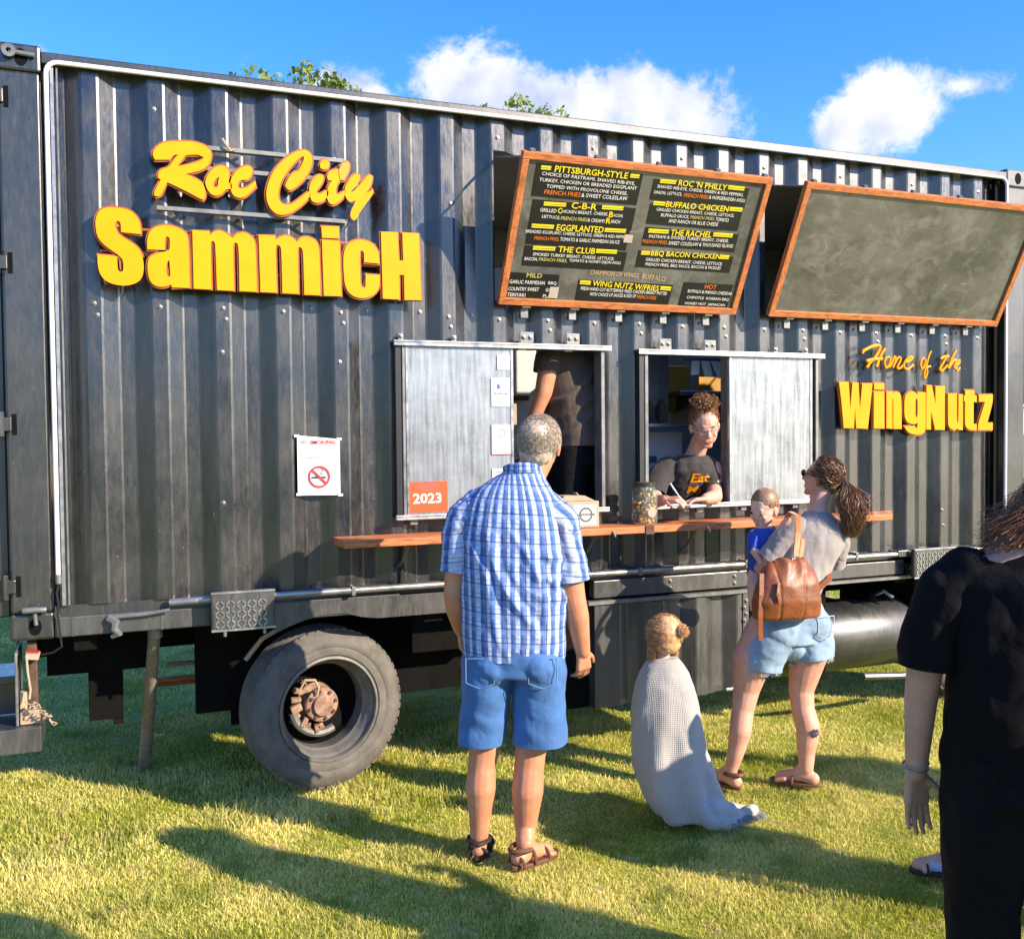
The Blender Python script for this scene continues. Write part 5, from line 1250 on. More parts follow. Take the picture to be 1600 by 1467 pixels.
# legs
S.chain([((-.105, 0, .90), .095), ((-.125, .0, .50), .066), ((-.140, -.008, .40), .060), ((-.145, -.022, .31), .064), ((-.150, -.012, .19), .047), ((-.155, -.0, .09), .038)])
S.chain([((.100, 0, .90), .098), ((.070, .0, .50), .068), ((.060, -.008, .40), .063), ((.052, -.022, .30), .068), ((.045, -.012, .18), .050), ((.040, -.0, .09), .040)])
for kx in (-.128, .066): S.cap((kx, .02, .475), .052, (kx, .02, .44), .05)
foot(S, (-.155, .03, .09), (.10, 1)); foot(S, (.040, -.07, .09), (.75, .75))
S.cap((.045, -.0, .16), .042, (.040, -.06, .09), .040)
S.loft([(.80, 0, 0, .17, .11), (.95, 0, 0, .18, .12), (1.2, 0, .01, .19, .13), (1.42, 0, .0, .19, .11), (1.52, .01, 0, .14, .08), (1.57, .03, 0, .07, .06)])
S.chain([((.03, 0, 1.52), .075), ((.07, .015, 1.62), .068), ((.108, .03, 1.69), .066)])
# arms
S.chain([((-.175, 0, 1.42), .052), ((-.232, -.005, 1.26), .052), ((-.248, .0, 1.13), .046), ((-.245, .035, 1.06), .045), ((-.235, .12, .96), .032)])
S.chain([((.19, 0, 1.41), .054), ((.235, -.01, 1.24), .056), ((.252, -.01, 1.11), .051), ((.268, .0, 1.03), .050), ((.290, .03, .88), .033)])
hand(S, (-.235, .12, .96), (.05, .35, -1), (1, 0, .1), -1, .28)
hand(S, (.290, .03, .885), (.06, .15, -1), (-.5, .75, .1), 1, .5)
Rh = rot3(R(18), R(10), R(4))
hc = (.118, .035, 1.752)
at = head_shape(S, hc, Rh, 1.05)
S.finish('body', M['skin_tan'], man, vox=.0052, sm=3)
# shirt
S = Sculpt(F)
S.loft([(.82, -.002, -.0, .216, .155, 2.3), (.885, -.002, -.0, .216, .155), (.95, .0, 0, .218, .162), (1.06, .004, .01, .222, .172), (1.18, .006, .01, .226, .172), (1.30, .008, .0, .228, .160), (1.40, .004, -.004, .222, .144), (1.47, .0, -.008, .208, .126), (1.53, -.002, -.01, .186, .108), (1.575, .002, -.006, .155, .094), (1.605, .018, .0, .118, .084), (1.635, .045, .01, .088, .077), (1.658, .056, .012, .073, .070)])
SL = [((-.140, 0, 1.490), .080), ((-.200, 0, 1.435), .082), ((-.232, 0, 1.29), .074), ((-.242, 0, 1.14), .073)]
SR = [((.145, 0, 1.475), .080), ((.200, -.005, 1.41), .084), ((.232, -.01, 1.26), .076), ((.246, -.01, 1.10), .077)]
S.cap(SL[0][0], .080, SL[1][0], .080); S.cap(SR[0][0], .082, SR[1][0], .082)


def shirt_disp(L_):
    x, y, z = L_.T
    d = .004*nz(L_, (14, 14, 7), 2.)+.003*np.abs(nz(L_, (26, 20, 12), 5., 1))
    # long diagonal drape folds falling from the left shoulder to the right hip, across the back
    back = np.clip(-y/.08, 0, 1)
    for ph, amp, wid in ((.02, .016, .022), (.12, .013, .018), (.20, .009, .014), (-.09, .010, .018)):
        u = x+.12-(1.40-z)*.42-ph+.03*np.sin(z*11+ph*30)
        d += back*amp*(np.exp(-(u/wid)**2)-.55*np.exp(-((u-.035)/wid)**2))*np.clip((1.48-z)*4, 0, 1)*np.clip((z-.90)*5, .25, 1)
    for ph, amp in ((.0, .010), (.09, .008), (.17, .007)):
        u = (z-1.36+ph)+(x-.05)*.55+.02*np.sin(x*18)
        d += back*amp*np.exp(-(u/.017)**2)*np.clip((x-.0)*8, 0, 1)
    # vertical pleats below the yoke and at the flanks
    d += .004*np.sin(x*75+2*np.sin(z*6))*np.clip((1.45-z)*6, 0, 1)*np.clip((z-1.1)*3, 0, 1)*back
    d += .006*np.sin(z*38+x*22)*np.clip((np.abs(x)-.20)*20, 0, 1)
    d += np.where(np.abs(z-1.47+.10*x*x) < .004, -.003, 0)*back
    return d


def shirt_fab(L_):
    x, y, z = L_.T; th = np.arctan2(x, -(y-.02)); u = th*.21
    arm = np.abs(x) > .222; u = np.where(arm, y*1.2+.3+np.sign(x)*.05, u)
    u = u+.03*(1.4-z)*np.clip(x, -.3, .3)*2
    return np.stack([u, y*0, z+.06*x], 1)
S.finish('shirt', M['plaid'], man, vox=.007, sm=4, disp=shirt_disp, fab=shirt_fab, cuts=[((0, 0, .868), (0, 0, -1), .5)])
def sl_fab(L_):
    x, y, z = L_.T; return np.stack([y*1.15+.3+np.sign(x)*.05, y*0, z+.12*np.abs(x)], 1)
sleeve(F, SL, 'sleeve', M['plaid'], man, ((-.235, 0, 1.225), (-.10, 0, -1)), disp=folds(.006, (18, 18, 22), 2.), fab=sl_fab)
sleeve(F, SR, 'sleeve', M['plaid'], man, ((.24, 0, 1.185), (.10, 0, -1)), disp=folds(.006, (18, 18, 22), 5.), fab=sl_fab)
# collar
S = Sculpt(F)
pts = [(.048+.078*math.sin(a), .012-.076*math.cos(a), 1.652+.018*math.cos(a)) for a in [R(-125+25*k) for k in range(11)]]
for p, q in zip(pts, pts[1:]): S.cap(p, .0125, q, .0125); S.cap((p[0]*1.06-.003, p[1]*1.12, p[2]-.025), .010, (q[0]*1.06-.003, q[1]*1.12, q[2]-.025), .010)
S.finish('collar', M['plaid'], man, vox=.006, sm=2, fab=lambda L_: np.stack([np.arctan2(L_[:, 0]-.05, -L_[:, 1])*.1, L_[:, 2]*0, L_[:, 2]], 1))
# shorts
S = Sculpt(F)
S.loft([(.80, .002, -.002, .206, .150), (.88, .002, 0, .206, .152), (.96, .002, 0, .204, .150), (1.0, 0, 0, .20, .14)])
S.loft([(.46, -.145, .0, .098, .107, 2.4), (.52, -.142, .0, .098, .107), (.66, -.125, .0, .100, .118), (.80, -.110, 0, .108, .140), (.88, -.100, 0, .110, .145)])
S.loft([(.46, .108, .0, .112, .114, 2.4), (.52, .108, .0, .112, .114), (.66, .106, .0, .112, .122), (.80, .106, 0, .110, .142), (.88, .100, 0, .110, .145)])
S.ell((-.095, -.07, .84), (.10, .09, .10)); S.ell((.098, -.07, .84), (.10, .09, .10))
S.finish('shorts', M['denim'], man, vox=.0065, sm=4, disp=folds(.006, (11, 11, 12), 3.), cuts=[((0, 0, .503), (0, 0, -1), .35)])
dk = mat('denim_stitching', (.13, .26, .46), .8)
dd = cloth_mat('dark_denim_pocket', (.06, .17, .40), .8, .35, 400)
for px_ in (-.135, .12):
    mb = MB()
    q = [(-.058, .055), (.058, .055), (.058, -.045), (0, -.068), (-.058, -.045)]
    S = Sculpt(F)
    for (a, b), (c, d) in zip(q, q[1:]+q[:1]): S.cap((px_+a, -.155+.10*abs(px_+a)**1.2*1.3, .83+b), .0022, (px_+c, -.155+.10*abs(px_+c)**1.2*1.3, .83+d), .0022)
    mb = S.mb; mb.build('pocket_seam', dk, man, smooth=True)
S = Sculpt(F)
for cx, r1, r2, zc in ((-.143, .0955, .1045, .516), (.108, .1095, .1115, .516)):
    pts = [(cx+r1*math.cos(2*math.pi*k/24), r2*math.sin(2*math.pi*k/24), zc) for k in range(25)]
    for p, q in zip(pts, pts[1:]): S.cap(p, .0025, q, .0025, n=8)
S.mb.build('hem', dk, man, smooth=True)
sandal(F, man, (-.155, .02, .09), (.10, 1), M['sandal_dark'])
sandal(F, man, (.040, -.075, .09), (.75, .75), M['sandal'])
# hair: cap plus short curly tufts, thin crown patch
def cap_hair(name, m, parent, F, c, R3, k, rings, vox=.006, disp=None, sm=2):
    S = Sculpt(F); c = Vector(c)
    for p, r in rings: S.ell(tuple(c+R3 @ (Vector(p)*k)), tuple(q*k for q in r), R3)
    return S.finish(name, m, parent, vox=vox, sm=sm, disp=disp)
cap_hair('hair', M['hair_grey'], man, F, hc, Rh, 1.06, [((0, -.022, .024), (.080, .094, .088)), ((0, -.045, -.02), (.070, .068, .062)), ((0, -.035, .045), (.072, .078, .070))], disp=lambda L_: .0018*nz(L_, (120, 120, 120), 1.))
def t_man(d, rr):
    if d.y > .55 or (d.z < -.55) or (d.y > .0 and d.z < -.1 and abs(d.x) > .4): return False
    crown = (d.x-.08)**2+(d.y+.62)**2*1.2+(d.z-.60)**2
    return not (crown < .09 and rr.random() < .75)
strands('hair_curls', M['hair_grey'], man, scalp_strands(F, hc, Rh, 1.07, t_man, .034, .0035, 6500, 2, down=.5, out=.32, lift=1.01, sweep=(.35, 0, .1)), width=.0019)
cp = Vector(hc)+Rh @ Vector((.008, -.070, .070))
cap_hair('bald_patch', M['skin_tan'], man, F, tuple(Vector(hc)), Rh, 1.06, [((.016, -.068, .050), (.038, .040, .038))], vox=.005)

# ---------------------------------------------------------------- woman with ponytail, baby and leather bag
wo = thing('person', 'woman in taupe tee and cut-off denim shorts with brown ponytail, holding a baby', 'person', (3.50, -.68, 0))
F = Frame((3.50, -.68, 0), R(8))      # x right, y towards the truck
S = Sculpt(F)
S.chain([((-.02, 0, .80), .105), ((-.10, .0, .66), .098), ((-.125, .02, .50), .068), ((-.150, .01, .40), .056), ((-.175, -.012, .30), .056), ((-.20, .0, .17), .040), ((-.215, .02, .09), .033)])
S.chain([((.22, .0, .80), .105), ((.20, -.02, .66), .095), ((.172, -.0, .48), .064), ((.170, -.02, .39), .058), ((.185, -.045, .29), .062), ((.172, -.05, .17), .044), ((.165, -.06, .09), .036)])
foot(S, (-.215, .03, .09), (-.45, .9), .23); foot(S, (.165, -.055, .09), (-.75, .65), .23)
S.loft([(.70, .09, 0, .16, .11), (.82, .10, -.01, .17, .12), (.95, .10, .0, .135, .10), (1.10, .16, .01, .135, .10), (1.25, .24, .01, .15, .10), (1.33, .275, .01, .11, .08), (1.37, .27, .01, .06, .055)])
S.chain([((.27, .01, 1.33), .062), ((.29, .02, 1.43), .052), ((.315, .03, 1.49), .055)])
hw = (.325, .045, 1.560); Rw = rot3(R(-34), R(14), R(0))
head_shape(S, hw, Rw, .97)
# left arm wraps the baby, right arm too
S.chain([((.12, .02, 1.31), .055), ((.025, .03, 1.17), .046), ((-.005, .08, 1.10), .040), ((.02, .22, 1.10), .032), ((.05, .27, 1.11), .030)])
hand(S, (.05, .27, 1.11), (1, .3, .1), (0, -1, .1), 1, .3, .92)
S.chain([((.40, .02, 1.28), .055), ((.415, .10, 1.12), .046), ((.33, .24, 1.04), .038), ((.17, .33, 1.06), .030)])
hand(S, (.17, .33, 1.06), (-1, .1, .1), (0, -1, .2), -1, .3, .92)
S.finish('body', M['skin_fair'], wo, vox=.0055, sm=3)
S = Sculpt(F)
S.loft([(.925, .09, -.005, .150, .125), (.94, .09, -.005, .153, .128), (1.02, .135, .0, .152, .118), (1.12, .185, .01, .160, .118), (1.22, .24, .01, .170, .120), (1.29, .262, .01, .160, .108), (1.335, .27, .01, .122, .088), (1.365, .272, .01, .082, .070), (1.39, .275, .012, .064, .058)])
WL = [((.155, .01, 1.295), .072), ((.08, .02, 1.235), .070), ((.02, .03, 1.165), .064), ((-.02, .045, 1.11), .064)]
WR = [((.375, .01, 1.275), .070), ((.402, .05, 1.19), .068), ((.415, .08, 1.13), .062), ((.42, .10, 1.06), .062)]
S.cap(WL[0][0], .072, WL[1][0], .066); S.cap(WR[0][0], .070, WR[1][0], .064)
S.finish('tee_shirt', M['taupe_tee'], wo, vox=.0065, sm=4, disp=folds(.0045, (17, 17, 6), 7.), cuts=[((0, 0, .938), (0, 0, -1), .6)])
sleeve(F, WL, 'sleeve', M['taupe_tee'], wo, ((.005, .035, 1.145), (-.6, .2, -.75)), disp=folds(.004, (20, 20, 20), 2.))
sleeve(F, WR, 'sleeve', M['taupe_tee'], wo, ((.417, .09, 1.10), (.1, .35, -1)), disp=folds(.004, (20, 20, 20), 3.))
S = Sculpt(F)
S.loft([(.74, .095, -.01, .200, .145), (.82, .10, -.012, .196, .145), (.90, .10, -.01, .175, .132), (.955, .098, -.005, .155, .120), (.965, .098, -.005, .150, .115)])
S.ell((.075, -.06, .715), (.075, .075, .06)); S.loft([(.56, -.07, .0, .110, .115, 2.2), (.64, -.062, -.002, .112, .118), (.72, -.03, -.01, .125, .14), (.82, .02, -.01, .12, .14)])
S.loft([(.61, .205, -.02, .113, .115, 2.2), (.69, .205, -.02, .114, .12), (.76, .20, -.015, .116, .135), (.84, .19, -.01, .11, .135)])
S.ell((.02, -.07, .80), (.115, .095, .10)); S.ell((.18, -.07, .82), (.115, .095, .10))
S.finish('denim_shorts', M['denim_light'], wo, vox=.006, sm=4, disp=folds(.006, (12, 12, 14), 9.), cuts=[((-.09, 0, .612), (-.15, 0, -1), .17), ((.22, -.02, .660), (.1, 0, -1), .14)])
S = Sculpt(F)
q = [(-.05, .05), (.05, .05), (.05, -.04), (0, -.06), (-.05, -.04)]
for (a, b), (c, d) in zip(q, q[1:]+q[:1]): S.cap((.22+a, -.168+.25*(a+.0)**2*4+.02*(a > 0), .83+b), .002, (.22+c, -.168+.25*(c)**2*4+.02*(c > 0), .83+d), .002)
S.mb.build('pocket_seam', mat('pale_stitching', (.5, .58, .66), .8), wo, smooth=True)
fr = []; rr = random.Random(8)
for (cx, cy, rx, ry, zc) in ((-.065, .0, .110, .114, .607), (.205, -.02, .114, .114, .657)):
    for k in range(160):
        a = rr.uniform(0, 6.28); p = F(cx+rx*math.cos(a), cy+ry*math.sin(a), zc); fr.append([p, p+Vector((rr.uniform(-.006, .006), rr.uniform(-.006, .006), -.008)), p+Vector((rr.uniform(-.012, .012), rr.uniform(-.012, .012), -.02))])
strands('frayed_hem', mat('frayed_denim_threads', (.6, .66, .72), .8), wo, fr, width=.003)['kind'] = 'stuff'
sandal(F, wo, (-.215, .03, .09), (-.45, .9), M['sandal'], .25, ((.06, .055),)); sandal(F, wo, (.165, -.055, .09), (-.75, .65), M['sandal'], .25, ((.06, .055),), back=False)
# calf tattoo: ink marks on the back of the right calf
mb = MB(); rr = random.Random(12)
for k in range(16):
    a = 2*math.pi*k/16; r1 = rr.uniform(.020, .036); p0 = Vector((.188, -.1075, .285)); d = Vector((math.cos(a)*r1, 0, math.sin(a)*r1*.9))
    mb.tube([F(*p0), F(*(p0+d*.6+Vector((0, .001, 0)))), F(*(p0+d+Vector((0, .003, 0))))], [.003, .0036, .0015], 5)
mb.build('tattoo', mat('tattoo_ink', (.06, .06, .07), .6), wo)
# hair: wavy, swept back into a ponytail
cap_hair('hair', M['hair_brown'], wo, F, hw, Rw, .97, [((0, -.022, .026), (.083, .095, .092)), ((0, -.050, -.015), (.070, .065, .062))], disp=lambda L_: .0035*nz(L_, (60, 60, 160), 1.))
hp = Vector(hw)+Rw @ Vector((.005, -.115, -.005))
def t_w(d, rr): return not (d.y > .50 or d.z < -.45 or (d.y > .1 and d.z < 0))
res = []
rr = random.Random(5); cW = Vector(hw)
while len(res) < 1500:
    d = Vector((rr.gauss(0, 1), rr.gauss(0, 1), rr.gauss(0, 1))).normalized()
    if not t_w(d, rr): continue
    p0 = cW+Rw @ (Vector((d.x*.080, d.y*.098-.012, d.z*.094+.024))*1.0)
    path = []
    for i in range(7):
        t = i/6; q = p0.lerp(hp, t*t*.25+t*.75); rad = (q-(cW+Rw @ Vector((0, -.012, .02)))); need = .098
        if rad.length < need and t < .85: q = (cW+Rw @ Vector((0, -.012, .02)))+rad.normalized()*need
        path.append(F(*(q+Vector((rr.uniform(-1, 1), rr.uniform(-1, 1), rr.uniform(-1, 1)))*.003)))
    res.append(path)
strands('swept_hair', M['hair_brown'], wo, res, width=.004, seed=3)
MB().tube([F(*(hp+Vector((.014*math.cos(a), 0, .022*math.sin(a))))) for a in [2*math.pi*k/14 for k in range(15)]], .008, 8).build('hair_tie', M['plastic'], wo, smooth=True)
res = []
for k in range(5200):
    off = Vector((rr.gauss(0, .018), rr.gauss(0, .014), 0)); ph = rr.uniform(0, 6.28); path = []; ln = rr.uniform(.16, .28)
    for i in range(9):
        t = i/8; w = math.sin(t*math.pi*.9)*1.35+.25
        q = hp+Vector((off.x*w+.012*t, -.02-.05*math.sin(t*2.5)+off.y*w, -ln*t*1.0+.01))+Vector((math.sin(ph+t*15), math.cos(ph+t*15), 0))*.010*min(1, t*3)
        path.append(F(*q))
    res.append(path)
strands('ponytail', M['hair_brown'], wo, res, width=.0030, seed=4)
# sunglasses
gl = Vector(hw)
def gp(x, y, z): return F(*(gl+Rw @ Vector((x, y, z))))
MB().tube([gp(-.078, .0, .006), gp(-.074, .06, .012), gp(-.060, .088, .008), gp(-.03, .098, .008), gp(0, .100, .008), gp(.03, .098, .008), gp(.060, .088, .008), gp(.074, .06, .012), gp(.078, .0, .006)], .0032, 6).build('glasses', M['plastic'], wo, smooth=True)
for sx in (-1, 1):
    mb = MB(); mb.prism([(.024*math.cos(a), .018*math.sin(a)) for a in [2*math.pi*k/16 for k in range(16)]], gp(sx*.036, .092, .004), F.r*(Rw @ Vector((1, 0, 0))).x+F.f*(Rw @ Vector((1, 0, 0))).y, (0, 0, 1), (F.r*(Rw @ Vector((0, 1, 0))).x+F.f*(Rw @ Vector((0, 1, 0))).y)*.003)
    mb.build('lens', M['plastic'], wo)

# ---- baby
ba = thing('person', 'baby with short brown hair and royal blue shirt held by the ponytailed woman', 'person', tuple(F(-.13, .12, 1.05)))
FB = Frame(F(.035, .13, 1.07), R(8)); S = Sculpt(FB)
S.loft([(.0, 0, 0, .07, .06), (.10, 0, 0, .072, .06), (.20, .0, 0, .06, .05), (.24, .0, 0, .035, .035)])
S.chain([((0, 0, .22), .035), ((-.0, 0, .28), .035)])
hb = (.0, .0, .335); Rb = rot3(R(-118), R(-20), R(-6))
head_shape(S, hb, Rb, .86, 1.12, .45)
S.chain([((-.055, -.0, .20), .028), ((-.085, -.05, .13), .024), ((-.06, -.085, .07), .019)]); hand(S, (-.06, -.085, .07), (.5, -.5, -.6), (1, 0, 0), 1, .4, .5)
S.chain([((.05, .0, .20), .028), ((.06, -.07, .15), .024), ((.03, -.11, .10), .019)]); hand(S, (.03, -.11, .10), (.2, -.6, -.5), (-1, 0, 0), -1, .4, .5)
S.chain([((-.045, -.0, .0), .042), ((-.09, -.06, -.06), .036), ((-.08, -.05, -.17), .026)]); S.chain([((.045, -.0, .0), .042), ((.05, .08, -.06), .036), ((.05, .07, -.17), .026)])
S.cap((-.08, -.05, -.17), .022, (-.085, -.10, -.185), .016); S.cap((.05, .07, -.17), .022, (.05, .11, -.185), .016)
S.finish('body', M['skin_baby'], ba, vox=.0045, sm=3)
S = Sculpt(FB); S.loft([(-.02, 0, 0, .085, .075), (.10, 0, 0, .086, .074), (.19, 0, 0, .074, .062), (.235, 0, 0, .045, .044)])
S.cap((-.05, 0, .19), .040, (-.078, -.035, .14), .036); S.cap((.05, 0, .19), .040, (.056, -.04, .16), .036)
S.finish('shirt', M['navy'], ba, vox=.005, sm=3, disp=folds(.003, (25, 25, 20), 2.))
def t_b(d, rr): return not (d.y > .45 or d.z < -.35 or (d.y > .0 and d.z < .05))
cap_hair('hair', M['hair_baby'], ba, FB, hb, Rb, .86, [((0, -.019, .036), (.081, .094, .089)), ((0, -.040, -.01), (.076, .070, .062))], vox=.0045)
strands('fine_hair', M['hair_baby'], ba, scalp_strands(FB, hb, Rb, .86, t_b, .03, .001, 500, 6, down=.6, out=.1, lift=1.0), width=.003)
hbv = Vector(hb)
for sx in (-1, 1):
    p = FB(*(hbv+Rb @ (Vector((sx*.032, .078, -.004))*.86))); MB().lathe([(.0001, -.004), (.0085, -.002), (.0085, .002), (.0001, .004)], p, n=12).build('eye', M['ink_black'], ba, smooth=True)

# ---- leather bag
bag = thing('backpack', 'tan-brown leather backpack hanging low on the back of the ponytailed woman', 'bag', tuple(F(-.03, -.17, 1.0)))
S = Sculpt(F)
S.loft([(.885, -.015, -.185, .155, .055, 2.6), (.90, -.018, -.19, .175, .070, 2.6), (.98, -.022, -.195, .182, .078, 2.7), (1.06, -.015, -.19, .165, .072, 2.6), (1.12, -.005, -.18, .135, .058, 2.4), (1.165, .005, -.172, .100, .042, 2.2), (1.18, .01, -.170, .085, .032)])
def bag_disp(L_):
    x, y, z = L_.T
    return .006*nz(L_, (12, 12, 10), 3.)+.006*np.sin(x*70+3*np.sin(z*9))*np.clip((z-1.05)*9, 0, 1)-.004*np.exp(-((x-.04-.1*(z-1))/.006)**2)-.004*np.exp(-((x+.09)/.006)**2)
S.finish('bag_body', M['leather'], bag, vox=.0055, sm=4, disp=bag_disp)
def strap(pts, w, th, m, name):
    mb = MB(); pts = [F(*p) for p in pts]; rings = []
    for i, p in enumerate(pts):
        t = (pts[min(i+1, len(pts)-1)]-pts[max(i-1, 0)]).normalized(); s_ = F.r - t*F.r.dot(t); s_.normalize(); n_ = t.cross(s_)
        rings.append([p+s_*w/2+n_*th/2, p-s_*w/2+n_*th/2, p-s_*w/2-n_*th/2, p+s_*w/2-n_*th/2])
    mb.rings(rings); return mb.build(name, m, bag, bevel=.002)
strap([(.035, -.185, 1.16), (.05, -.165, 1.22), (.08, -.13, 1.30), (.12, -.06, 1.378), (.13, .03, 1.39), (.135, .12, 1.31)], .030, .006, M['strap_tan'], 'shoulder_strap')
strap([(.055, -.185, 1.16), (.075, -.17, 1.21), (.10, -.14, 1.27)], .022, .006, M['strap_tan'], 'shoulder_strap')
strap([(.165, -.17, 1.02), (.26, -.12, 1.06), (.33, .0, 1.12)], .028, .006, M['leather'], 'shoulder_strap')
strap([(-.165, -.215, 1.12), (-.178, -.235, 1.02), (-.185, -.238, .92), (-.182, -.232, .84), (-.178, -.23, .80)], .026, .006, M['leather'], 'hanging_strap')
strap([(-.10, -.262, 1.08), (-.112, -.275, 1.03), (-.105, -.278, .985)], .016, .006, M['leather'], 'pull_tab')
MB().tube([F(.020, -.178, 1.185), F(.055, -.185, 1.19), F(.06, -.188, 1.165), F(.02, -.182, 1.16), F(.020, -.178, 1.185)], .003, 6).build('buckle', M['steel'], bag, smooth=True)
MB().box(0, 0, 0, 0, 0, 0)

# ---------------------------------------------------------------- girl wrapped in a blanket
gi = thing('person', 'small blonde girl with a hair bun wrapped in a pale knitted blanket, seen from behind', 'person', (2.88, -.84, 0))
F = Frame((2.84, -.83, 0), R(22)); S = Sculpt(F)
hg = (-.050, .0, .850); Rg = rot3(R(-22), R(4), R(0))
S.chain([((-.05, 0, .62), .045), ((-.055, 0, .76), .036)]); head_shape(S, hg, Rg, .92)
S.loft([(.10, 0, .02, .11, .10), (.3, 0, .0, .11, .10), (.5, -.03, 0, .10, .08), (.63, -.05, 0, .08, .06), (.68, -.05, 0, .04, .04)])
for sx in (-.05, .05):
    S.chain([((sx, .0, .22), .06), ((sx, .16, .16), .045), ((sx, .05, .06), .035)]); S.cap((sx, .05, .05), .03, (sx, .16, .03), .022)
for sx in (-1, 1): S.chain([((-.05+sx*.09, 0, .60), .035), ((-.05+sx*.12, .07, .46), .030), ((-.05+sx*.04, .14, .50), .022)]); hand(S, (-.05+sx*.04, .14, .50), (-sx, .3, .3), (0, -1, 0), sx, .6, .6)
S.finish('body', M['skin_fair'], gi, vox=.0055, sm=3)
cap_hair('hair', M['hair_blonde'], gi, F, hg, Rg, .93, [((0, -.020, .026), (.083, .097, .093)), ((0, -.045, -.02), (.070, .065, .060))], vox=.0048, disp=lambda L_: .001*nz(L_, (80, 80, 150), 1.))
bun = Vector(hg)+Rg @ Vector((.045, -.085, .040)); res = []; rr = random.Random(15)
while len(res) < 2200:
    d = Vector((rr.gauss(0, 1), rr.gauss(0, 1), rr.gauss(0, 1))).normalized()
    if d.y > .45 or d.z < -.6: continue
    p0 = Vector(hg)+Rg @ (Vector((d.x*.080, d.y*.097-.012, d.z*.092+.022))*.94); path = []; cc = Vector(hg)+Rg @ Vector((0, -.01, .018))
    for i in range(6):
        t = i/5; q = p0.lerp(bun, t*.92); rad = q-cc
        if rad.length < .090: q = cc+rad.normalized()*.090
        path.append(F(*(q+Vector((rr.uniform(-1, 1), rr.uniform(-1, 1), rr.uniform(-1, 1)))*.004)))
    res.append(path)
for k in range(700):
    ax = Vector((rr.gauss(0, 1), rr.gauss(0, 1), rr.gauss(0, 1))).normalized(); u = ax.orthogonal().normalized(); w = ax.cross(u); rad = rr.uniform(.012, .028); a0 = rr.uniform(0, 6.28)
    res.append([F(*(bun+Vector((0, -.02, .006))+(u*math.cos(a0+i*.5)+w*math.sin(a0+i*.5))*rad*(1+.1*i*(rr.random() < .25)))) for i in range(6)])
for k in range(420):
    p = Vector(hg)+Rg @ Vector((rr.choice([-1, 1])*.06, rr.uniform(-.03, .03), -.04)); ph = rr.uniform(0, 6)
    res.append([F(*(p+Vector((rr.uniform(-.004, .004)+.008*math.sin(ph+i), rr.uniform(-.004, .004)+.006*math.cos(ph+i), -.018*i)))) for i in range(6)])
strands('hair_bun', M['hair_blonde'], gi, res, width=.0021, seed=6)
bl = thing('blanket', 'pale cream knitted blanket draped over the small girl and trailing on the grass', 'blanket', (2.88, -.84, 0))
S = Sculpt(F)
S.loft([(.012, .045, -.03, .110, .130, 2.1), (.03, .040, -.03, .130, .145), (.11, .012, -.02, .158, .160), (.25, -.022, -.01, .170, .160), (.38, -.036, .0, .168, .152), (.52, -.042, .0, .156, .140), (.62, -.044, .0, .138, .120), (.68, -.046, .0, .118, .100), (.72, -.048, .0, .094, .080), (.745, -.048, .0, .068, .062), (.752, -.048, .0, .056, .05)])
S.chain([((.09, -.03, .28), .060), ((.12, -.05, .16), .068), ((.17, -.05, .07), .060), ((.23, -.03, .03), .036), ((.31, .0, .025), .026)])
S.chain([((.15, -.11, .08), .05), ((.24, -.10, .035), .036), ((.33, -.06, .030), .028), ((.37, -.02, .030), .020)])
S.chain([((.06, -.12, .12), .05), ((.13, -.16, .03), .03), ((.24, -.14, .02), .022)])
def bl_disp(L_):
    x, y, z = L_.T; th = np.arctan2(y, x+.03)
    return .007*np.sin(th*7+2.2*np.sin(z*7)+z*5)*np.clip((.78-z)*2, 0, 1)+.005*nz(L_, (14, 14, 8), 3.)+.006*np.sin(x*70+z*40)*np.clip((x-.14)*8, 0, 1)
S.finish('cloth', M['blanket'], bl, vox=.0058, sm=4, disp=bl_disp, fab=lambda L_: np.stack([np.arctan2(L_[:, 1], L_[:, 0]+.03)*.15, L_[:, 0]*0, L_[:, 2]], 1))
res = []
for k in range(420):
    t = rr.random(); p = Vector((.20+.18*t, -.13+.12*t+rr.uniform(-.02, .02), .03)); res.append([F(*(p+Vector((.012*i+rr.uniform(-.004, .004), -.010*i+rr.uniform(-.006, .006), -.004*i+.008*math.sin(i+k))))) for i in range(5)])
strands('fringe', M['blanket'], bl, res, width=.004, seed=5)['kind'] = 'stuff'

# ---------------------------------------------------------------- woman in black at the right edge
da = thing('person', 'person in plain black tee and black trousers standing nearest, cut off by the right edge', 'person', (2.9, -2.86, 0))
F = Frame((2.80, -2.79, 0), R(30), 1.03); S = Sculpt(F)
for sx in (-.11, .11):
    S.chain([((sx, 0, .86), .10), ((sx*1.05, .0, .47), .062), ((sx*1.05, -.02, .32), .060), ((sx*1.05, .0, .09), .038)]); foot(S, (sx*1.05, .02, .09), (.1*sx, 1), .23)
S.loft([(.78, 0, 0, .19, .13), (.95, 0, 0, .17, .12), (1.15, 0, 0, .18, .12), (1.33, 0, .0, .19, .11), (1.41, 0, 0, .12, .08), (1.46, 0, 0, .06, .06)])
S.chain([((.10, 0, 1.40), .06), ((.11, .02, 1.49), .052), ((.115, .03, 1.53), .055)])
hd = (.115, .045, 1.600); Rd = rot3(R(-10), R(0), 0)
head_shape(S, hd, Rd, .97)
S.chain([((-.205, 0, 1.32), .056), ((-.262, -.0, 1.16), .054), ((-.275, .0, 1.06), .047), ((-.278, .02, .98), .044), ((-.285, .04, .775), .029)])
S.chain([((.215, 0, 1.34), .062), ((.262, -.0, 1.16), .052), ((.272, .0, 1.06), .045), ((.26, .12, 1.0), .042), ((.16, .26, 1.02), .028)])
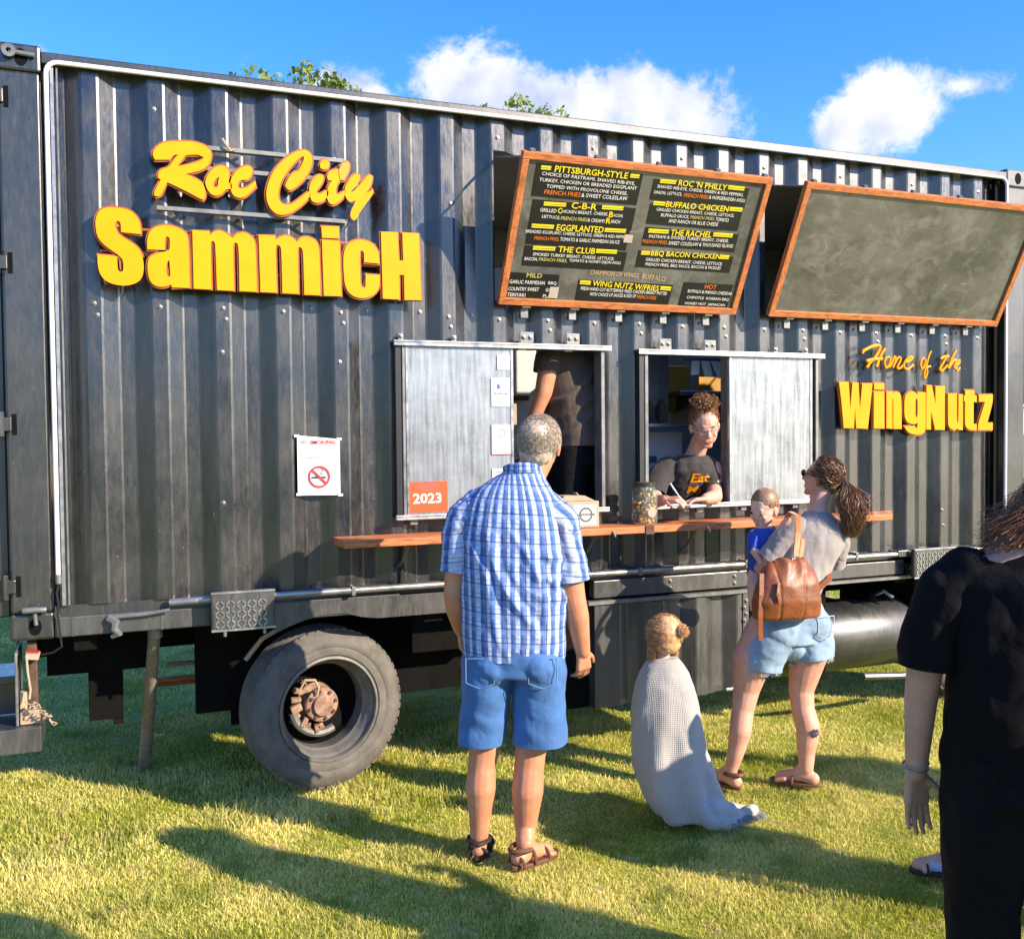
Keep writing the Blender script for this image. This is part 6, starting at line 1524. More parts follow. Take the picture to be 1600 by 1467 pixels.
hand(S, (-.285, .04, .775), (.05, .10, -1), (.35, -.9, .1), -1, .16, 1.05, .10); hand(S, (.16, .26, 1.02), (-1, .2, .1), (0, -1, .2), -1, .4, .95)
S.finish('body', M['skin_pale'], da, vox=.0055, sm=3)
S = Sculpt(F)
S.loft([(.80, 0, .0, .215, .155), (.82, 0, 0, .222, .160), (.95, 0, 0, .218, .155), (1.08, 0, 0, .214, .150), (1.22, 0, 0, .222, .148), (1.32, .02, 0, .235, .130), (1.385, .05, 0, .20, .105), (1.425, .08, 0, .135, .085), (1.455, .10, 0, .085, .070), (1.465, .10, 0, .07, .06)])
DL = [((-.155, 0, 1.345), .074), ((-.215, 0, 1.29), .078), ((-.258, 0, 1.17), .078), ((-.276, 0, 1.02), .080)]; S.cap(DL[0][0], .074, DL[1][0], .072); S.chain([((.17, 0, 1.355), .078), ((.225, 0, 1.29), .080), ((.262, 0, 1.17), .078), ((.272, 0, 1.125), .078)])
S.finish('tee_shirt', M['black_tee'], da, vox=.007, sm=4, disp=folds(.009, (10, 10, 7), 5.), cuts=[((0, 0, .81), (0, 0, -1), .6)])
sleeve(F, DL, 'sleeve', M['black_tee'], da, ((-.270, 0, 1.085), (-.1, 0, -1)), disp=folds(.006, (14, 14, 14), 2.))
S = Sculpt(F)
S.loft([(.74, 0, -.01, .215, .160), (.86, 0, 0, .205, .150), (.95, 0, 0, .19, .14)])
for sx in (-1, 1): S.loft([(.04, sx*.125, .0, .082, .09), (.45, sx*.12, .0, .092, .10), (.70, sx*.112, 0, .112, .135), (.86, sx*.10, 0, .11, .145)])
S.finish('trousers', M['black_trouser'], da, vox=.0075, sm=4, disp=folds(.006, (10, 10, 9), 8.))
for sx in (-1, 1): sandal(F, da, (sx*.116, .02, .09), (.1*sx, 1), M['sandal_dark'], .25)
cap_hair('hair', M['hair_auburn'], da, F, hd, Rd, .97, [((0, -.020, .026), (.086, .10, .094)), ((0, -.05, -.04), (.075, .065, .075))], disp=lambda L_: .004*nz(L_, (60, 60, 60), 1.))
res = []
for k in range(5200):
    a = rr.uniform(0, 6.28); px0 = .083*math.sin(a); py0 = .015-.088*math.cos(a)
    if py0 > .05: continue
    z0 = rr.uniform(1.58, 1.69); ph = rr.uniform(0, 6.28); path = []; ln = rr.uniform(.18, .27); sp = rr.uniform(.2, 1.0)
    for i in range(10):
        t = i/9; zz = z0-ln*t; lx_ = px0*(1+1.3*t*t)-.07*t*t*sp
        path.append(F(.115+lx_+.013*math.sin(ph+t*24), py0*(1+.35*t)-.02*t*sp+.013*math.cos(ph+t*24), max(zz, 1.475-.35*max(0, abs(lx_)-.05))+.010*math.sin(ph*3+t*9)*t))
    res.append(path)
strands('wavy_hair', M['hair_auburn'], da, res, width=.003, seed=7)
for k, z in enumerate((.79, .80)):
    MB().tube([F(-.286+.035*math.cos(a), .040+.034*math.sin(a), z+.006*math.sin(a+k)) for a in [2*math.pi*j/18 for j in range(19)]], .0028, 6).build('bracelet', M['kraft'] if k else M['steel'], da, smooth=True)
MB().tube([F(*(Vector(hd)+Rd @ Vector(p))) for p in ((-.080, -.01, .0), (-.080, .06, .008), (-.062, .092, .006))], .003, 6).build('glasses', M['sandal'], da, smooth=True)

# ---------------------------------------------------------------- child hidden behind her, one sandalled foot showing
ch = thing('person', 'child hidden behind the person in black, one sandalled foot showing', 'person', (3.55, -1.78, 0))
F = Frame((3.74, -1.96, 0), R(-66)); S = Sculpt(F)
S.chain([((-.07, 0, .52), .065), ((-.08, .03, .28), .045), ((-.08, .0, .06), .03)]); S.chain([((.07, 0, .52), .065), ((.05, .16, .30), .045), ((.04, .24, .07), .03)])
foot(S, (-.08, .0, .06), (0, 1), .19); foot(S, (.04, .25, .06), (.15, 1), .19)
S.loft([(.5, 0, 0, .11, .09), (.7, 0, 0, .11, .085), (.84, 0, 0, .10, .07), (.90, 0, 0, .04, .04)])
S.chain([((0, 0, .86), .04), ((0, 0, .97), .038)]); head_shape(S, (0, .01, 1.05), rot3(), .85)
for sx in (-1, 1): S.chain([((sx*.12, 0, .84), .036), ((sx*.15, .0, .68), .03), ((sx*.15, .05, .55), .022)]); hand(S, (sx*.15, .05, .55), (0, .2, -1), (-sx, 0, 0), sx, .4, .65)
S.finish('body', M['skin_fair'], ch, vox=.0065, sm=3)
S = Sculpt(F); S.loft([(.50, 0, 0, .13, .11), (.7, 0, 0, .125, .10), (.84, 0, 0, .115, .085), (.89, 0, 0, .06, .055)]); [S.cap((sx*.10, 0, .84), .05, (sx*.14, 0, .74), .045) for sx in (-1, 1)]
S.finish('tee_shirt', M['navy'], ch, vox=.008, sm=3, disp=folds(.004, (15, 15, 10), 1.))
S = Sculpt(F); S.loft([(.42, 0, 0, .13, .10), (.52, 0, 0, .125, .10)]); [S.loft([(.36, sx*.066, .05 if sx > 0 else .01, .075, .08), (.5, sx*.06, 0, .075, .09)]) for sx in (-1, 1)]
S.finish('shorts', M['denim'], ch, vox=.008, sm=3)
cap_hair('hair', M['hair_brown'], ch, F, (0, .01, 1.05), rot3(), .85, [((0, -.022, .028), (.082, .096, .092)), ((0, -.05, -.03), (.072, .066, .07))], vox=.007)
sk = mat('pale_blue_sock', (.42, .52, .75), .8)
for (a, d) in (((-.08, .0, .06), (0, 1)), ((.04, .25, .06), (.15, 1))):
    S = Sculpt(F); S.cap((a[0], a[1], .05), .040, (a[0]+d[0]*.08, a[1]+.08, .040), .034); S.finish('sock', sk, ch, vox=.006, sm=2)
    sandal(F, ch, a, d, M['sandal_dark'], .22, ((.10, .045), (.02, .075)))

# ---------------------------------------------------------------- cook in the left window (torso only in view)
ck = thing('person', 'worker in dark tee inside the left window, head out of view', 'person', (2.93, .45, 1.10))
F = Frame((2.885, .255, 1.10), R(-25), 1.06); S = Sculpt(F)
for sx in (-.10, .10): S.chain([((sx, 0, .62), .095), ((sx, .02, .35), .065), ((sx, 0, .08), .045)]); S.cap((sx, .0, .035), .035, (sx, .15, .03), .03)
S.loft([(.50, 0, 0, .16, .12), (.70, 0, .0, .16, .12), (.90, -.01, .02, .17, .12), (1.10, -.02, .05, .17, .12), (1.22, -.03, .07, .15, .10), (1.30, -.03, .09, .06, .06)])
S.chain([((-.03, .08, 1.27), .06), ((-.03, .14, 1.38), .056)]); head_shape(S, (-.03, .18, 1.45), rot3(0, R(-30), 0), .97)
S.chain([((-.19, .05, 1.14), .062), ((-.215, .03, .98), .052), ((-.235, .04, .88), .047), ((-.262, .10, .72), .035)]); hand(S, (-.262, .10, .72), (-.3, .4, -1), (1, 0, .1), -1, .4)
S.chain([((.19, .07, 1.16), .060), ((.24, .12, 1.02), .050), ((.20, .26, .90), .035)]); hand(S, (.20, .26, .90), (-.2, .8, -.3), (-1, 0, 0), 1, .4)
S.finish('body', M['skin_tan'], ck, vox=.007, sm=3)
S = Sculpt(F)
S.loft([(.57, .02, -.01, .205, .165), (.66, .02, -.01, .21, .17), (.75, .02, 0, .205, .165), (.90, .0, .01, .20, .155), (1.05, -.01, .04, .195, .145), (1.18, -.02, .06, .18, .125), (1.27, -.03, .08, .11, .09), (1.31, -.03, .09, .075, .07)])
CL = [((-.14, .05, 1.15), .078), ((-.20, .04, 1.04), .072), ((-.224, .035, .92), .070)]; S.cap(CL[0][0], .078, CL[1][0], .068); S.chain([((.15, .07, 1.16), .08), ((.215, .09, 1.07), .076)])
def ck_disp(L_):
    x, y, z = L_.T; d = .006*nz(L_, (10, 10, 6), 5.)
    for ph, a in ((0, .022), (.10, .016), (.19, .012)): d += a*np.exp(-(((z-1.0+ph)-(x*.9)+.02*np.sin(x*15))/.022)**2)
    return d
S.finish('tee_shirt', M['brown_tee'], ck, vox=.0075, sm=4, disp=ck_disp, cuts=[((0, 0, .60), (0, 0, -1), .6)])
sleeve(F, CL, 'sleeve', M['brown_tee'], ck, ((-.218, .035, .985), (-.1, 0, -1)), disp=folds(.004, (14, 14, 14), 2.))
S = Sculpt(F); S.loft([(.50, .01, 0, .185, .145), (.66, .01, 0, .19, .15)]); [S.loft([(.05, sx*.10, .0, .08, .09), (.35, sx*.10, 0, .09, .10), (.6, sx*.09, 0, .105, .13)]) for sx in (-1, 1)]
S.finish('trousers', M['black_trouser'], ck, vox=.009, sm=3)
cap_hair('hair', M['hair_brown'], ck, F, (-.03, .18, 1.45), rot3(0, R(-30), 0), .97, [((0, -.02, .026), (.083, .098, .093))], vox=.008)

# ---------------------------------------------------------------- woman writing at the right window
sv = thing('person', 'smiling worker with curly topknot and glasses writing an order in the right window', 'person', (3.6, .35, 1.10))
F = Frame((3.54, .215, 1.10), R(186)); S = Sculpt(F)      # faces the customers: local x = her right
for sx in (-.10, .10): S.chain([((sx, -.25, .30), .095), ((sx, -.05, .15), .065), ((sx, -.12, .05), .05)])
S.loft([(.10, 0, -.22, .16, .12), (.25, 0, -.12, .12, .12), (.38, .02, -.02, .12, .12), (.50, .02, .10, .13, .10), (.545, .0, .12, .11, .08), (.575, -.01, .14, .06, .055)])
S.chain([((-.01, .125, .54), .058), ((-.02, .175, .62), .052), ((-.028, .19, .66), .054)])
hs_ = (-.030, .235, .738); Rs = rot3(R(12), R(-20), R(4))
ats = head_shape(S, hs_, Rs, 1.0, 1.12, .8)
# her right arm (image left) writes; her left forearm lies on the sill
S.chain([((.175, .12, .49), .055), ((.265, .17, .38), .045), ((.285, .27, .325), .038), ((.275, .36, .335), .028)])
hand(S, (.275, .36, .335), (-.55, .75, .05), (-.3, -.2, -1), -1, .62, .92, .05)
S.chain([((-.150, .11, .49), .052), ((-.130, .15, .37), .046), ((-.085, .25, .338), .042), ((.045, .385, .335), .030)])
hand(S, (.045, .385, .335), (1, .1, -.02), (0, .1, -1), -1, .25, .92)
S.finish('body', M['skin_fair'], sv, vox=.0042, sm=2)
S = Sculpt(F)
S.loft([(.08, 0, -.22, .16, .14), (.25, 0, -.12, .15, .145), (.38, .02, .0, .150, .140), (.48, .02, .09, .160, .125), (.53, .01, .12, .130, .10), (.555, -.005, .13, .10, .08), (.57, -.008, .135, .085, .07)])
TR = [((.14, .11, .50), .070), ((.225, .145, .43), .068), ((.285, .215, .335), .062)]; TL = [((-.10, .10, .50), .068), ((-.125, .115, .43), .062), ((-.128, .155, .33), .056)]
for T_ in (TR, TL): S.cap(T_[0][0], .070, T_[1][0], .064)
shirt_s = S.finish('tee_shirt', M['char_tee'], sv, vox=.006, sm=3, disp=folds(.006, (16, 14, 12), 4.), cuts=())
sleeve(F, TR, 'sleeve', M['char_tee'], sv, ((.276, .20, .365), (.3, .4, -.85)), disp=folds(.004, (18, 18, 18), 2.))
sleeve(F, TL, 'sleeve', M['char_tee'], sv, ((-.128, .145, .375), (-.1, .2, -.95)), disp=folds(.004, (18, 18, 18), 3.))
# printed lettering laid onto the chest
from mathutils.bvhtree import BVHTree
bt = BVHTree.FromPolygons([v.co for v in shirt_s.data.vertices], [tuple(p.vertices) for p in shirt_s.data.polygons])
for body, cx, z0, w_, h_ in (('Eat', -.030, .415, .125, .055), ('My', -.030, .340, .120, .055)):
    vs, fs = text_verts(body, .03); xs = [p[0] for p in vs]; ys = [p[1] for p in vs]; out = []
    for p in vs:
        lx = cx+w_/2-(p[0]-min(xs))/(max(xs)-min(xs))*w_; lz = z0+(p[1]-min(ys))/(max(ys)-min(ys))*h_
        o_ = F(lx, .6, lz); hit = bt.ray_cast(o_, -F.f); q = hit[0] if hit[0] is not None else F(lx, .14, lz)
        out.append(q+F.f*.0035)
    me = bpy.data.meshes.new('shirt_print'); me.from_pydata([tuple(q) for q in out], [], fs); mesh_obj('shirt_print', me, M['yellow_orange'], sv)
cs = Vector(hs_)
def sp_(x, y, z, k=1.0): return F(*(cs+Rs @ (Vector((x, y, z))*k)))
hx = F.r*(Rs @ Vector((1, 0, 0))).x+F.f*(Rs @ Vector((1, 0, 0))).y+Vector((0, 0, (Rs @ Vector((1, 0, 0))).z))
hz = F.r*(Rs @ Vector((0, 0, 1))).x+F.f*(Rs @ Vector((0, 0, 1))).y+Vector((0, 0, (Rs @ Vector((0, 0, 1))).z))
for sx in (-1, 1):
    pts = [sp_(sx*.034, .093, .002)+hx*.021*math.cos(a)+hz*.015*math.sin(a) for a in [2*math.pi*k/18 for k in range(19)]]
    MB().tube(pts, .0016, 6).build('glasses_frame', M['steel'], sv, smooth=True)
    MB().tube([sp_(sx*.056, .090, .006), sp_(sx*.074, .05, .006), sp_(sx*.078, .0, .0)], .0018, 6).build('glasses_arm', M['hair_brown'], sv, smooth=True)
    MB().tube([sp_(sx*.020, .090, .024), sp_(sx*.034, .090, .029), sp_(sx*.050, .080, .023)], [.0015, .0028, .0012], 6).build('eyebrow', M['hair_brown'], sv, smooth=True)
    MB().tube([sp_(sx*.022, .0785, .000), sp_(sx*.034, .0795, -.0025), sp_(sx*.046, .0745, .000)], [.001, .0024, .001], 6).build('closed_eye', M['hair_brown'], sv, smooth=True)
MB().tube([sp_(-.010, .096, .004), sp_(.010, .096, .004)], .0016, 6).build('glasses_bridge', M['steel'], sv, smooth=True)
MB().tube([sp_(-.031, .073, -.052), sp_(-.016, .089, -.066), sp_(0, .0945, -.070), (sp_(.016, .089, -.066)), sp_(.031, .073, -.052)], [.0015, .004, .005, .004, .0015], 6).build('smile', mat('lip_dark', (.35, .07, .06), .5), sv, smooth=True)
MB().tube([sp_(-.016, .090, -.0655), sp_(0, .0945, -.068), sp_(.016, .090, -.0655)], [.001, .0022, .001], 6).build('teeth', M['led'], sv, smooth=True)
MB().tube([sp_(-.018, .086, -.0755), sp_(0, .091, -.079), sp_(.018, .086, -.0755)], [.001, .002, .001], 6).build('lip', mat('lip', (.5, .16, .13), .5), sv, smooth=True)
cap_hair('hair', M['hair_curly'], sv, F, hs_, Rs, 1.0, [((0, -.022, .030), (.081, .095, .090)), ((0, -.02, .075), (.06, .06, .05))], vox=.005, disp=lambda L_: .004*nz(L_, (100, 100, 100), 1.))
res = []; rr = random.Random(21); top = cs+Rs @ Vector((.0, -.005, .132))
for k in range(1500):
    ax = Vector((rr.gauss(0, 1), rr.gauss(0, 1), rr.gauss(0, 1))).normalized(); u = ax.orthogonal().normalized(); w = ax.cross(u); c_ = top+Vector((rr.gauss(0, .027), rr.gauss(0, .024), rr.gauss(0, .018))); rad = rr.uniform(.010, .026); a0 = rr.uniform(0, 6.28)
    res.append([F(*(c_+(u*math.cos(a0+i*.75)+w*math.sin(a0+i*.75))*rad)) for i in range(8)])
def t_s(d, rr): return not (d.y > .52 or d.z < -.1 or (d.y > .25 and d.z < .3))
res += scalp_strands(F, hs_, Rs, 1.0, t_s, .055, .004, 1500, 9, down=-.8, out=.15, lift=1.03)
strands('curly_topknot', M['hair_curly'], sv, res, width=.0026, seed=8)
pen = thing('pen', 'thin pale pen in the right hand of the worker with the topknot', 'pen', tuple(F(.22, .42, .36)))
MB().tube([F(.205, .455, .315), F(.245, .40, .40), F(.255, .385, .425)], [.002, .0045, .0045], 8).build('barrel', M['white_paper'], pen, smooth=True)
pad = thing('order_pad', 'small pale order pad on the window sill under the writing hand', 'notepad', tuple(F(.14, .42, .30)))
MB().obox(F(.145, .440, .305), F.r*.055+F.f*.02, F.f*.04-F.r*.01, Vector((0, 0, .004))).build('sheets', M['pink_paper'], pad)

# ---------------------------------------------------------------- people queueing outside the frame on the right (their shadows reach the grass)
def queuer(x, y, head, h, shirt, trouser, hairm, label):
    t = thing('person', label, 'person', (x, y, 0), 'people queueing to the right of the frame'); k = h/1.75; F = Frame((x, y, 0), head, k); S = Sculpt(F)
    for sx in (-.11, .11): S.chain([((sx, 0, .88), .10), ((sx*1.05, .0, .48), .062), ((sx*1.05, -.02, .33), .060), ((sx*1.05, .0, .09), .038)]); foot(S, (sx*1.05, .02, .09), (.1*sx, 1), .23)
    S.loft([(.80, 0, 0, .18, .12), (.95, 0, 0, .17, .12), (1.15, 0, 0, .175, .12), (1.35, 0, .0, .19, .11), (1.45, 0, 0, .12, .08), (1.49, 0, 0, .06, .06)])
    S.chain([((0, 0, 1.45), .06), ((0, .02, 1.56), .055)]); head_shape(S, (0, .035, 1.64), rot3(), 1.)
    for sx in (-1, 1): S.chain([((sx*.185, 0, 1.36), .050), ((sx*.25, -.0, 1.20), .050), ((sx*.26, .0, 1.10), .046), ((sx*.255, .06, .88), .030)]); hand(S, (sx*.255, .06, .88), (0, .15, -1), (-sx, 0, 0), sx, .3)
    S.finish('body', M['skin_fair'], t, vox=.011, sm=2)
    S = Sculpt(F); S.loft([(.86, 0, 0, .205, .15), (1.1, 0, 0, .20, .145), (1.3, 0, 0, .215, .135), (1.40, 0, 0, .18, .11), (1.46, 0, 0, .10, .08)])
    for sx in (-1, 1): S.chain([((sx*.15, 0, 1.40), .080), ((sx*.215, 0, 1.34), .082), ((sx*.248, 0, 1.22), .074)])
    S.finish('shirt', shirt, t, vox=.012, sm=3, disp=folds(.006, (10, 10, 7), 2.))
    S = Sculpt(F); S.loft([(.76, 0, 0, .195, .14), (.93, 0, 0, .185, .14)]); [S.loft([(.06, sx*.115, .0, .08, .09), (.48, sx*.115, 0, .09, .10), (.84, sx*.10, 0, .11, .14)]) for sx in (-1, 1)]
    S.finish('trousers', trouser, t, vox=.012, sm=3); cap_hair('hair', hairm, t, F, (0, .035, 1.64), rot3(), 1., [((0, -.022, .028), (.084, .10, .095)), ((0, -.05, -.02), (.072, .066, .07))], vox=.010)
queuer(3.47, -3.70, R(-40), 1.78, M['taupe_tee'], M['denim'], M['hair_brown'], 'customer in taupe tee and jeans queueing just outside the frame behind the person in black')
queuer(4.55, -4.9, R(-30), 1.80, M['denim_light'], M['black_trouser'], M['hair_grey'], 'tall grey-haired customer in pale denim shirt in the queue outside the frame')
queuer(2.38, -3.57, R(-10), 1.86, M['navy'], M['denim'], M['hair_auburn'], 'customer in royal blue shirt and jeans nearest the photographer outside the frame')
queuer(4.15, -2.78, R(-60), 1.66, M['black_tee'], M['denim'], M['hair_brown'], 'customer in black tee and jeans beside the child outside the frame')
queuer(5.75, -2.70, R(-70), 1.70, M['char_tee'], M['denim_light'], M['hair_blonde'], 'blond customer in charcoal tee and pale jeans farthest right outside the frame')

# ================================================================ GROUND, GRASS, TREES
def grass_mat(name, a, b, trans=.35):
    m = bpy.data.materials.new(name); nt, N, L, P = nodes(m)
    tc = N.new('ShaderNodeTexCoord'); n = N.new('ShaderNodeTexNoise'); n.inputs['Scale'].default_value = 1.3; n.inputs['Detail'].default_value = 6; L.new(tc.outputs['Object'], n.inputs['Vector'])
    n2 = N.new('ShaderNodeTexNoise'); n2.inputs['Scale'].default_value = 60; L.new(tc.outputs['Object'], n2.inputs['Vector'])
    ad = N.new('ShaderNodeMath'); ad.operation = 'ADD'; L.new(n.outputs['Fac'], ad.inputs[0]); L.new(n2.outputs['Fac'], ad.inputs[1])
    r = N.new('ShaderNodeMapRange'); L.new(ad.outputs[0], r.inputs[0]); r.inputs[1].default_value = .80; r.inputs[2].default_value = 1.2
    mx = N.new('ShaderNodeMix'); mx.data_type = 'RGBA'; mx.inputs[6].default_value = (*a, 1); mx.inputs[7].default_value = (*b, 1); L.new(r.outputs[0], mx.inputs[0]); L.new(mx.outputs[2], P.inputs['Base Color'])
    if 'grass' in name or 'lawn' in name:
        n3 = N.new('ShaderNodeTexNoise'); n3.inputs['Scale'].default_value = 3.2; n3.inputs['Detail'].default_value = 5; n3.inputs['Roughness'].default_value = .7; L.new(tc.outputs['Object'], n3.inputs['Vector'])
        r3 = N.new('ShaderNodeMapRange'); L.new(n3.outputs['Fac'], r3.inputs[0]); r3.inputs[1].default_value = .52; r3.inputs[2].default_value = .66; r3.inputs[4].default_value = .65
        m3 = N.new('ShaderNodeMix'); m3.data_type = 'RGBA'; m3.inputs[7].default_value = (a[0]*.5, a[1]*.62, a[2]*.8, 1); L.new(r3.outputs[0], m3.inputs[0]); L.new(mx.outputs[2], m3.inputs[6])
        n4 = N.new('ShaderNodeTexNoise'); n4.inputs['Scale'].default_value = 8; n4.inputs['Detail'].default_value = 4; L.new(tc.outputs['Object'], n4.inputs['Vector'])
        r4 = N.new('ShaderNodeMapRange'); L.new(n4.outputs['Fac'], r4.inputs[0]); r4.inputs[1].default_value = .60; r4.inputs[2].default_value = .70; r4.inputs[4].default_value = .6
        mx = N.new('ShaderNodeMix'); mx.data_type = 'RGBA'; mx.inputs[7].default_value = (.60, .47, .24, 1); L.new(r4.outputs[0], mx.inputs[0]); L.new(m3.outputs[2], mx.inputs[6]); L.new(mx.outputs[2], P.inputs['Base Color'])
    P.inputs['Roughness'].default_value = .55; P.inputs['Specular IOR Level'].default_value = .15
    if trans:
        t = N.new('ShaderNodeBsdfTranslucent'); L.new(mx.outputs[2], t.inputs[0]); ms = N.new('ShaderNodeMixShader'); ms.inputs[0].default_value = trans
        L.new(P.outputs[0], ms.inputs[1]); L.new(t.outputs[0], ms.inputs[2]); L.new(ms.outputs[0], N['Material Output'].inputs[0])
    return m
gm = grass_mat('lawn_soil_and_thatch', (.20, .25, .014), (.36, .35, .05), 0)
bm_ = grass_mat('grass_blade', (.36, .40, .035), (.96, .84, .34), .40)


def gh(x, y): return .018*np.sin(x*.9+1.3)*np.cos(y*.8)+.010*np.sin(x*2.3+y*1.7)-.01
# one sheet to the horizon, fine near the camera
xs = np.concatenate([[-900, -300, -100, -40, -15], np.arange(-6, 14.01, .25), [18, 30, 60, 150, 400, 900]])
ys = np.concatenate([[-900, -300, -100, -40, -15], np.arange(-6, 10.01, .25), [15, 30, 60, 150, 400, 900]])
Xg, Yg = np.meshgrid(xs, ys, indexing='ij'); fall = np.exp(-((Xg-3)**2+(Yg-0)**2)/180.)
Zg = gh(Xg, Yg)*fall-.002
gv = np.stack([Xg, Yg, Zg], -1).reshape(-1, 3); ny_ = len(ys)
gf = [(i*ny_+j, (i+1)*ny_+j, (i+1)*ny_+j+1, i*ny_+j+1) for i in range(len(xs)-1) for j in range(ny_-1)]
me = bpy.data.meshes.new('ground'); me.from_pydata(gv.tolist(), [], gf); me.update()
go = mesh_obj('ground', me, gm, None, True); tag(go, 'short mown lawn ground under the food truck', 'lawn', kind='structure'); del go['category']


def blades(name, regions, seed):
    r = np.random.default_rng(seed); P_ = []; Hh = []; Ww = []
    for x0, x1, y0, y1, n, h, w in regions:
        x = r.uniform(x0, x1, n); y = r.uniform(y0, y1, n); P_.append(np.stack([x, y], 1)); Hh.append(np.full(n, h)); Ww.append(np.full(n, w))
    P_ = np.concatenate(P_); h = np.concatenate(Hh); w = np.concatenate(Ww); n = len(P_)
    # clumpy height
    cl = .75+.35*np.sin(P_[:, 0]*5.1+2*np.sin(P_[:, 1]*3.7))*np.sin(P_[:, 1]*6.3+1.5*np.sin(P_[:, 0]*4.1))
    h = h*cl*r.uniform(.55, 1.35, n); a = r.uniform(0, 2*np.pi, n); lean = r.uniform(.1, .9, n)*h; la = r.uniform(0, 2*np.pi, n)
    z = gh(P_[:, 0], P_[:, 1])*np.exp(-((P_[:, 0]-3)**2+P_[:, 1]**2)/180.)-.006
    dx, dy = np.cos(a)*w/2, np.sin(a)*w/2; lx, ly = np.cos(la)*lean, np.sin(la)*lean
    b = np.stack([P_[:, 0], P_[:, 1], z], 1)
    v = np.empty((n, 5, 3)); v[:, 0] = b-np.stack([dx, dy, 0*dx], 1); v[:, 1] = b+np.stack([dx, dy, 0*dx], 1)
    mid = b+np.stack([lx*.35, ly*.35, h*.6], 1); v[:, 2] = mid+np.stack([dx, dy, 0*dx], 1)*.8; v[:, 3] = mid-np.stack([dx, dy, 0*dx], 1)*.8
    v[:, 4] = b+np.stack([lx, ly, h], 1)
    me = bpy.data.meshes.new(name); me.vertices.add(n*5); me.vertices.foreach_set('co', v.astype('f').ravel())
    base = (np.arange(n)*5)[:, None]
    idx = np.concatenate([base+np.array([[0, 1, 2, 3]]), base+np.array([[3, 2, 4]])], 1)       # quad + tri
    loops = idx.ravel(); me.loops.add(len(loops)); me.loops.foreach_set('vertex_index', loops.astype('i'))
    st = np.stack([np.arange(n)*7, np.arange(n)*7+4], 1).ravel(); me.polygons.add(2*n); me.polygons.foreach_set('loop_start', st.astype('i'))
    me.update(calc_edges=True); me.validate()
    o = mesh_obj(name, me, bm_, None, False); return o
gr = blades('grass', [(-1.5, 5.2, -2.6, -.4, 270000, .031, .0036), (-1.6, 6.5, -.4, 2.0, 150000, .035, .0048), (-3, 9, 2.0, 6.5, 70000, .045, .009), (-4, 14, 6.5, 22, 40000, .05, .022), (-3, -1.5, -3, 2, 20000, .036, .006), (5.2, 8, -3, 0, 30000, .036, .005), (0, 4, -4.2, -2.6, 50000, .036, .004), (.8, 2.1, -.3, .5, 1800, .065, .005), (-1.0, 4.5, -2.2, .2, 2500, .052, .005)], 5)
tag(gr, 'short sunlit yellow-green grass blades across the whole lawn', 'grass', kind='stuff')
if 'category' in gr: del gr['category']

leafm = [grass_mat('tree_leaf_green', (.10, .16, .03), (.32, .38, .09), .3), grass_mat('tree_leaf_dark', (.018, .038, .010), (.06, .10, .022), .2)]
barkm = mat('tree_bark', (.14, .11, .08), .9, vdark=(.06, .045, .035), vscale=12, bump=.6, stretch=(3, 3, .6))


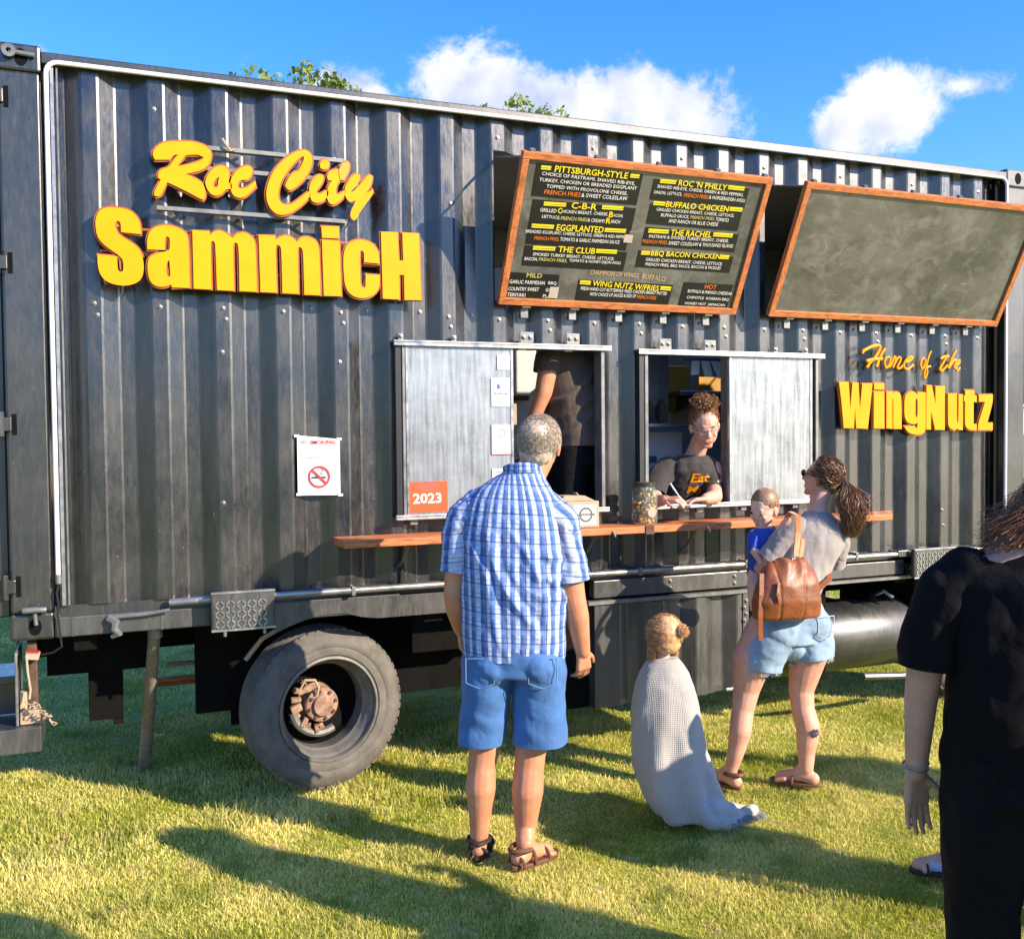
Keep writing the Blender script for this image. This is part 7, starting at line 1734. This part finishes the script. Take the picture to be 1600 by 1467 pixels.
def tree(x, y, h, r, seed, label, m=0, n=9000, leaf=.16, trunk=.24):
    rr = random.Random(seed); t = thing('tree', label, 'tree', (x, y, 0), 'trees round the lawn')
    mb = MB(); tips = []
    mb.tube([(x, y, -.2), (x+rr.uniform(-.2, .2), y, h*.25), (x+rr.uniform(-.4, .4), y+rr.uniform(-.3, .3), h*.55), (x, y, h*.82)], [trunk, trunk*.8, trunk*.5, trunk*.15], 10)
    for k in range(11):
        a = k*2.4+rr.uniform(-.3, .3); z0 = h*rr.uniform(.25, .62); l = r*rr.uniform(.55, .9); e = Vector((x+math.cos(a)*l, y+math.sin(a)*l, z0+h*rr.uniform(.10, .30)))
        mb.tube([(x, y, z0), Vector((x, y, z0)).lerp(e, .5)+Vector((0, 0, .2)), e], [trunk*.4, trunk*.22, trunk*.07], 6); tips.append(e)
    mb.build('trunk', barkm, t, smooth=True)
    # leaf clumps in an uneven crown
    cs_ = [(e, r*rr.uniform(.25, .42)) for e in tips]
    for k in range(26):
        a = rr.uniform(0, 6.28); q = rr.uniform(0, 1)**.5*r*.85; z = h*rr.uniform(.35, .93); sh = math.sqrt(max(0, 1-((z-h*.62)/(h*.42))**2)); cs_.append((Vector((x+math.cos(a)*q*sh, y+math.sin(a)*q*sh, z)), r*rr.uniform(.16, .34)))
    g = np.random.default_rng(seed); C = np.array([tuple(c) for c, _ in cs_]); Rr = np.array([q for _, q in cs_]); pk = g.choice(len(cs_), n, p=Rr**2/np.sum(Rr**2))
    d = g.normal(size=(n, 3)); d /= np.linalg.norm(d, axis=1)[:, None]; pos = C[pk]+d*(Rr[pk]*g.uniform(.45, 1.12, n)**.7)[:, None]*np.array([1, 1, .8])
    u = g.normal(size=(n, 3)); u /= np.linalg.norm(u, axis=1)[:, None]; w = np.cross(u, d); w /= np.linalg.norm(w, axis=1)[:, None]+1e-9; s_ = (leaf*g.uniform(.6, 1.4, n))[:, None]
    v = np.stack([pos-u*s_*.6, pos+w*s_*.35, pos+u*s_*.6, pos-w*s_*.35], 1).reshape(-1, 3)
    me = bpy.data.meshes.new('crown'); me.vertices.add(4*n); me.vertices.foreach_set('co', v.astype('f').ravel()); me.loops.add(4*n); me.loops.foreach_set('vertex_index', np.arange(4*n, dtype='i')); me.polygons.add(n); me.polygons.foreach_set('loop_start', (np.arange(n)*4).astype('i')); me.update(calc_edges=True)
    mesh_obj('crown', me, leafm[m], t)
tree(3.0, 20.2, 11.75, 2.7, 1, 'broad green tree behind the truck, leftmost crown peeking over the roof', 0, 15000, .13)
tree(5.4, 20.0, 11.8, 1.5, 2, 'green tree behind the truck, second crown from the left above the roof', 0, 4500, .13)
tree(11.6, 20.2, 11.85, 1.7, 3, 'green tree whose crown shows above the roof near the middle of the truck', 0, 4500, .13)
tree(10.8, 22.5, 12.7, 1.0, 4, 'slim tree hidden behind the middle of the truck roof', 0, 3500, .13)
rr0 = random.Random(77); WH = ['far left', 'left', 'middle left', 'middle', 'middle right', 'right', 'far right', 'rightmost']
# trees on the far side of the field behind the photographer (seen only as reflections in the paint)
for k, (x, y, h) in enumerate(((-50, -38, 6), (-42, -55, 7), (-26, -60, 6.5), (-8, -64, 7.5), (8, -62, 7), (24, -66, 6.5), (40, -60, 6), (58, -45, 6))):
    tree(x, y, h, 4.6, 30+k, 'dark tree on the field edge behind the photographer, %s of the row' % WH[k], 1, 5000, .42, .35)
for k, (x, y, h) in enumerate(((-16, 26, 9), (-8, 30, 9), (22, 26, 9.2), (32, 20, 9), (-24, 14, 8))):
    tree(x, y, h, 4.2, 50+k, 'dark tree beyond the truck, outside the view, %s' % ['back left', 'back centre left', 'back right', 'far right', 'far left'][k], 1, 5000, .42, .35)
